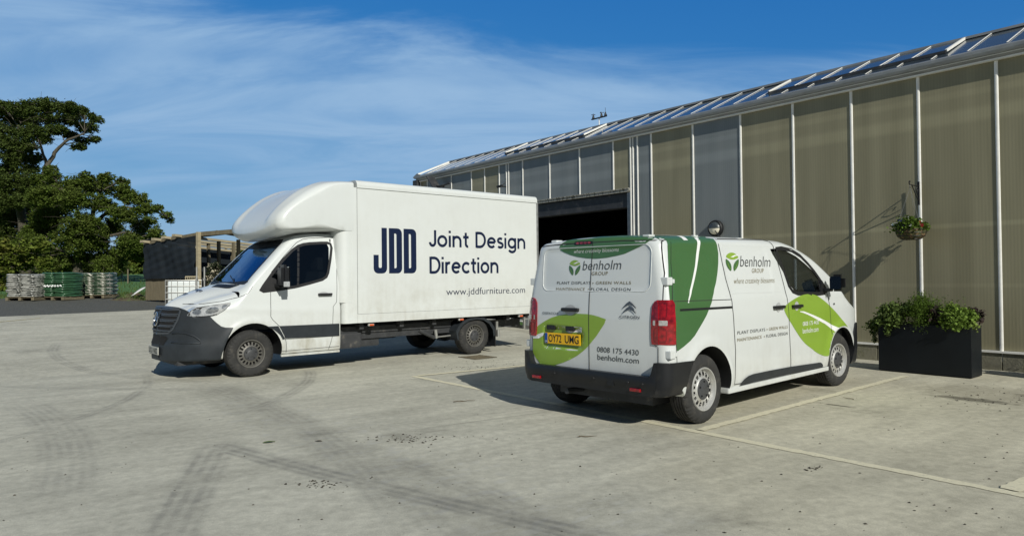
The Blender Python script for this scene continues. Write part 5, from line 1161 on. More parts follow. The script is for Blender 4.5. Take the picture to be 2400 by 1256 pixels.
# cab front wheels and box rear wheels
T0 = make_wheel(0.355, 0.235, 0.215, 18, 0.50, M['trim'], 0.105)
T0.parent = truck; T0.location = (0, 0.985, 0.355); T0.rotation_euler = (0, 0, math.pi)
for x, y, r_ in ((-4.325, 0.985, math.pi), (0, -0.985, 0), (-4.325, -0.985, 0)):
    w = copy_tree(T0, truck); w.location = (x, y, 0.355); w.rotation_euler = (0, 0, r_)

# ---- box body
BX0, BX1, BY, BZ0, BZ1 = -5.92, -1.76, 1.07, 0.735, 3.155
b = MB(); b.box(BX0+0.02, BX1, -BY, BY, 0.885, 3.03); b.build('side_panel', M['bwhite'], truck)
def cove(name, x0, x1, m='bwhite'):
    P = [(-BY-0.006, 3.018), (-BY-0.010, 3.06)]+[(-BY+0.085-0.095*math.cos(t), 3.06+0.095*math.sin(t)) for t in np.linspace(0.15, math.pi/2, 8)]
    P = P+[(-y, z) for y, z in P[::-1]]
    b = MB(); b.prism(P, 'x', x0, x1); o = b.build(name, M[m], truck, True); sharpen(o, 30); return o
cove('roof', BX0, BX1+0.0)
b = MB(); b.prism([(-BY-0.010, 3.015), (-BY-0.016, 3.018), (-BY-0.016, 3.028), (-BY-0.010, 3.03)], 'x', BX0, BX1); b.prism([(BY+0.010, 3.015), (BY+0.016, 3.018), (BY+0.016, 3.028), (BY+0.010, 3.03)], 'x', BX0, BX1); b.build('roof_bead', M['bwhite'], truck)
b = MB()
for s in (-1, 1):
    y0, y1 = sorted((s*(BY-0.04), s*(BY+0.009))); b.box(BX0, BX1, y0, y1, BZ0, 0.884, b=0.006)
b.build('bottom_rail', M['bwhite'], truck)
b = MB(); b.box(BX0+0.02, BX1, -BY+0.05, BY-0.05, 0.74, 0.884); b.build('floor', M['steel'], truck)
b = MB()
for s in (-1, 1):
    y0, y1 = sorted((s*(BY-0.10), s*(BY+0.006))); b.box(BX1+0.001, BX1+0.10, y0, y1, BZ0, 3.02, b=0.008)
b.build('corner_post', M['bwhite'], truck)
b = MB()
for s in (-1, 1):
    y0, y1 = sorted((s*(BY-0.05), s*(BY+0.004))); b.box(BX0-0.03, BX0+0.018, y0, y1, BZ0, 3.03, b=0.005)
b.box(BX0-0.03, BX0+0.018, -BY+0.052, BY-0.052, BZ0, 3.03); b.build('rear_frame', M['alugrey'], truck)
b = MB(); b.box(BX0+0.021, BX1, BY+0.0005, BY+0.0018, 0.8845, 0.8875); b.box(BX1-0.004, BX1, BY+0.0005, BY+0.004, 0.89, 3.015); b.build('panel_seam', M['gap'], truck)
# front fairing under the pod
b = MB(); P = rrect(-1.665, -1.42, -BY, BY, 0.13, 8); P = [(x, y) for x, y in P]
n = len(P); b.prism([(x, y) for x, y in rrect(-1.80, -1.43, -BY+0.0, BY-0.0, 0.16, 8)], 'z', 1.085, 2.42); b.prism(rrect(-1.80, -1.50, -BY, BY, 0.09, 8), 'z', BZ0, 1.084); o = b.build('front_fairing', M['bwhite'], truck, True); sharpen(o, 30)
# pod over the cab
def pod():
    Cp = pch; NY = 72; prof_side = [(-1.70, 3.135), (-1.50, 3.125), (-1.30, 3.10), (-1.15, 3.055), (-1.00, 2.985), (-0.85, 2.895), (-0.72, 2.80), (-0.58, 2.685), (-0.48, 2.59), (-0.41, 2.50), (-0.375, 2.42), (-0.37, 2.36), (-0.39, 2.30), (-0.44, 2.255), (-0.53, 2.235), (-0.65, 2.235), (-0.85, 2.25), (-1.05, 2.265), (-1.25, 2.275), (-1.45, 2.28), (-1.70, 2.285)]
    prof_mid = [(-1.70, 3.15), (-1.50, 3.145), (-1.30, 3.12), (-1.13, 3.075), (-0.95, 3.00), (-0.78, 2.905), (-0.64, 2.79), (-0.51, 2.66), (-0.41, 2.53), (-0.34, 2.42), (-0.31, 2.33), (-0.305, 2.26), (-0.325, 2.20), (-0.365, 2.15), (-0.43, 2.12), (-0.53, 2.13), (-0.75, 2.20), (-1.0, 2.23), (-1.25, 2.25), (-1.45, 2.26), (-1.70, 2.27)]
    def resample(p, k=66):
        p = np.array(p); d = np.r_[0, np.cumsum(np.hypot(*np.diff(p, axis=0).T))]; d /= d[-1]
        u = np.linspace(0, 1, k); fx = pch(list(zip(d, p[:, 0]))); fz = pch(list(zip(d, p[:, 1]))); return np.array([(fx(a), fz(a)) for a in u])
    # both profiles share parameter by vertex index
    def rs(p, k=4):
        out = []; ii = list(range(len(p))); fx = pch([(i, q[0]) for i, q in zip(ii, p)]); fz = pch([(i, q[1]) for i, q in zip(ii, p)])
        for u in np.linspace(0, len(p)-1, (len(p)-1)*k+1): out.append((fx(u), fz(u)))
        return np.array(out)
    A = rs(prof_side); B = rs(prof_mid); V = []; F = []; Yh = BY+0.006
    ys = np.concatenate([[-Yh+0.30*(1-math.cos(t)) for t in np.linspace(0, math.pi/2, 18)], np.linspace(-Yh+0.32, Yh-0.32, 40), [Yh-0.30*(1-math.cos(t)) for t in np.linspace(math.pi/2, 0, 18)]])
    cx, cz = -1.25, 2.65; n = len(A)
    def ring(y):
        a = abs(y)/Yh; k = min(a/0.86, 1)**2.4; P = A*k+B*(1-k)
        # rounding at the flank
        t = max(0, (abs(y)-(Yh-0.24))/0.24); sh_ = 1-math.sqrt(max(0, 1-t**2.6)); out = []
        for i, (x, z) in enumerate(P):
            fwd = smst(-1.62, -0.9, x); bot = smst(2.6, 2.3, z)
            vx, vz = x-cx, z-cz; dn = 0.17*sh_*fwd
            L_ = math.hypot(vx, vz) or 1
            x2 = x-vx/L_*dn; z2 = z-vz/L_*(dn*0.9)
            if fwd < 1: z2 -= 0.07*sh_*(1-fwd)*(1 if z > 2.9 else 0)
            # dished top between two soft shoulders
            ridge = 0.014*math.exp(-((abs(y)-0.78)/0.09)**2); dish = -0.02*smst(0.76, 0.55, abs(y))
            u = i/(n-1); onTop = smst(0.03, 0.12, u)*smst(0.56, 0.42, u)
            z2 += (ridge+dish)*onTop; x2 += (ridge+dish)*onTop*0.7
            out.append((x2, y, z2))
        return out
    idx = []
    for y in ys:
        r = ring(y); idx.append(range(len(V), len(V)+n)); V += r
    for a, c in zip(idx[:-1], idx[1:]):
        for i in range(n-1): F.append((a[i], a[i+1], c[i+1], c[i]))
    # flanks
    for side, r in ((0, idx[0]), (1, idx[-1])):
        P = [V[i] for i in r]; y = P[0][1]; prev = list(r); cxx, czz = -1.30, 2.66
        for s in (0.75, 0.5, 0.25):
            cur = []
            for (x, _, z) in P: cur.append(len(V)); V.append((cxx+(x-cxx)*s, y+(0.004 if side else -0.004)*(1-s), czz+(z-czz)*s))
            for i in range(n): F.append((prev[i], prev[(i+1) % n], cur[(i+1) % n], cur[i]))
            prev = cur
        F.append(tuple(prev))
    o = mesh_obj('cab_pod', V, F, M['podwhite'], truck, True)
    bm = bmesh.new(); bm.from_mesh(o.data); bmesh.ops.remove_doubles(bm, verts=bm.verts[:], dist=1e-5); bmesh.ops.recalc_face_normals(bm, faces=bm.faces[:]); bm.to_mesh(o.data); bm.free()
    sharpen(o, 50); return o
pod()
# ---- lettering on the box (u towards -x)
def flatL(name, shape, m, y=BY+0.0025, parent=None):
    V, F = shape; W = [(x, y, z) for x, z in V]; o = mesh_obj(name, W, F, m, parent or truck)
    bm = bmesh.new(); bm.from_mesh(o.data); bm.normal_update()
    for f in bm.faces:
        if f.normal.y < 0: f.normal_flip()
    bm.to_mesh(o.data); bm.free(); return o
def boxtext(txt, u0, u1, v0, v1, ref=None, **k):
    V, F = fit_text(txt, -u0, -u1, v0, v1, ref=ref, **k); flatL('lettering', ([(-x, z) for x, z in V], F), M['navy'])
zt, zb = 2.36, 1.57
# J: stem on the right, hook on the left
def arcp(cx, cz, rx, rz, a0, a1, n=7): return [(cx+rx*math.cos(R(a0+(a1-a0)*k/n)), cz+rz*math.sin(R(a0+(a1-a0)*k/n))) for k in range(n+1)]
def mx_(L, x0): return [(x0-x, z) for x, z in L]   # letter x to the right, truck x decreases
w = 0.265; s_ = 0.105
J = [(w, zt), (w, zb+0.09)]+[(w-0.09+0.09*math.cos(t), zb+0.09-0.09*math.sin(t)) for t in np.linspace(0, math.pi/2, 6)][1:]+[(0.09-0.09*math.sin(t), zb+0.09-0.09*math.cos(t)) for t in np.linspace(0, math.pi/2, 6)]+[(0, zb+0.32), (0.10, zb+0.32), (0.10, zb+0.12), (0.107, zb+0.10), (0.13, zb+0.095), (0.153, zb+0.10), (0.16, zb+0.12), (0.16, zt)]
flatL('logo_letter', fill_shape([mx_(J, -2.07)]), M['navy'])
def Dl(x0):
    o = [(0, zb), (w-0.09, zb)]+[(w-0.09+0.09*math.sin(t), zb+0.09-0.09*math.cos(t)) for t in np.linspace(0, math.pi/2, 6)][1:]+[(w-0.09+0.09*math.cos(t), zt-0.09+0.09*math.sin(t)) for t in np.linspace(0, math.pi/2, 6)]+[(0, zt)]
    i = [(0.108, zb+0.09), (0.14, zb+0.092), (0.152, zb+0.11), (0.152, zt-0.11), (0.14, zt-0.092), (0.108, zt-0.09)]
    flatL('logo_letter', fill_shape([mx_(o, x0), mx_(i, x0)]), M['navy'])
Dl(-2.375); Dl(-2.675)

def stroke_word(txt, x0, x1, z0, cap):
    """round geometric lettering drawn with even strokes; cap height 1, x height 0.7"""
    A = lambda cx, cy, rx, ry, a0, a1, n=18: [(cx+rx*math.cos(R(a0+(a1-a0)*k/n)), cy+ry*math.sin(R(a0+(a1-a0)*k/n))) for k in range(n+1)]
    G = {'J': ([[(.40, 1), (.40, .28)]+A(.22, .27, .18, .20, 0, -180)[0:]], .50), 'o': ([A(.35, .35, .285, .285, 0, 360, 28)], .76), 'i': ([[(.07, 0), (.07, .70)], [(.07, .86), (.07, 1.0)]], .21),
         'n': ([[(.07, 0), (.07, .70)], A(.33, .38, .26, .255, 165, 0)+[(.59, 0)]], .73), 't': ([[(.20, .92), (.20, .22)]+A(.34, .22, .14, .155, 180, 285), [(0, .64), (.42, .64)]], .47),
         'D': ([[(.07, 0), (.07, 1)], [(.07, .935), (.33, .935)]+A(.33, .5, .40, .435, 90, -90)+[(.07, .065)]], .84), 'e': ([[(.09, .37), (.63, .37)], A(.36, .35, .285, .285, 5, 318, 24)], .74),
         's': ([A(.27, .505, .19, .135, 40, 255, 12)[0:]+A(.27, .205, .20, .145, 78, -150, 14)], .56), 'g': ([A(.35, .36, .28, .28, 0, 360, 26), [(.63, .70), (.63, -.02)]+A(.36, -.02, .27, .20, 0, -160)], .77),
         'r': ([[(.07, 0), (.07, .70)], A(.30, .40, .23, .24, 170, 72, 8)], .42), 'c': ([A(.36, .35, .285, .285, 42, 318, 22)], .67), ' ': ([], .36)}
    cur = 0; items = []
    for ch in txt:
        st_, adv = G[ch]; items.append((cur, st_)); cur += adv+0.06
    W = cur-0.06; kx = (x0-x1)/W; kk = 0
    for cx, st_ in items:
        if not st_: continue
        V = []; F = []
        for ln in st_:
            v, f = strip_shape([(p[0]*kx/cap*1.0, p[1]) for p in ln], 0.165); kk += 1; b_ = len(V)
            V += [(x0-(cx*kx+p[0]*cap), BY+0.002+0.0004*(kk % 6), z0+p[1]*cap) for p in v]; F += [tuple(b_+i for i in q) for q in f]
        o = mesh_obj('lettering', V, F, M['navy'], truck)
        bm = bmesh.new(); bm.from_mesh(o.data); bm.normal_update()
        for f in bm.faces:
            if f.normal.y < 0: f.normal_flip()
        bm.to_mesh(o.data); bm.free()
stroke_word('Joint Design', -3.225, -5.600, 2.055, 0.305); stroke_word('Direction', -3.225, -4.875, 1.565, 0.305)
boxtext('www.jddfurniture.com', -3.59, -5.56, 1.160, 1.288, ref='www.ddfurniture.com', bold=-0.004)
# ---- underneath
b = MB()
for s in (-1, 1):
    y = s*0.62; b.box(-5.75, -1.0, min(y, y+s*0.07), max(y, y+s*0.07), 0.46, 0.62)
b.build('chassis_rail', M['steel'], truck)
b = MB()
for x in (-1.9, -2.7, -3.4, -5.2, -5.7): b.box(x-0.04, x+0.04, -0.95, 0.95, 0.62, 0.73)
b.build('cross_member', M['steel'], truck)
b = MB(); b.box(-3.86, -1.55, 0.78, 0.83, 0.55, 0.66); b.box(-3.86, -1.55, 0.78, 0.80, 0.44, 0.548, b=0.004); b.box(-2.35, -1.9, 0.5, 0.76, 0.30, 0.5, b=0.04); b.build('side_rail', M['steel'], truck)
for s in (-1, 1): b = MB(); b.box(-1.95, -1.50, s*0.78-0.08, s*0.78+0.08, 0.30, 0.56, b=0.03); b.build('side_box', M['steel'], truck)
b = MB(); b.tube([(-3.16, 0.80, 0.52), (-3.46, 0.86, 0.37)], 0.035, 8); b.tube([(-3.48, 0.87, 0.52), (-3.50, 0.87, 0.36)], 0.03, 8, 1); b.tube([(-3.52, 0.87, 0.38), (-3.84, 0.84, 0.385)], 0.014, 6, 1); b.build('tail_lift_arm', [M['steel'], M['galv']], truck)
b = MB(); b.tube([(-4.325, -0.8, 0.355), (-4.325, 0.8, 0.355)], 0.07, 10); V, F, _ = lathe([(-0.16, 0.02), (-0.15, 0.12), (0, 0.16), (0.15, 0.12), (0.16, 0.02)], 14, 'y'); b.add([(x-4.325, y, z+0.355) for x, y, z in V], F); b.build('rear_axle', M['steel'], truck)
b = MB()
for s in (-1, 1): b.bar((-3.7, s*0.70, 0.50), (-4.95, s*0.70, 0.50), 0.07, 0.035)
b.build('leaf_spring', M['steel'], truck)
b = MB(); b.box(-3.3, -2.4, -0.75, -0.2, 0.32, 0.58, b=0.05); b.tube([(-1.0, -0.3, 0.4), (-3.9, -0.35, 0.42), (-5.5, -0.5, 0.42)], 0.045, 8); b.build('fuel_tank', M['steel'], truck)
# mudguards and flaps
for s in (1, -1):
    pr = [(-3.86, 0.34), (-3.84, 0.48), (-3.90, 0.57), (-4.00, 0.645), (-4.13, 0.70), (-4.32, 0.725), (-4.52, 0.70), (-4.68, 0.62), (-4.78, 0.50), (-4.80, 0.36)]
    V = []; F = []
    for x, z in pr: V += [(x, s*0.70, z), (x, s*1.03, z)]
    for i in range(len(pr)-1): F.append((2*i, 2*i+1, 2*i+3, 2*i+2))
    k = len(V)
    inn = [(x+(0.10 if x > -4.325 else -0.0)*0-(x+4.325)*0.10, z-0.045) for x, z in pr]
    for (x, z), (x2, z2) in zip(pr, inn): V += [(x, s*1.031, z), (x2, s*1.031, z2)]
    for i in range(len(pr)-1): F.append((k+2*i, k+2*i+1, k+2*i+3, k+2*i+2))
    mesh_obj('mudguard', V, F, M['plastic'], truck)
    b = MB(); b.box(-4.83, -4.81, min(s*0.70, s*1.0), max(s*0.70, s*1.0), 0.12, 0.60); b.build('mud_flap', M['vplastic'], truck); b = MB(); b.box(-3.885, -3.86, min(s*0.80, s*1.03), max(s*0.80, s*1.03), 0.30, 0.50); b.build('mud_flap', M['vplastic'], truck)
b = MB(); b.box(-4.98, -4.93, 0.84, 0.90, 0.30, 0.60); b.tube([(-4.955, 0.93, 0.30), (-4.955, 0.93, 0.44)], 0.03, 10); b.build('support_bracket', M['galv'], truck)
b = MB(); b.box(-5.635, -5.595, 0.95, 0.99, 0.42, 0.66); b.build('rear_post', M['galv'], truck)
b = MB(); b.box(-5.95, -5.90, -0.95, 0.95, 0.40, 0.46); b.box(-5.90, -5.65, 0.93, 0.96, 0.61, 0.63); b.box(-6.02, -5.96, -0.98, 0.98, 0.66, 0.74); b.build('rear_bar', M['galv'], truck)
for x in (-2.03, -3.95, -5.46):
    mk = bpy.data.objects.new('side_marker', None); link(mk, truck)
    b = MB(); b.box(x-0.055, x+0.055, BY-0.06, BY-0.015, 0.672, 0.712, b=0.014); b.build('base', M['glett'], mk)
    b = MB(); b.box(x-0.04, x+0.04, BY-0.015, BY+0.003, 0.678, 0.706, b=0.008); b.build('lens', M['orange'], mk)
b = MB(); b.box(0.0, 0.95, -0.60, 0.60, 0.22, 0.5); b.tube([(0, -0.8, 0.33), (0, 0.8, 0.33)], 0.05, 8); b.box(-1.5, 0.0, -0.6, 0.6, 0.30, 0.6); b.build('underbody', M['steel'], truck)
for s in (-1, 1): b = MB(); b.box(-1.47, -0.47, s*0.965-0.02, s*0.965+0.02, 0.268, 0.302, b=0.008); b.build('sill', M['twhite'], truck)

# ============================================================ PLANTER, BASKET, PLANTS
def leaf_cloud(centers, n, size, sd_, mat_, name, parent=None, up=0.35, seed=0, shape='quad', flat=1.0, stretch=(1, 1, 1), aspect=1.6):
    """centers: list of (x,y,z,r); leaves gather in small clumps inside every ball"""
    r = np.random.default_rng(seed); C = np.array(centers); w = C[:, 3]**2; w /= w.sum()
    k = r.choice(len(C), n, p=w); nc = 26 if n < 20000 else 60
    sub = r.normal(size=(len(C), nc, 3)); sub /= np.linalg.norm(sub, axis=2, keepdims=True); sub *= (r.random((len(C), nc, 1))**0.45)
    j = r.integers(0, nc, n); P = C[k, :3]+(sub[k, j]*0.92+r.normal(size=(n, 3))*sd_)*C[k, 3:4]*np.array(stretch)*np.array([1, 1, flat])
    nrm = r.normal(size=(n, 3)); nrm[:, 2] = np.abs(nrm[:, 2])+up; nrm /= np.linalg.norm(nrm, axis=1, keepdims=True)
    a = np.cross(nrm, r.normal(size=(n, 3))); a /= np.linalg.norm(a, axis=1, keepdims=True); b = np.cross(nrm, a)
    s = (size*(0.6+0.8*r.random(n)))[:, None]
    if shape == 'quad': cs = [(-.5, 0), (0, -.5/aspect), (.5, 0), (0, .5/aspect)]
    else: cs = [(-.5, 0), (-.25, -.36), (.22, -.34), (.55, 0), (.22, .34), (-.25, .36)]
    V = np.stack([P+a*s*c[0]+b*s*c[1]+nrm*s*0.10*(abs(c[0])-.2) for c in cs], 1).reshape(-1, 3); m = len(cs)
    me = bpy.data.meshes.new(name); me.vertices.add(len(V)); me.vertices.foreach_set('co', V.ravel()); me.loops.add(n*m); me.loops.foreach_set('vertex_index', np.arange(n*m, dtype=np.int32))
    me.polygons.add(n); me.polygons.foreach_set('loop_start', np.arange(0, n*m, m, dtype=np.int32)); me.polygons.foreach_set('loop_total', np.full(n, m, dtype=np.int32)); me.materials.append(mat_); me.update(); me.validate()
    o = bpy.data.objects.new(name, me); link(o, parent); return o
def leafmat(name, c, c2=None, island=0.4, trans=0.25, rough=0.7): return mat(name, c, rough, spec=0.15, col2=c2, vscale=1.2, c2t=(0.45, 0.6), island=island, trans=trans)
M['leaf_box'] = leafmat('box_leaf', (0.085, 0.14, 0.02)); M['leaf_ivy'] = leafmat('ivy_leaf', (0.11, 0.16, 0.04), (0.22, 0.25, 0.13), 0.45); M['leaf_euo'] = leafmat('light_leaf', (0.15, 0.23, 0.04), (0.22, 0.28, 0.07), 0.4)
M['leaf_heu'] = leafmat('purple_leaf', (0.045, 0.035, 0.03), (0.10, 0.02, 0.025), 0.5, 0.1); M['anthracite'] = mat('anthracite_planter', (0.005, 0.0075, 0.010), 0.5, spec=0.3, var=0.25, vscale=3, bump=0.1, bscale=120)
M['soil'] = mat('soil', (0.03, 0.022, 0.015), 0.95, bump=0.6, bscale=40)
def planter(s0, s1, label):
    p = thing('planter', label, 'planter', tuple(gl((s0+s1)/2, 1.07, 0)), AZ, 'dark planters along the greenhouse wall'); w = (s1-s0)/2
    b = MB(); b.box(-w, w, -0.21, 0.21, 0.012, 0.705, b=0.006); b.build('box', M['anthracite'], p)
    b = MB(); b.box(-w-0.004, w+0.004, -0.214, 0.214, 0.706, 0.718, b=0.004); b.build('rim', M['anthracite'], p)
    b = MB(); b.box(-w+0.03, w-0.03, -0.18, 0.18, 0.719, 0.735); b.build('soil', M['soil'], p); return p
planter(3.415, 4.655, 'black rectangular planter full of mixed shrubs against the greenhouse wall')
def plant(kind, label, s, y, z, blobs, n, size, m, seed, **kw):
    t = thing(kind, label, 'plant', tuple(gl(s, y, z)), AZ); leaf_cloud([(a, b_, c, r) for a, b_, c, r in blobs], n, size, kw.pop('sd', 0.24), m, 'foliage', t, seed=seed, **kw)
    b = MB(); r = random.Random(seed)
    for k in range(9):
        q = blobs[k % len(blobs)]; b.tube([(q[0]*0.3, q[1]*0.3, 0.0), (q[0]*0.7, q[1]*0.7, q[2]*0.6), (q[0]+r.uniform(-.5, .5)*q[3], q[1]+r.uniform(-.5, .5)*q[3], q[2]+q[3]*0.7)], [0.006, 0.004, 0.002], 5)
    b.build('stem', M['soil'], t); return t
Z0 = 0.76
plant('box_shrub', 'clipped round green box shrub in the middle of the black planter', 4.06, 1.07, Z0, [(0, 0.02, 0.18, 0.20), (0.08, 0.05, 0.15, 0.17), (-0.09, 0.04, 0.14, 0.17), (0, 0.10, 0.08, 0.18), (0.05, 0.02, 0.24, 0.14)], 15000, 0.019, M['leaf_box'], 1, sd=0.30)
plant('ivy', 'variegated ivy trailing over the left end of the black planter', 4.50, 1.10, Z0, [(0.05, 0.02, 0.10, 0.15), (-0.08, 0.04, 0.13, 0.16), (0.10, 0.12, 0.02, 0.13), (-0.14, 0.14, 0.00, 0.11), (0.19, 0.06, -0.06, 0.10), (0.24, 0.08, -0.18, 0.08), (0.27, 0.03, -0.30, 0.05), (0.0, 0.20, -0.08, 0.06), (0.02, 0.20, -0.18, 0.045), (-0.16, -0.05, 0.17, 0.11), (0.12, 0.02, 0.08, 0.14), (0.26, 0.10, -0.08, 0.09), (-0.02, 0.16, 0.02, 0.12)], 5200, 0.033, M['leaf_ivy'], 2, shape='hex')
plant('heuchera', 'purple leaved heuchera right of the round box shrub', 3.86, 1.10, Z0, [(0, 0, 0.08, 0.13), (-0.06, 0.08, 0.04, 0.12), (0.02, 0.1, 0.13, 0.10)], 800, 0.050, M['leaf_heu'], 3, shape='hex')
plant('heuchera', 'dark red leaved heuchera behind the trailing ivy', 4.40, 1.0, Z0, [(0, 0, 0.12, 0.13), (0.10, 0.0, 0.15, 0.10), (0.13, 0.02, 0.21, 0.05)], 420, 0.050, M['leaf_heu'], 4, shape='hex')
plant('euonymus', 'light green leafy shrub at the right end of the black planter', 3.62, 1.10, Z0, [(0.04, 0, 0.13, 0.15), (-0.10, 0.02, 0.05, 0.15), (0.0, 0.12, 0.02, 0.14), (-0.17, 0.10, -0.02, 0.09), (0.12, 0.08, 0.12, 0.12), (-0.18, 0.0, 0.10, 0.08), (0.1, 0.15, 0.0, 0.10), (-0.05, 0.17, -0.02, 0.09)], 4600, 0.034, M['leaf_euo'], 5, shape='hex')
plant('heuchera', 'dark red leaved heuchera at the far right end of planter', 3.50, 0.98, Z0, [(0, 0, 0.14, 0.10), (-0.05, 0.02, 0.10, 0.10)], 420, 0.045, M['leaf_heu'], 6, shape='hex')
b = MB(); r_ = random.Random(5); tw = thing('wispy_stems', 'thin wispy seed stems rising from the planter shrubs', 'plant', tuple(gl(3.9, 1.05, Z0)), AZ)
for k in range(14):
    x = r_.uniform(-0.35, 0.65); z = r_.uniform(0.30, 0.42); b.tube([(x, 0, 0.05), (x+r_.uniform(-.02, .02), 0.02, z*0.6), (x+r_.uniform(-.05, .05), 0.03, z)], [0.002, 0.0015, 0.001], 4)
b.build('stem', M['leaf_euo'], tw); leaf_cloud([(x, 0.03, 0.36, 0.06) for x in (-0.3, -0.1, 0.1, 0.35, 0.6)], 40, 0.022, 0.3, M['leaf_ivy'], 'leaf', tw, seed=8)
# planter beyond the right edge of the view: its shadow falls into it
planter(1.15, 2.40, 'black rectangular planter standing just right of the planted one')
o_ = [o for o in bpy.data.objects if o.name == 'planter.001'][0]; o_.location = gl(1.78, 0.62, 0)
plant('box_shrub', 'round green shrub in the farther right planter', 1.8, 0.62, Z0, [(0, 0, 0.1, 0.2), (0.3, 0, 0.1, 0.18), (-0.3, 0, 0.1, 0.18)], 2500, 0.03, M['leaf_box'], 11)

# hanging basket and its bracket
M['iron'] = mat('black_iron', (0.01, 0.01, 0.011), 0.45)
br = thing('basket_bracket', 'black wrought iron bracket fixed to white wall post', 'bracket', tuple(gl(4.495, 0.062, 2.6)), AZ)
b = MB(); b.box(-0.016, 0.016, 0, 0.010, -0.02, 0.36); b.build('back_plate', M['iron'], br)
b = MB(); b.tube([(0, 0.005, 0.285), (0, 0.34, 0.285), (0, 0.37, 0.30), (0, 0.375, 0.335), (0, 0.35, 0.345), (0, 0.34, 0.325)], 0.009, 7); b.tube([(0, 0.34, 0.285), (0, 0.35, 0.25), (0, 0.33, 0.24)], 0.006, 6); b.build('arm', M['iron'], br)
b = MB(); b.tube([(0, 0.008, 0.04), (0, 0.10, 0.12), (0, 0.26, 0.275)], 0.008, 7); b.tube([(0, 0.02, 0.13), (0, 0.07, 0.16), (0, 0.10, 0.22), (0, 0.07, 0.26), (0, 0.04, 0.23), (0, 0.05, 0.2)], 0.006, 6); b.build('brace', M['iron'], br)
hb_ = thing('hanging_basket', 'moss lined wire hanging basket with pansies below iron bracket', 'hanging basket', tuple(gl(4.495, 0.062+0.335, 2.005)), AZ)
M['moss'] = mat('moss', (0.07, 0.075, 0.025), 0.95, var=0.4, vscale=14, col2=(0.16, 0.10, 0.05), c2t=(0.45, 0.6), bump=1.0, bscale=45)
V, F, _ = lathe([(0.0, 0.001), (0.002, 0.08), (0.012, 0.13), (0.05, 0.185), (0.10, 0.208), (0.165, 0.212), (0.175, 0.20), (0.16, 0.001)], 40, 'z', disp=lambda i, t, a, r: (a, r*(1+0.02*math.sin(9*t+i)+0.015*math.sin(17*t)))); mesh_obj('moss_liner', V, F, M['moss'], hb_, True)
b = MB()
for z, r in ((0.015, 0.14), (0.06, 0.196), (0.11, 0.216), (0.165, 0.221)): b.tube([(r*math.cos(2*math.pi*k/32), r*math.sin(2*math.pi*k/32), z) for k in range(33)], 0.0035, 5, caps=False)
for k in range(14):
    a = 2*math.pi*k/14; b.tube([(r*math.cos(a), r*math.sin(a), z) for r, z in ((0.07, 0.0), (0.14, 0.014), (0.196, 0.06), (0.216, 0.11), (0.221, 0.165))], 0.003, 5)
b.build('wire_frame', M['iron'], hb_)
for k in range(3):
    a = 2*math.pi*k/3+0.5; b = MB(); p = Vector((0.218*math.cos(a), 0.218*math.sin(a), 0.17)); q = Vector((0, 0, 0.835))
    for i in range(34):
        c0 = p+(q-p)*(i/34); c1 = p+(q-p)*((i+0.85)/34); w = 0.006; sd2 = Vector((0, w, 0)) if i % 2 else Vector((w, 0, 0)); b.tube([c0-sd2*0.6, c0+(c1-c0)*0.5-sd2, c1-sd2*0.6], 0.0018, 4); b.tube([c0+sd2*0.6, c0+(c1-c0)*0.5+sd2, c1+sd2*0.6], 0.0018, 4)
    b.build('chain', M['galv'], hb_)
pf = thing('pansies', 'blue, white and red pansies growing in the hanging basket', 'flowers', tuple(gl(4.495, 0.397, 2.17)), AZ)
leaf_cloud([(0, 0, 0.06, 0.22), (0, 0.05, 0.10, 0.14), (0.13, 0, 0.05, 0.14), (-0.14, 0, 0.03, 0.12), (0, 0.13, 0.0, 0.13), (0, -0.12, 0.02, 0.12)], 3200, 0.036, 0.28, M['leaf_box'], 'foliage', pf, seed=21, flat=0.55, shape='hex')
def bloom(c, m, seed):
    r = random.Random(seed); b = MB(); c = Vector(c); n = Vector((r.uniform(-.4, .4), 0.9, r.uniform(0, .6))).normalized(); a = n.orthogonal().normalized(); d = n.cross(a)
    for k in range(5):
        t = 2*math.pi*k/5; e = a*math.cos(t)+d*math.sin(t); f = n.cross(e); q = c+e*0.014
        b.add([q-e*0.012+n*0.002*k, q+f*0.013+n*(0.002*k+.004), q+e*0.016+n*(0.002*k+.003), q-f*0.013+n*0.002*k], [(0, 1, 2, 3)])
    b.build('bloom', m, pf, norm=False)
fm = [mat('blue_petal', (0.02, 0.025, 0.12), 0.7), mat('white_petal', (0.7, 0.7, 0.66), 0.7), mat('red_petal', (0.40, 0.03, 0.03), 0.7), mat('yellow_petal', (0.65, 0.42, 0.06), 0.7)]
for k in range(30):
    x = random.uniform(-0.22, 0.22); m = fm[0] if x > 0.06 else (fm[1] if x > -0.08 else random.choice([fm[2], fm[2], fm[3]])); y_ = random.uniform(0.02, 0.17)
    bloom((x, y_, random.uniform(0.05, 0.20)*(1-abs(x)*1.2)), m if random.random() > .25 else fm[1] if x > -.12 else fm[3], k)

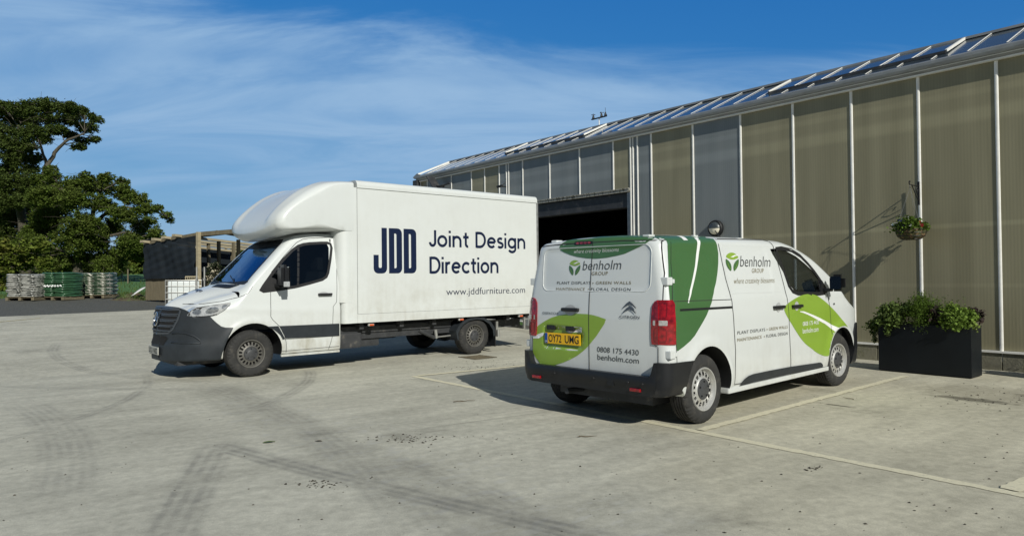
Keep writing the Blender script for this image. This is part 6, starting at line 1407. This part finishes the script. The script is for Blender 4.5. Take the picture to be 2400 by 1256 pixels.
# ============================================================ DRAIN, LITTER
dr = thing('drain_cover', 'square metal drain grate set in concrete beside truck rear wheel', 'drain', (-0.66, 12.93, 0.004), AZ)
b = MB(); 
for k in range(8): b.box(-0.26+0.07*k, -0.235+0.07*k, -0.24, 0.24, 0.0, 0.006)
b.box(-0.28, 0.275, -0.245, -0.225, 0, 0.008); b.box(-0.28, 0.275, 0.225, 0.245, 0, 0.008); b.build('grate', mat('rusty_grate', (0.13, 0.11, 0.07), 0.8, var=0.4, vscale=12), dr)
b = MB(); b.add([(-0.275, -0.24, 0.0005), (0.27, -0.24, 0.0005), (0.27, 0.24, 0.0005), (-0.275, 0.24, 0.0005)], [(0, 1, 2, 3)]); b.build('pit', M['black'], dr)
lm = [mat('dry_leaf', (0.09, 0.065, 0.03), 0.9), mat('green_leaf', (0.10, 0.14, 0.03), 0.7)]
def fallen(x, y, s, rz, m, label):
    V = []; 
    for k in range(9):
        t = k/8; w = math.sin(math.pi*t)**0.8*0.26; V += [(t-0.5, -w, 0.05+0.14*abs(w)+0.05*t), (t-0.5, 0, 0.02+0.05*math.sin(3*t)), (t-0.5, w, 0.05+0.16*abs(w))]
    F = []
    for k in range(8): F += [(3*k, 3*k+1, 3*k+4, 3*k+3), (3*k+1, 3*k+2, 3*k+5, 3*k+4)]
    o = mesh_obj('fallen_leaf', [(a*s, b_*s, c*s) for a, b_, c in V], F, m); o.location = (x, y, 0.003); o.rotation_euler = (0, 0, rz); tag(o, label, 'leaf', 'fallen leaves on the concrete')
p = at(632, 1038, 6.35); fallen(p.x, 6.35-0.02, 0.11, 0.4, lm[1], 'larger curled green leaf lying on concrete between the tyre marks'); p = at(748, 1037, 6.38); fallen(p.x, 6.36, 0.07, -0.2, lm[0], 'small brown leaf on concrete right of the green leaf')
def twig(x, y, L, rz, label, br_=2):
    b = MB(); r = random.Random(int(x*100)); pts = [(L*(k/6-0.5), r.uniform(-.012, .012), 0.006+r.uniform(0, .006)) for k in range(7)]; b.tube(pts, [0.004, 0.0045, 0.004, 0.0035, 0.003, 0.0025, 0.0015], 5)
    for k in range(br_): q = pts[1+2*k]; b.tube([q, (q[0]-0.05, q[1]+0.03*(1 if k else -1), 0.012)], [0.003, 0.0015], 5)
    o = b.build('twig', lm[0]); o.location = (x, y, 0); o.rotation_euler = (0, 0, rz); tag(o, label, 'twig', 'twigs on the concrete')
def gpos(px, py):
    d = fw+Rv*((px-1200)/F_PX)-Uv*((py-628)/F_PX); t = -CAM_H/d.z; return d.x*t, d.y*t
x, y = gpos(1088, 941); twig(x, y, 0.26, 0.25, 'forked twig lying on concrete between the truck and the van shadow'); x, y = gpos(1378, 1024); twig(x, y, 0.17, 0.1, 'straight thin twig lying behind the van bumper', 1)
x, y = gpos(1988, 935); twig(x, y, 0.15, 2.0, 'short twig on the empty bay near the oil stain', 0)
# loose crumbs nobody could count
V = []; F = []; r_ = np.random.default_rng(3)
def crumb(x, y, s):
    b0 = len(V); a = r_.random()*6.28; h = s*(0.3+0.5*r_.random())
    if x*D.x+y*D.y > 12.9: return
    for k in range(5): t = a+2*math.pi*k/5; q = s*(0.5+0.5*r_.random()); V.append((x+q*math.cos(t)*1.3, y+q*math.sin(t), 0.001))
    V.append((x+0.2*s, y, 0.001+h)); F.extend([(b0+k, b0+(k+1) % 5, b0+5) for k in range(5)])
for _ in range(170):
    px, py = r_.uniform(1000, 2400), r_.uniform(885, 1250); x, y = gpos(px, py); crumb(x, y, 0.004+0.010*r_.random()**2)
for _ in range(90): px, py = r_.uniform(0, 1100), r_.uniform(900, 1250); x, y = gpos(px, py); crumb(x, y, 0.003+0.008*r_.random()**2)
for cx, cy, n, sx_, sy_ in ((950, 1028, 70, 40, 10), (745, 1135, 45, 30, 8), (1100, 862, 40, 60, 6), (1905, 1098, 20, 10, 6), (2320, 930, 90, 70, 22), (1150, 850, 40, 50, 8), (1075, 1025, 20, 60, 6)):
    for _ in range(n): x, y = gpos(cx+r_.normal()*sx_, cy+r_.normal()*sy_*0.6); crumb(x, y, 0.005+0.012*r_.random()**2)
o = mesh_obj('litter', V, F, mat('litter', (0.045, 0.04, 0.03), 0.95, island=0.6)); tag(o, kind='stuff')

# ============================================================ FAR LEFT: pallets, shed, trees
gm = [mat('silver_bag_plastic', (0.42, 0.42, 0.38), 0.25, spec=0.8, var=0.45, vs_=(1, 1, 5), vscale=6, detail=7, col2=(0.03, 0.035, 0.03), c2t=(0.50, 0.58), bump=1.0, bscale=9),
      mat('green_bag_plastic', (0.035, 0.095, 0.045), 0.28, spec=0.7, var=0.4, vscale=6, bump=0.9, bscale=9), mat('green_silver_bag_plastic', (0.06, 0.10, 0.06), 0.25, spec=0.8, var=0.5, vs_=(1, 1, 4), vscale=5, col2=(0.42, 0.40, 0.34), c2t=(0.50, 0.60), bump=1.0, bscale=9), mat('black_wrap', (0.012, 0.013, 0.015), 0.15, spec=0.9, bump=1.0, bscale=7), mat('white_sheet', (0.75, 0.75, 0.74), 0.5)]
def bag_mesh(L_, W_, H_, seed):
    r = np.random.default_rng(seed); V = []; F = []; nu, nv = 18, 12; ph = r.random(6)*6.28
    for i in range(nv+1):
        v = -math.pi/2+math.pi*i/nv
        for j in range(nu):
            u = 2*math.pi*j/nu; sg = lambda a, e: math.copysign(abs(a)**e, a)
            x = L_/2*sg(math.cos(v), 0.35)*sg(math.cos(u), 0.35); y = W_/2*sg(math.cos(v), 0.35)*sg(math.sin(u), 0.35); z = H_/2*sg(math.sin(v), 0.7)
            z += 0.012*math.sin(9*x+ph[0])*math.cos(7*y+ph[1]); k = 1+0.02*math.sin(5*u+ph[2])+0.015*math.sin(11*u+ph[3]); V.append((x*k, y*k, z))
    for i in range(nv):
        for j in range(nu): F.append((i*nu+j, i*nu+(j+1) % nu, (i+1)*nu+(j+1) % nu, (i+1)*nu+j))
    me = bpy.data.meshes.new('bag'); me.from_pydata(V, [], F); me.polygons.foreach_set('use_smooth', [True]*len(F)); return me
M['wood'] = mat('weathered_wood', (0.16, 0.135, 0.085), 0.85, var=0.3, vs_=(8, 8, 1), vscale=3, bump=0.4, bscale=30); M['palewood'] = mat('pale_timber', (0.36, 0.31, 0.20), 0.8, var=0.25, vs_=(1, 1, 6), vscale=3)
def pallet(px, Y, w, h, rz, mi, label, nl=11):
    p = at(px, 650, Y); z = zg(Vector((p.x, Y, 0)).dot(D)); t = thing('bag_pallet', label, 'pallet of bags', (p.x, Y, z), rz, 'pallets of bagged compost')
    b = MB()
    for y in (-0.42, -0.14, 0.14, 0.42): b.box(-w/2, w/2, y-0.06, y+0.06, 0.10, 0.122)
    for x in (-w/2+0.06, 0, w/2-0.06): b.box(x-0.05, x+0.05, -0.48, 0.48, 0.0, 0.099)
    b.build('pallet', M['wood'], t)
    ms = [bag_mesh(w/2*1.04, 0.98, (h-0.12)/nl*1.25, mi*10+k) for k in range(3)]
    for m_ in ms: m_.materials.append(gm[mi])
    for l in range(nl):
        for c in (-1, 1):
            o = bpy.data.objects.new('bag', ms[random.randrange(3)]); link(o, t); o.location = (c*w/4+random.uniform(-.02, .02), random.uniform(-.03, .03), 0.12+(h-0.12)*(l+0.5)/nl); o.rotation_euler = (random.uniform(-.03, .03), random.uniform(-.03, .03), random.uniform(-.05, .05)+(math.pi if random.random() < .5 else 0))
    return t
pallet(66, 26.2, 1.06, 0.97, 0.03, 0, 'pallet of crumpled silver bags, the leftmost bag stack')
pb = pallet(147, 26.7, 1.05, 1.03, -0.22, 1, 'pallet of dark green bags with torn white wrap across the middle')
pallet(232, 28.0, 1.06, 1.0, -0.05, 2, 'pallet of green and silver bags nearest the grass field')
b = MB(); 
V = [];
for k in range(24):
    x = -0.42+0.9*k/23; V += [(x, -0.53-0.01*math.sin(k*1.3), 0.56+0.03*math.sin(k*2.1)-0.0*k), (x, -0.535, 0.50-0.025*math.sin(k*1.7)+0.02*(k/23))]
b.add(V, [(2*k, 2*k+1, 2*k+3, 2*k+2) for k in range(23)]); b.build('torn_wrap', gm[4], pb, norm=False)
# shed
A0 = Vector((-14.12, 26.85, 0)); B0 = Vector((-11.36, 25.3, 0)); sdv = (B0-A0).normalized(); saz = math.atan2(sdv.y, sdv.x); zA = zg(A0.dot(D))
shed = thing('shade_shed', 'open timber shed hung with dark shade netting beside the gravel', 'shed', (A0.x, A0.y, zA), saz)
LN = (B0-A0).length; TOPL, TOPR = 2.20, 2.46
def netmat(name, a):
    m = mat(name, (0.004, 0.009, 0.014), 0.8, var=0.4, vs_=(1, 1, 12), vscale=2, bump=0.5, bscale=20); t = m.node_tree
    m.node_tree.nodes['Principled BSDF'].inputs['Alpha'].default_value = a; return m
M['net'] = netmat('shade_net', 0.97); M['net2'] = netmat('thin_net', 0.75)
def netting(name, x0, x1, y, z0f, z1f, m, seed):
    V = []; F = []; nx, nz = 60, 30
    for i in range(nx+1):
        x = x0+(x1-x0)*i/nx
        for k in range(nz+1):
            t = k/nz; z = z0f(x)*(1-t)+z1f(x)*t; sag = 0.035*math.sin(x*5+seed)+0.02*math.sin(x*13+z*3)+0.03*math.sin(z*4+x*1.5+seed)+0.012*math.sin(z*22-x*6)
            V.append((x+(0.03*math.sin(z*9) if i in (0, nx) else 0), y-0.03+sag*(0.3+0.7*math.sin(math.pi*t)), z))
    for i in range(nx):
        for k in range(nz): F.append((i*(nz+1)+k, (i+1)*(nz+1)+k, (i+1)*(nz+1)+k+1, i*(nz+1)+k+1))
    return mesh_obj(name, V, F, m, shed, True)
netting('shade_net', -0.02, LN-0.06, -0.10, lambda x: 0.84, lambda x: TOPL-0.06+(TOPR-TOPL)*x/LN, M['net'], 1)
b = MB(); k = 0
while k*0.062 < LN-0.1: b.box(k*0.062+0.004, k*0.062+0.056, -0.05, -0.03, 0.02+0.02*random.random(), 0.855+0.02*random.random()); k += 1
b.build('slat_fence', M['wood'], shed)
RX = 5.2
zr = lambda x: TOPL+(TOPR-TOPL)*min(x/LN, 1)+(0.06*(x-LN)/RX if x > LN else 0)
b = MB(); b.bar((-0.15, 0, zr(0)), (LN, 0, zr(LN)), 0.06, 0.12); b.build('front_beam', M['wood'], shed)
b = MB(); b.bar((LN+0.05, 0, zr(LN)-0.01), (LN+RX, 0, zr(LN+RX)), 0.06, 0.15); b.build('side_beam', M['wood'], shed)
for x in (0.15, 0.85, 1.45, 2.08): b = MB(); b.bar((x, -0.30, zr(x)+0.065), (x, 4.0, zr(x)-0.2), 0.20, 0.09); b.build('joist', M['palewood'], shed)
for x in (LN+0.9, LN+1.9, LN+2.9, LN+3.9): b = MB(); b.bar((x, 0.0, zr(x)+0.03), (x-0.6, 4.0, zr(x)-0.25), 0.06, 0.10); b.build('joist', M['wood'], shed)
b = MB(); b.bar((-0.3, 0.50, zr(0)+0.15), (LN+RX, 0.50, zr(LN+RX)+0.14), 0.9, 0.03); b.build('roof_sheet', M['net'], shed)
b = MB(); b.box(LN-0.02, LN+0.10, -0.15, -0.03, 0, zr(LN)+0.06); b.build('corner_post', M['palewood'], shed)
def wl(px, Y):
    q = at(px, 650, Y); v = Vector((q.x-A0.x, Y-A0.y)); c, s = math.cos(saz), math.sin(saz); return (c*v.x+s*v.y, -s*v.x+c*v.y)
for x, y in (wl(489, 27.6), wl(513, 26.4), wl(548, 27.4), wl(559, 25.6), (0.05, 3.9), (LN+RX, 0)): b = MB(); b.box(x-0.05, x+0.05, y-0.05, y+0.05, 0, 2.25); b.build('post', M['wood'], shed)
b = MB(); b.box(LN+0.1, LN+RX, 3.9, 3.96, 0.9, 1.02); b.box(LN+1.1, LN+RX, 1.6, 1.66, 1.10, 1.16); b.build('rail', M['wood'], shed)
b = MB(); b.box(-0.2, LN+RX, 4.05, 4.07, 0.2, 1.50); b.build('rear_net', M['net'], shed)
b = MB(); b.box(-0.2, -0.18, 0.1, 4.05, 0.1, 2.1); b.build('end_net', M['net'], shed)
def shp(x, y, z=0): c, s = math.cos(saz), math.sin(saz); return (A0.x+c*x-s*y, A0.y+s*x+c*y, zA+z)
zl = lambda x, y: zg(Vector(shp(x, y)).to_2d().to_3d().dot(D))-zA
# cream-flowered shrub inside
fs = thing('flowering_shrub', 'cream flowered shrub under the shed roof behind truck bonnet', 'shrub', (at(522, 650, 24.9).x, 24.9, zg(Vector((at(522, 650, 24.9).x, 24.9, 0)).dot(D))), 0)
leaf_cloud([(-0.3, 0, 1.0, 0.40), (0, 0, 0.7, 0.5), (0.45, 0, 0.7, 0.4), (-0.25, 0, 1.35, 0.28), (-0.35, 0, 0.5, 0.35), (0.2, 0, 0.4, 0.4)], 2600, 0.09, 0.15, leafmat('shrub_leaf', (0.03, 0.04, 0.018)), 'foliage', fs, seed=31)
leaf_cloud([(-0.3, -0.2, 1.05, 0.35), (0, -0.2, 0.85, 0.45), (-0.25, -0.2, 1.4, 0.25), (0.4, -.2, 0.7, 0.35)], 330, 0.075, 0.08, mat('cream_flower', (0.40, 0.36, 0.26), 0.8, island=0.3), 'blossom', fs, seed=32)
b = MB(); b.tube([(0, 0, 0), (0, 0, 0.9)], 0.03, 6); b.tube([(0, 0, 0.3), (-0.6, 0, 1.1)], 0.02, 6); b.tube([(0, 0, 0.3), (0.5, 0, 0.8)], 0.02, 6); b.build('trunk', M['wood'], fs)
# water container
ib = thing('bulk_container', 'white plastic bulk liquid container in a wire cage before the slat fence', 'container', (at(431, 650, 24.6).x, 24.6, zg(Vector((at(436, 650, 24.6).x, 24.6, 0)).dot(D))-0.12), 0.42)
b = MB(); b.box(-0.50, 0.50, -0.46, 0.46, 0.14, 1.03, b=0.06); b.build('tank', mat('white_tank_plastic', (0.58, 0.62, 0.62), 0.4, var=0.08), ib, True)
b = MB()
for z in (0.18, 0.40, 0.62, 0.84, 1.04): b.tube([(-0.57, -0.49, z), (0.57, -0.49, z), (0.57, 0.49, z), (-0.57, 0.49, z), (-0.57, -0.49, z)], 0.011, 5)
for k in range(7): x = -0.57+0.19*k; b.tube([(x, -0.49, 0.12), (x, -0.49, 1.04), (x, 0.49, 1.04)], 0.011, 5)
for k in range(1, 6): y = -0.49+0.163*k; b.tube([(-0.57, y, 0.12), (-0.57, y, 1.04)], 0.011, 5); b.tube([(0.57, y, 0.12), (0.57, y, 1.04)], 0.011, 5)
b.build('cage', M['galv'], ib); b = MB(); b.box(-0.58, 0.58, -0.5, 0.5, 0, 0.12); b.build('base', M['wood'], ib)
tcr = thing('wooden_tray', 'small slatted wooden tray on top of the caged white container', 'tray', (at(450, 650, 24.7).x, 24.7, zg(Vector((at(436, 650, 24.6).x, 24.6, 0)).dot(D))+0.935), 0.42)
b = MB(); b.box(-0.22, 0.22, -0.12, 0.12, 0, 0.015)
for y in (-0.12, 0.105): b.box(-0.22, 0.22, y, y+0.015, 0.10, 0.13); [b.box(-0.22+0.061*k, -0.205+0.061*k, y, y+0.015, 0.016, 0.10) for k in range(8)]
b.build('tray', M['palewood'], tcr)
for x, y, lab in ((461, 23.8, 'thin grey steel pole in front of the dark netting'), (479, 23.9, 'thin grey steel pole right of the pale timber post')):
    q = at(x, 650, y); t = thing('steel_pole', lab, 'pole', (q.x, y, zg(Vector((q.x, y, 0)).dot(D))), 0, 'steel poles by the shed'); b = MB(); b.tube([(0, 0, 0), (0, 0, 1.42)], 0.028, 8); b.box(-0.035, 0.035, -0.03, 0.03, 0.95, 1.03); b.build('pole', M['galv'], t)
wr = thing('wrapped_bundle', 'tall black plastic wrapped bundle leaning by the shed end', 'bundle', shp(-0.42, 1.6, zl(-0.3, 1.6)), 0)
V, F, _ = lathe([(0, 0.001), (0, 0.17), (0.3, 0.19), (0.6, 0.17), (0.9, 0.20), (1.2, 0.22), (1.38, 0.22), (1.45, 0.12), (1.46, 0.001)], 26, 'z', disp=lambda i, t, a, r: (a, r*(1+0.10*math.sin(5*t+i*1.7)+0.07*math.sin(9*t+i*3)))); V = [(x-0.12*z, y, z) for x, y, z in V]; mesh_obj('wrap', V, F, gm[3], wr, True)
sh_ = at(326, 683, 27.2); ws = thing('white_board', 'white curved sheet leaning on the grassy heap by the shed', 'sheet', (sh_.x, sh_.y, sh_.z), 0)
V = []; F = []
for i in range(13):
    u = i/12; w = 0.10*math.sin(math.pi*min(u*1.1, 1))**0.5+0.01
    for j in (-1, 0, 1): V.append((-0.30+0.62*u, 0.05*j, -0.16+0.36*u+0.03*math.sin(math.pi*u)+j*w*0.5))
for i in range(12):
    for j in range(2): F.append((3*i+j, 3*i+3+j, 3*i+4+j, 3*i+1+j))
o = mesh_obj('sheet', V, F, gm[4], ws, True); md = o.modifiers.new('s', 'SOLIDIFY'); md.thickness = 0.02
# rubbish heap and rough grass at the gravel edge
def mound(name, label, px, Y, rx, ry, h, m, seed, cat='heap'):
    p = at(px, 690, Y); z = zg(Vector((p.x, Y, 0)).dot(D)); r = np.random.default_rng(seed); V = [(0, 0, h)]; F = []; nr, na = 10, 32; ph = r.random(8)*6
    for i in range(1, nr+1):
        for j in range(na):
            a = 2*math.pi*j/na; q = i/nr; zz = h*(1-q)**1.2*(1+0.3*math.sin(3*a+ph[0])+0.25*math.sin(7*a+5*q+ph[1]))-0.05*q; V.append((rx*q*math.cos(a), ry*q*math.sin(a), zz))
    for j in range(na): F.append((0, 1+j, 1+(j+1) % na))
    for i in range(nr-1):
        for j in range(na): F.append((1+i*na+j, 1+(i+1)*na+j, 1+(i+1)*na+(j+1) % na, 1+i*na+(j+1) % na))
    t = thing(name, label, cat, (p.x, Y, z), saz); mesh_obj('soil', V, F, m, t, True); return t
M['heap'] = mat('earth_heap', (0.10, 0.075, 0.045), 0.95, var=0.5, vscale=6, col2=(0.07, 0.10, 0.03), c2t=(0.5, 0.62), bump=1, bscale=9)
M['grassy'] = leafmat('rough_grass', (0.07, 0.10, 0.025), None, 0.45, 0.2)
t = mound('earth_heap', 'low weedy heap of earth and sticks beside the slat fence', 312, 27.6, 0.95, 1.0, 0.22, M['heap'], 4)
leaf_cloud([(0.3, -0.2, 0.08, 0.5), (-0.3, 0, 0.06, 0.5), (0.7, 0.0, 0.0, 0.4)], 1500, 0.08, 0.2, M['grassy'], 'weeds', t, flat=0.25, seed=9, aspect=4)
t = mound('torn_plastic', 'torn black plastic lying at the foot of the nearest-field pallet', 277, 27.6, 0.40, 0.25, 0.11, gm[3], 8, 'plastic')
V = []; F = []
r_ = np.random.default_rng(12)
for _ in range(9000):
    s = r_.uniform(33.0, 35.5) if r_.random() < 0.75 else r_.uniform(35, 52); n_ = r_.uniform(-9, 16); p = SN(s, n_); h = r_.uniform(0.05, 0.16)*(1 if s < 36 else 1.3); a = r_.random()*6.28; b0 = len(V); w = 0.012*(1 if s < 36 else 1.6); dx, dy = w*math.cos(a), w*math.sin(a)
    V += [(p.x-dx, p.y-dy, p.z-0.02), (p.x+dx, p.y+dy, p.z-0.02), (p.x+dy*3, p.y+dx*3, p.z+h)]; F.append((b0, b0+1, b0+2))
o = mesh_obj('grass', V, F, M['grassy']); tag(o, kind='stuff')

def limb(b, pts, r0, r1, n=7): b.tube(pts, [r0+(r1-r0)*(k/(len(pts)-1))**0.8 for k in range(len(pts))], n)
def curve(p, q, bend, k=6, seed=0):
    r = random.Random(seed); p = Vector(p); q = Vector(q); L_ = (q-p).length; o = []
    off = Vector((r.uniform(-1, 1), r.uniform(-1, 1), 0.4))*bend*L_
    for i in range(k+1):
        t = i/k; o.append(p+(q-p)*t+off*math.sin(math.pi*t)+Vector((r.uniform(-1, 1), r.uniform(-1, 1), r.uniform(-1, 1)))*0.02*L_*(0 if i in (0, k) else 1))
    return o
M['bark'] = mat('grey_bark', (0.085, 0.075, 0.055), 0.95, var=0.4, vs_=(1, 1, .3), vscale=6, bump=0.9, bscale=12)
def tree(name, label, Y, trunks, blobs, n, size, m, seed, dY=1.6, group='trees beyond the pallets', sd=0.13, flat=0.75, ztop=None, twigs=10):
    """trunks: list of pixel polylines with radii; blobs: (px, py, rx_px[, ry]) at depth Y"""
    r = random.Random(seed); px, py = trunks[0][0][0]; base = at(px, py, Y); zb_ = zg(Vector((base.x, Y, 0)).dot(D)); base.z = zb_
    t = thing(name, label, 'tree', tuple(base), 0, group); b = MB(); k_ = Y/F_PX; tp = []
    for poly, r0, r1 in trunks:
        P = []
        for i, (x, y) in enumerate(poly):
            q = at(x, y, Y+r.uniform(-.3, .3)*(i > 0)); 
            if i == 0 and poly is trunks[0][0]: q = base.copy()
            if i == 0 and poly is not trunks[0][0] and y > 620: q.z = zb_-0.1
            P.append(q-base)
        Q = []
        for a, c in zip(P[:-1], P[1:]):
            for s in range(4): Q.append(a+(c-a)*s/4+Vector((r.uniform(-1, 1), r.uniform(-1, 1), 0))*0.05*(s > 0))
        Q.append(P[-1]); limb(b, Q, r0, r1, 9); tp += Q[3:]
    C = []
    for bl in blobs:
        x, y, rx = bl[:3]; ry = bl[3] if len(bl) > 3 else rx*0.6; c = at(x, y, Y+r.uniform(-dY, dY))-base; rr = rx*k_*0.9
        # a wide blob is a row of smaller balls
        nb = max(1, round(rx/ry)); ryk = ry*k_
        for i in range(nb): C.append((c.x+(i-(nb-1)/2)*ryk*1.15+r.uniform(-.3, .3)*ryk, c.y+r.uniform(-.6, .6)*ryk, c.z+r.uniform(-.3, .3)*ryk, ryk*r.uniform(1.15, 1.75)))
        src = min(tp, key=lambda q: (q-c).length+1.2*max(0, q.z-c.z)); pts = curve(src, c, 0.10, 6, r.randrange(9999)); limb(b, pts, 0.02+0.016*(c-src).length**0.5, 0.012, 6)
        for q in range(twigs):
            a = pts[r.choice([3, 4, 5, 6])]; v = Vector((r.gauss(0, 1)*rr, r.gauss(0, 1)*rr*0.8, r.gauss(0, 1)*ryk))*0.75; e = curve(a, c+v, 0.12, 4, r.randrange(9999)); limb(b, e, 0.018, 0.006, 4)
    b.build('trunk', M['bark'], t, True)
    leaf_cloud(C, n, size, sd, m, 'crown', t, seed=seed, flat=flat, up=0.6, aspect=1.5)
    return t
M['beech'] = leafmat('beech_leaf', (0.092, 0.135, 0.022), (0.11, 0.145, 0.030), 0.38, 0.22); M['dbeech'] = leafmat('dark_leaf', (0.068, 0.100, 0.020), (0.075, 0.105, 0.026), 0.38, 0.2); M['ymat'] = leafmat('young_leaf', (0.12, 0.16, 0.025), (0.16, 0.165, 0.035), 0.45, 0.25)
tree('beech_tree', 'tallest dark beech tree with bare limbs at the far left', 46, [([(62, 655), (58, 560), (48, 480), (40, 420), (30, 350), (45, 300)], 0.42, 0.10), ([(84, 655), (86, 560), (88, 490), (96, 430), (112, 385), (135, 350), (160, 328), (200, 312)], 0.30, 0.05), ([(88, 490), (97, 420), (108, 385), (95, 340), (80, 300)], 0.16, 0.05), ([(96, 655), (98, 610), (104, 560)], 0.2, 0.12)],
     [(15, 258, 45, 20), (60, 252, 42, 17), (112, 250, 45, 14), (160, 252, 40, 13), (196, 262, 26, 11), (228, 281, 17, 9), (50, 282, 55, 20), (115, 278, 45, 18), (170, 280, 35, 15), (205, 300, 26, 12), (20, 305, 48, 20), (75, 310, 40, 16), (130, 305, 34, 12), (170, 318, 22, 9), (180, 346, 22, 9), (190, 332, 14, 8), (5, 340, 40, 18), (40, 365, 45, 16), (75, 372, 30, 12), (15, 395, 45, 18), (60, 395, 40, 12), (0, 440, 40, 22), (15, 490, 45, 25), (0, 540, 50, 25), (30, 570, 45, 22), (70, 345, 22, 8), (215, 272, 12, 8), (222, 325, 12, 7), (60, 425, 45, 20), (20, 425, 45, 22), (70, 465, 45, 24), (50, 505, 50, 25), (110, 440, 30, 15), (118, 480, 40, 20), (90, 540, 50, 25), (30, 340, 40, 18), (62, 335, 26, 12), (100, 325, 30, 12), (30, 470, 40, 22)], 170000, 0.115, M['dbeech'], 41, dY=2.2, sd=0.12, flat=0.8)
tree('spreading_tree', 'wide spreading green tree standing behind the bag pallets', 42, [([(184, 655), (182, 620), (190, 590), (205, 560), (218, 520), (222, 480), (235, 450)], 0.34, 0.06), ([(205, 560), (190, 520), (175, 480), (150, 450)], 0.16, 0.05), ([(218, 525), (250, 500), (290, 485), (330, 490), (375, 500)], 0.13, 0.04), ([(190, 590), (230, 560), (290, 545), (350, 550)], 0.14, 0.04), ([(184, 620), (150, 590), (100, 570)], 0.14, 0.04)],
     [(128, 418, 20, 14), (140, 442, 28, 17), (178, 428, 26, 14), (205, 418, 26, 11), (248, 418, 24, 10), (285, 425, 22, 10), (230, 442, 45, 16), (290, 452, 34, 16), (322, 470, 24, 14), (345, 492, 22, 12), (368, 488, 14, 7), (388, 503, 12, 8), (398, 514, 8, 8), (170, 470, 45, 20), (240, 480, 45, 20), (295, 500, 40, 20), (335, 525, 32, 18), (360, 545, 22, 12), (378, 560, 12, 8), (120, 500, 50, 25), (190, 520, 50, 22), (260, 530, 50, 22), (315, 560, 42, 18), (350, 575, 25, 10), (90, 545, 50, 25), (160, 560, 50, 24), (225, 570, 50, 22), (285, 590, 40, 16), (60, 580, 50, 25), (115, 600, 50, 24), (190, 605, 45, 18), (245, 605, 40, 16), (40, 610, 45, 22), (330, 600, 24, 10), (118, 398, 16, 10), (100, 425, 24, 14), (100, 465, 35, 20), (300, 575, 40, 18), (130, 620, 50, 22), (260, 620, 45, 20), (200, 545, 50, 22)], 200000, 0.105, M['beech'], 42, dY=2.0, sd=0.12, flat=0.8)
tree('young_tree', 'bright low bushy tree at the far left edge behind silver bags', 32, [([(8, 700), (10, 650), (14, 600)], 0.10, 0.04)], [(5, 590, 45, 26), (25, 625, 35, 24), (0, 655, 36, 26), (12, 680, 26, 16), (60, 600, 34, 20), (85, 575, 30, 16), (100, 610, 26, 14)], 11000, 0.15, M['ymat'], 43, dY=0.8)
# understorey and hedge beyond the field: each clump its own tree
for k, (px, w, top, Y, m) in enumerate([(20, 60, 560, 52, 'dbeech'), (85, 55, 575, 53, 'dbeech'), (140, 50, 590, 52, 'dbeech'), (215, 55, 600, 53, 'dbeech'), (-60, 70, 480, 50, 'dbeech'), (262, 36, 600, 66, 'dbeech')]):
    tree('understorey_tree', ['dark bush low behind the leftmost pallet', 'dark bush between the two tall trunks', 'dark bush behind the green bag pallet', 'dark bush right of the spreading tree trunk', 'dark tree just outside the left edge', 'dark shrub at the field edge under the spreading tree'][k], Y, [([(px, 656), (px, (656+top)//2)], 0.12, 0.05)], [(px, top+18, w*0.7, 20), (px-w*0.5, top+40, w*0.5, 22), (px+w*0.5, top+38, w*0.5, 22), (px, 636, w, 24)], 7000, 0.30, M[m], 50+k, twigs=3)
for k, (px, w, top, Y, m) in enumerate([(290, 26, 585, 84, 'ymat'), (318, 22, 570, 86, 'beech'), (345, 26, 560, 88, 'beech'), (375, 26, 575, 86, 'dbeech'), (405, 24, 572, 88, 'beech'), (440, 28, 578, 90, 'dbeech'), (480, 28, 580, 92, 'beech'), (520, 30, 584, 92, 'dbeech'), (560, 30, 584, 94, 'beech'), (600, 30, 586, 96, 'dbeech')]):
    tree('hedgerow_tree', ['yellow green hedgerow tree right of the wooden stake', 'hedgerow tree above the grass field gap', 'tallest hedgerow tree left of the shed roof', 'hedgerow tree behind the shed netting', 'hedgerow tree behind the shed front beam', 'dark hedgerow tree behind the pale corner post', 'hedgerow tree seen through the shed, left of two', 'dark hedgerow tree seen through the shed', 'hedgerow tree behind the truck pod', 'hedgerow tree hidden behind truck cab'][k], Y, [([(px, 648), (px, (648+top)//2)], 0.2, 0.08)], [(px, top+12, w*0.6, 13), (px-w*0.4, top+30, w*0.6, 15), (px+w*0.4, top+30, w*0.6, 15), (px, top+50, w*0.9, 16), (px, 636, w, 12)], 4200, 0.42, M[m], 70+k, twigs=3, group='hedgerow trees beyond the field')
st_ = at(286, 646, 48); t = thing('fence_stake', 'thin pale wooden stake standing in the grass field', 'stake', (st_.x, 48, zg(Vector((st_.x, 48, 0)).dot(D))), 0)
b = MB(); b.box(-0.05, 0.05, -0.05, 0.05, -0.1, 1.15); b.build('stake', M['palewood'], t)
st_ = at(300, 646, 40); t = thing('fence_stake', 'short brown stake leaning near the earth heap', 'stake', (st_.x, 40, zg(Vector((st_.x, 40, 0)).dot(D))), 0)
b = MB(); b.box(-0.03, 0.03, -0.03, 0.03, -0.1, 0.8); b.build('stake', M['wood'], t)
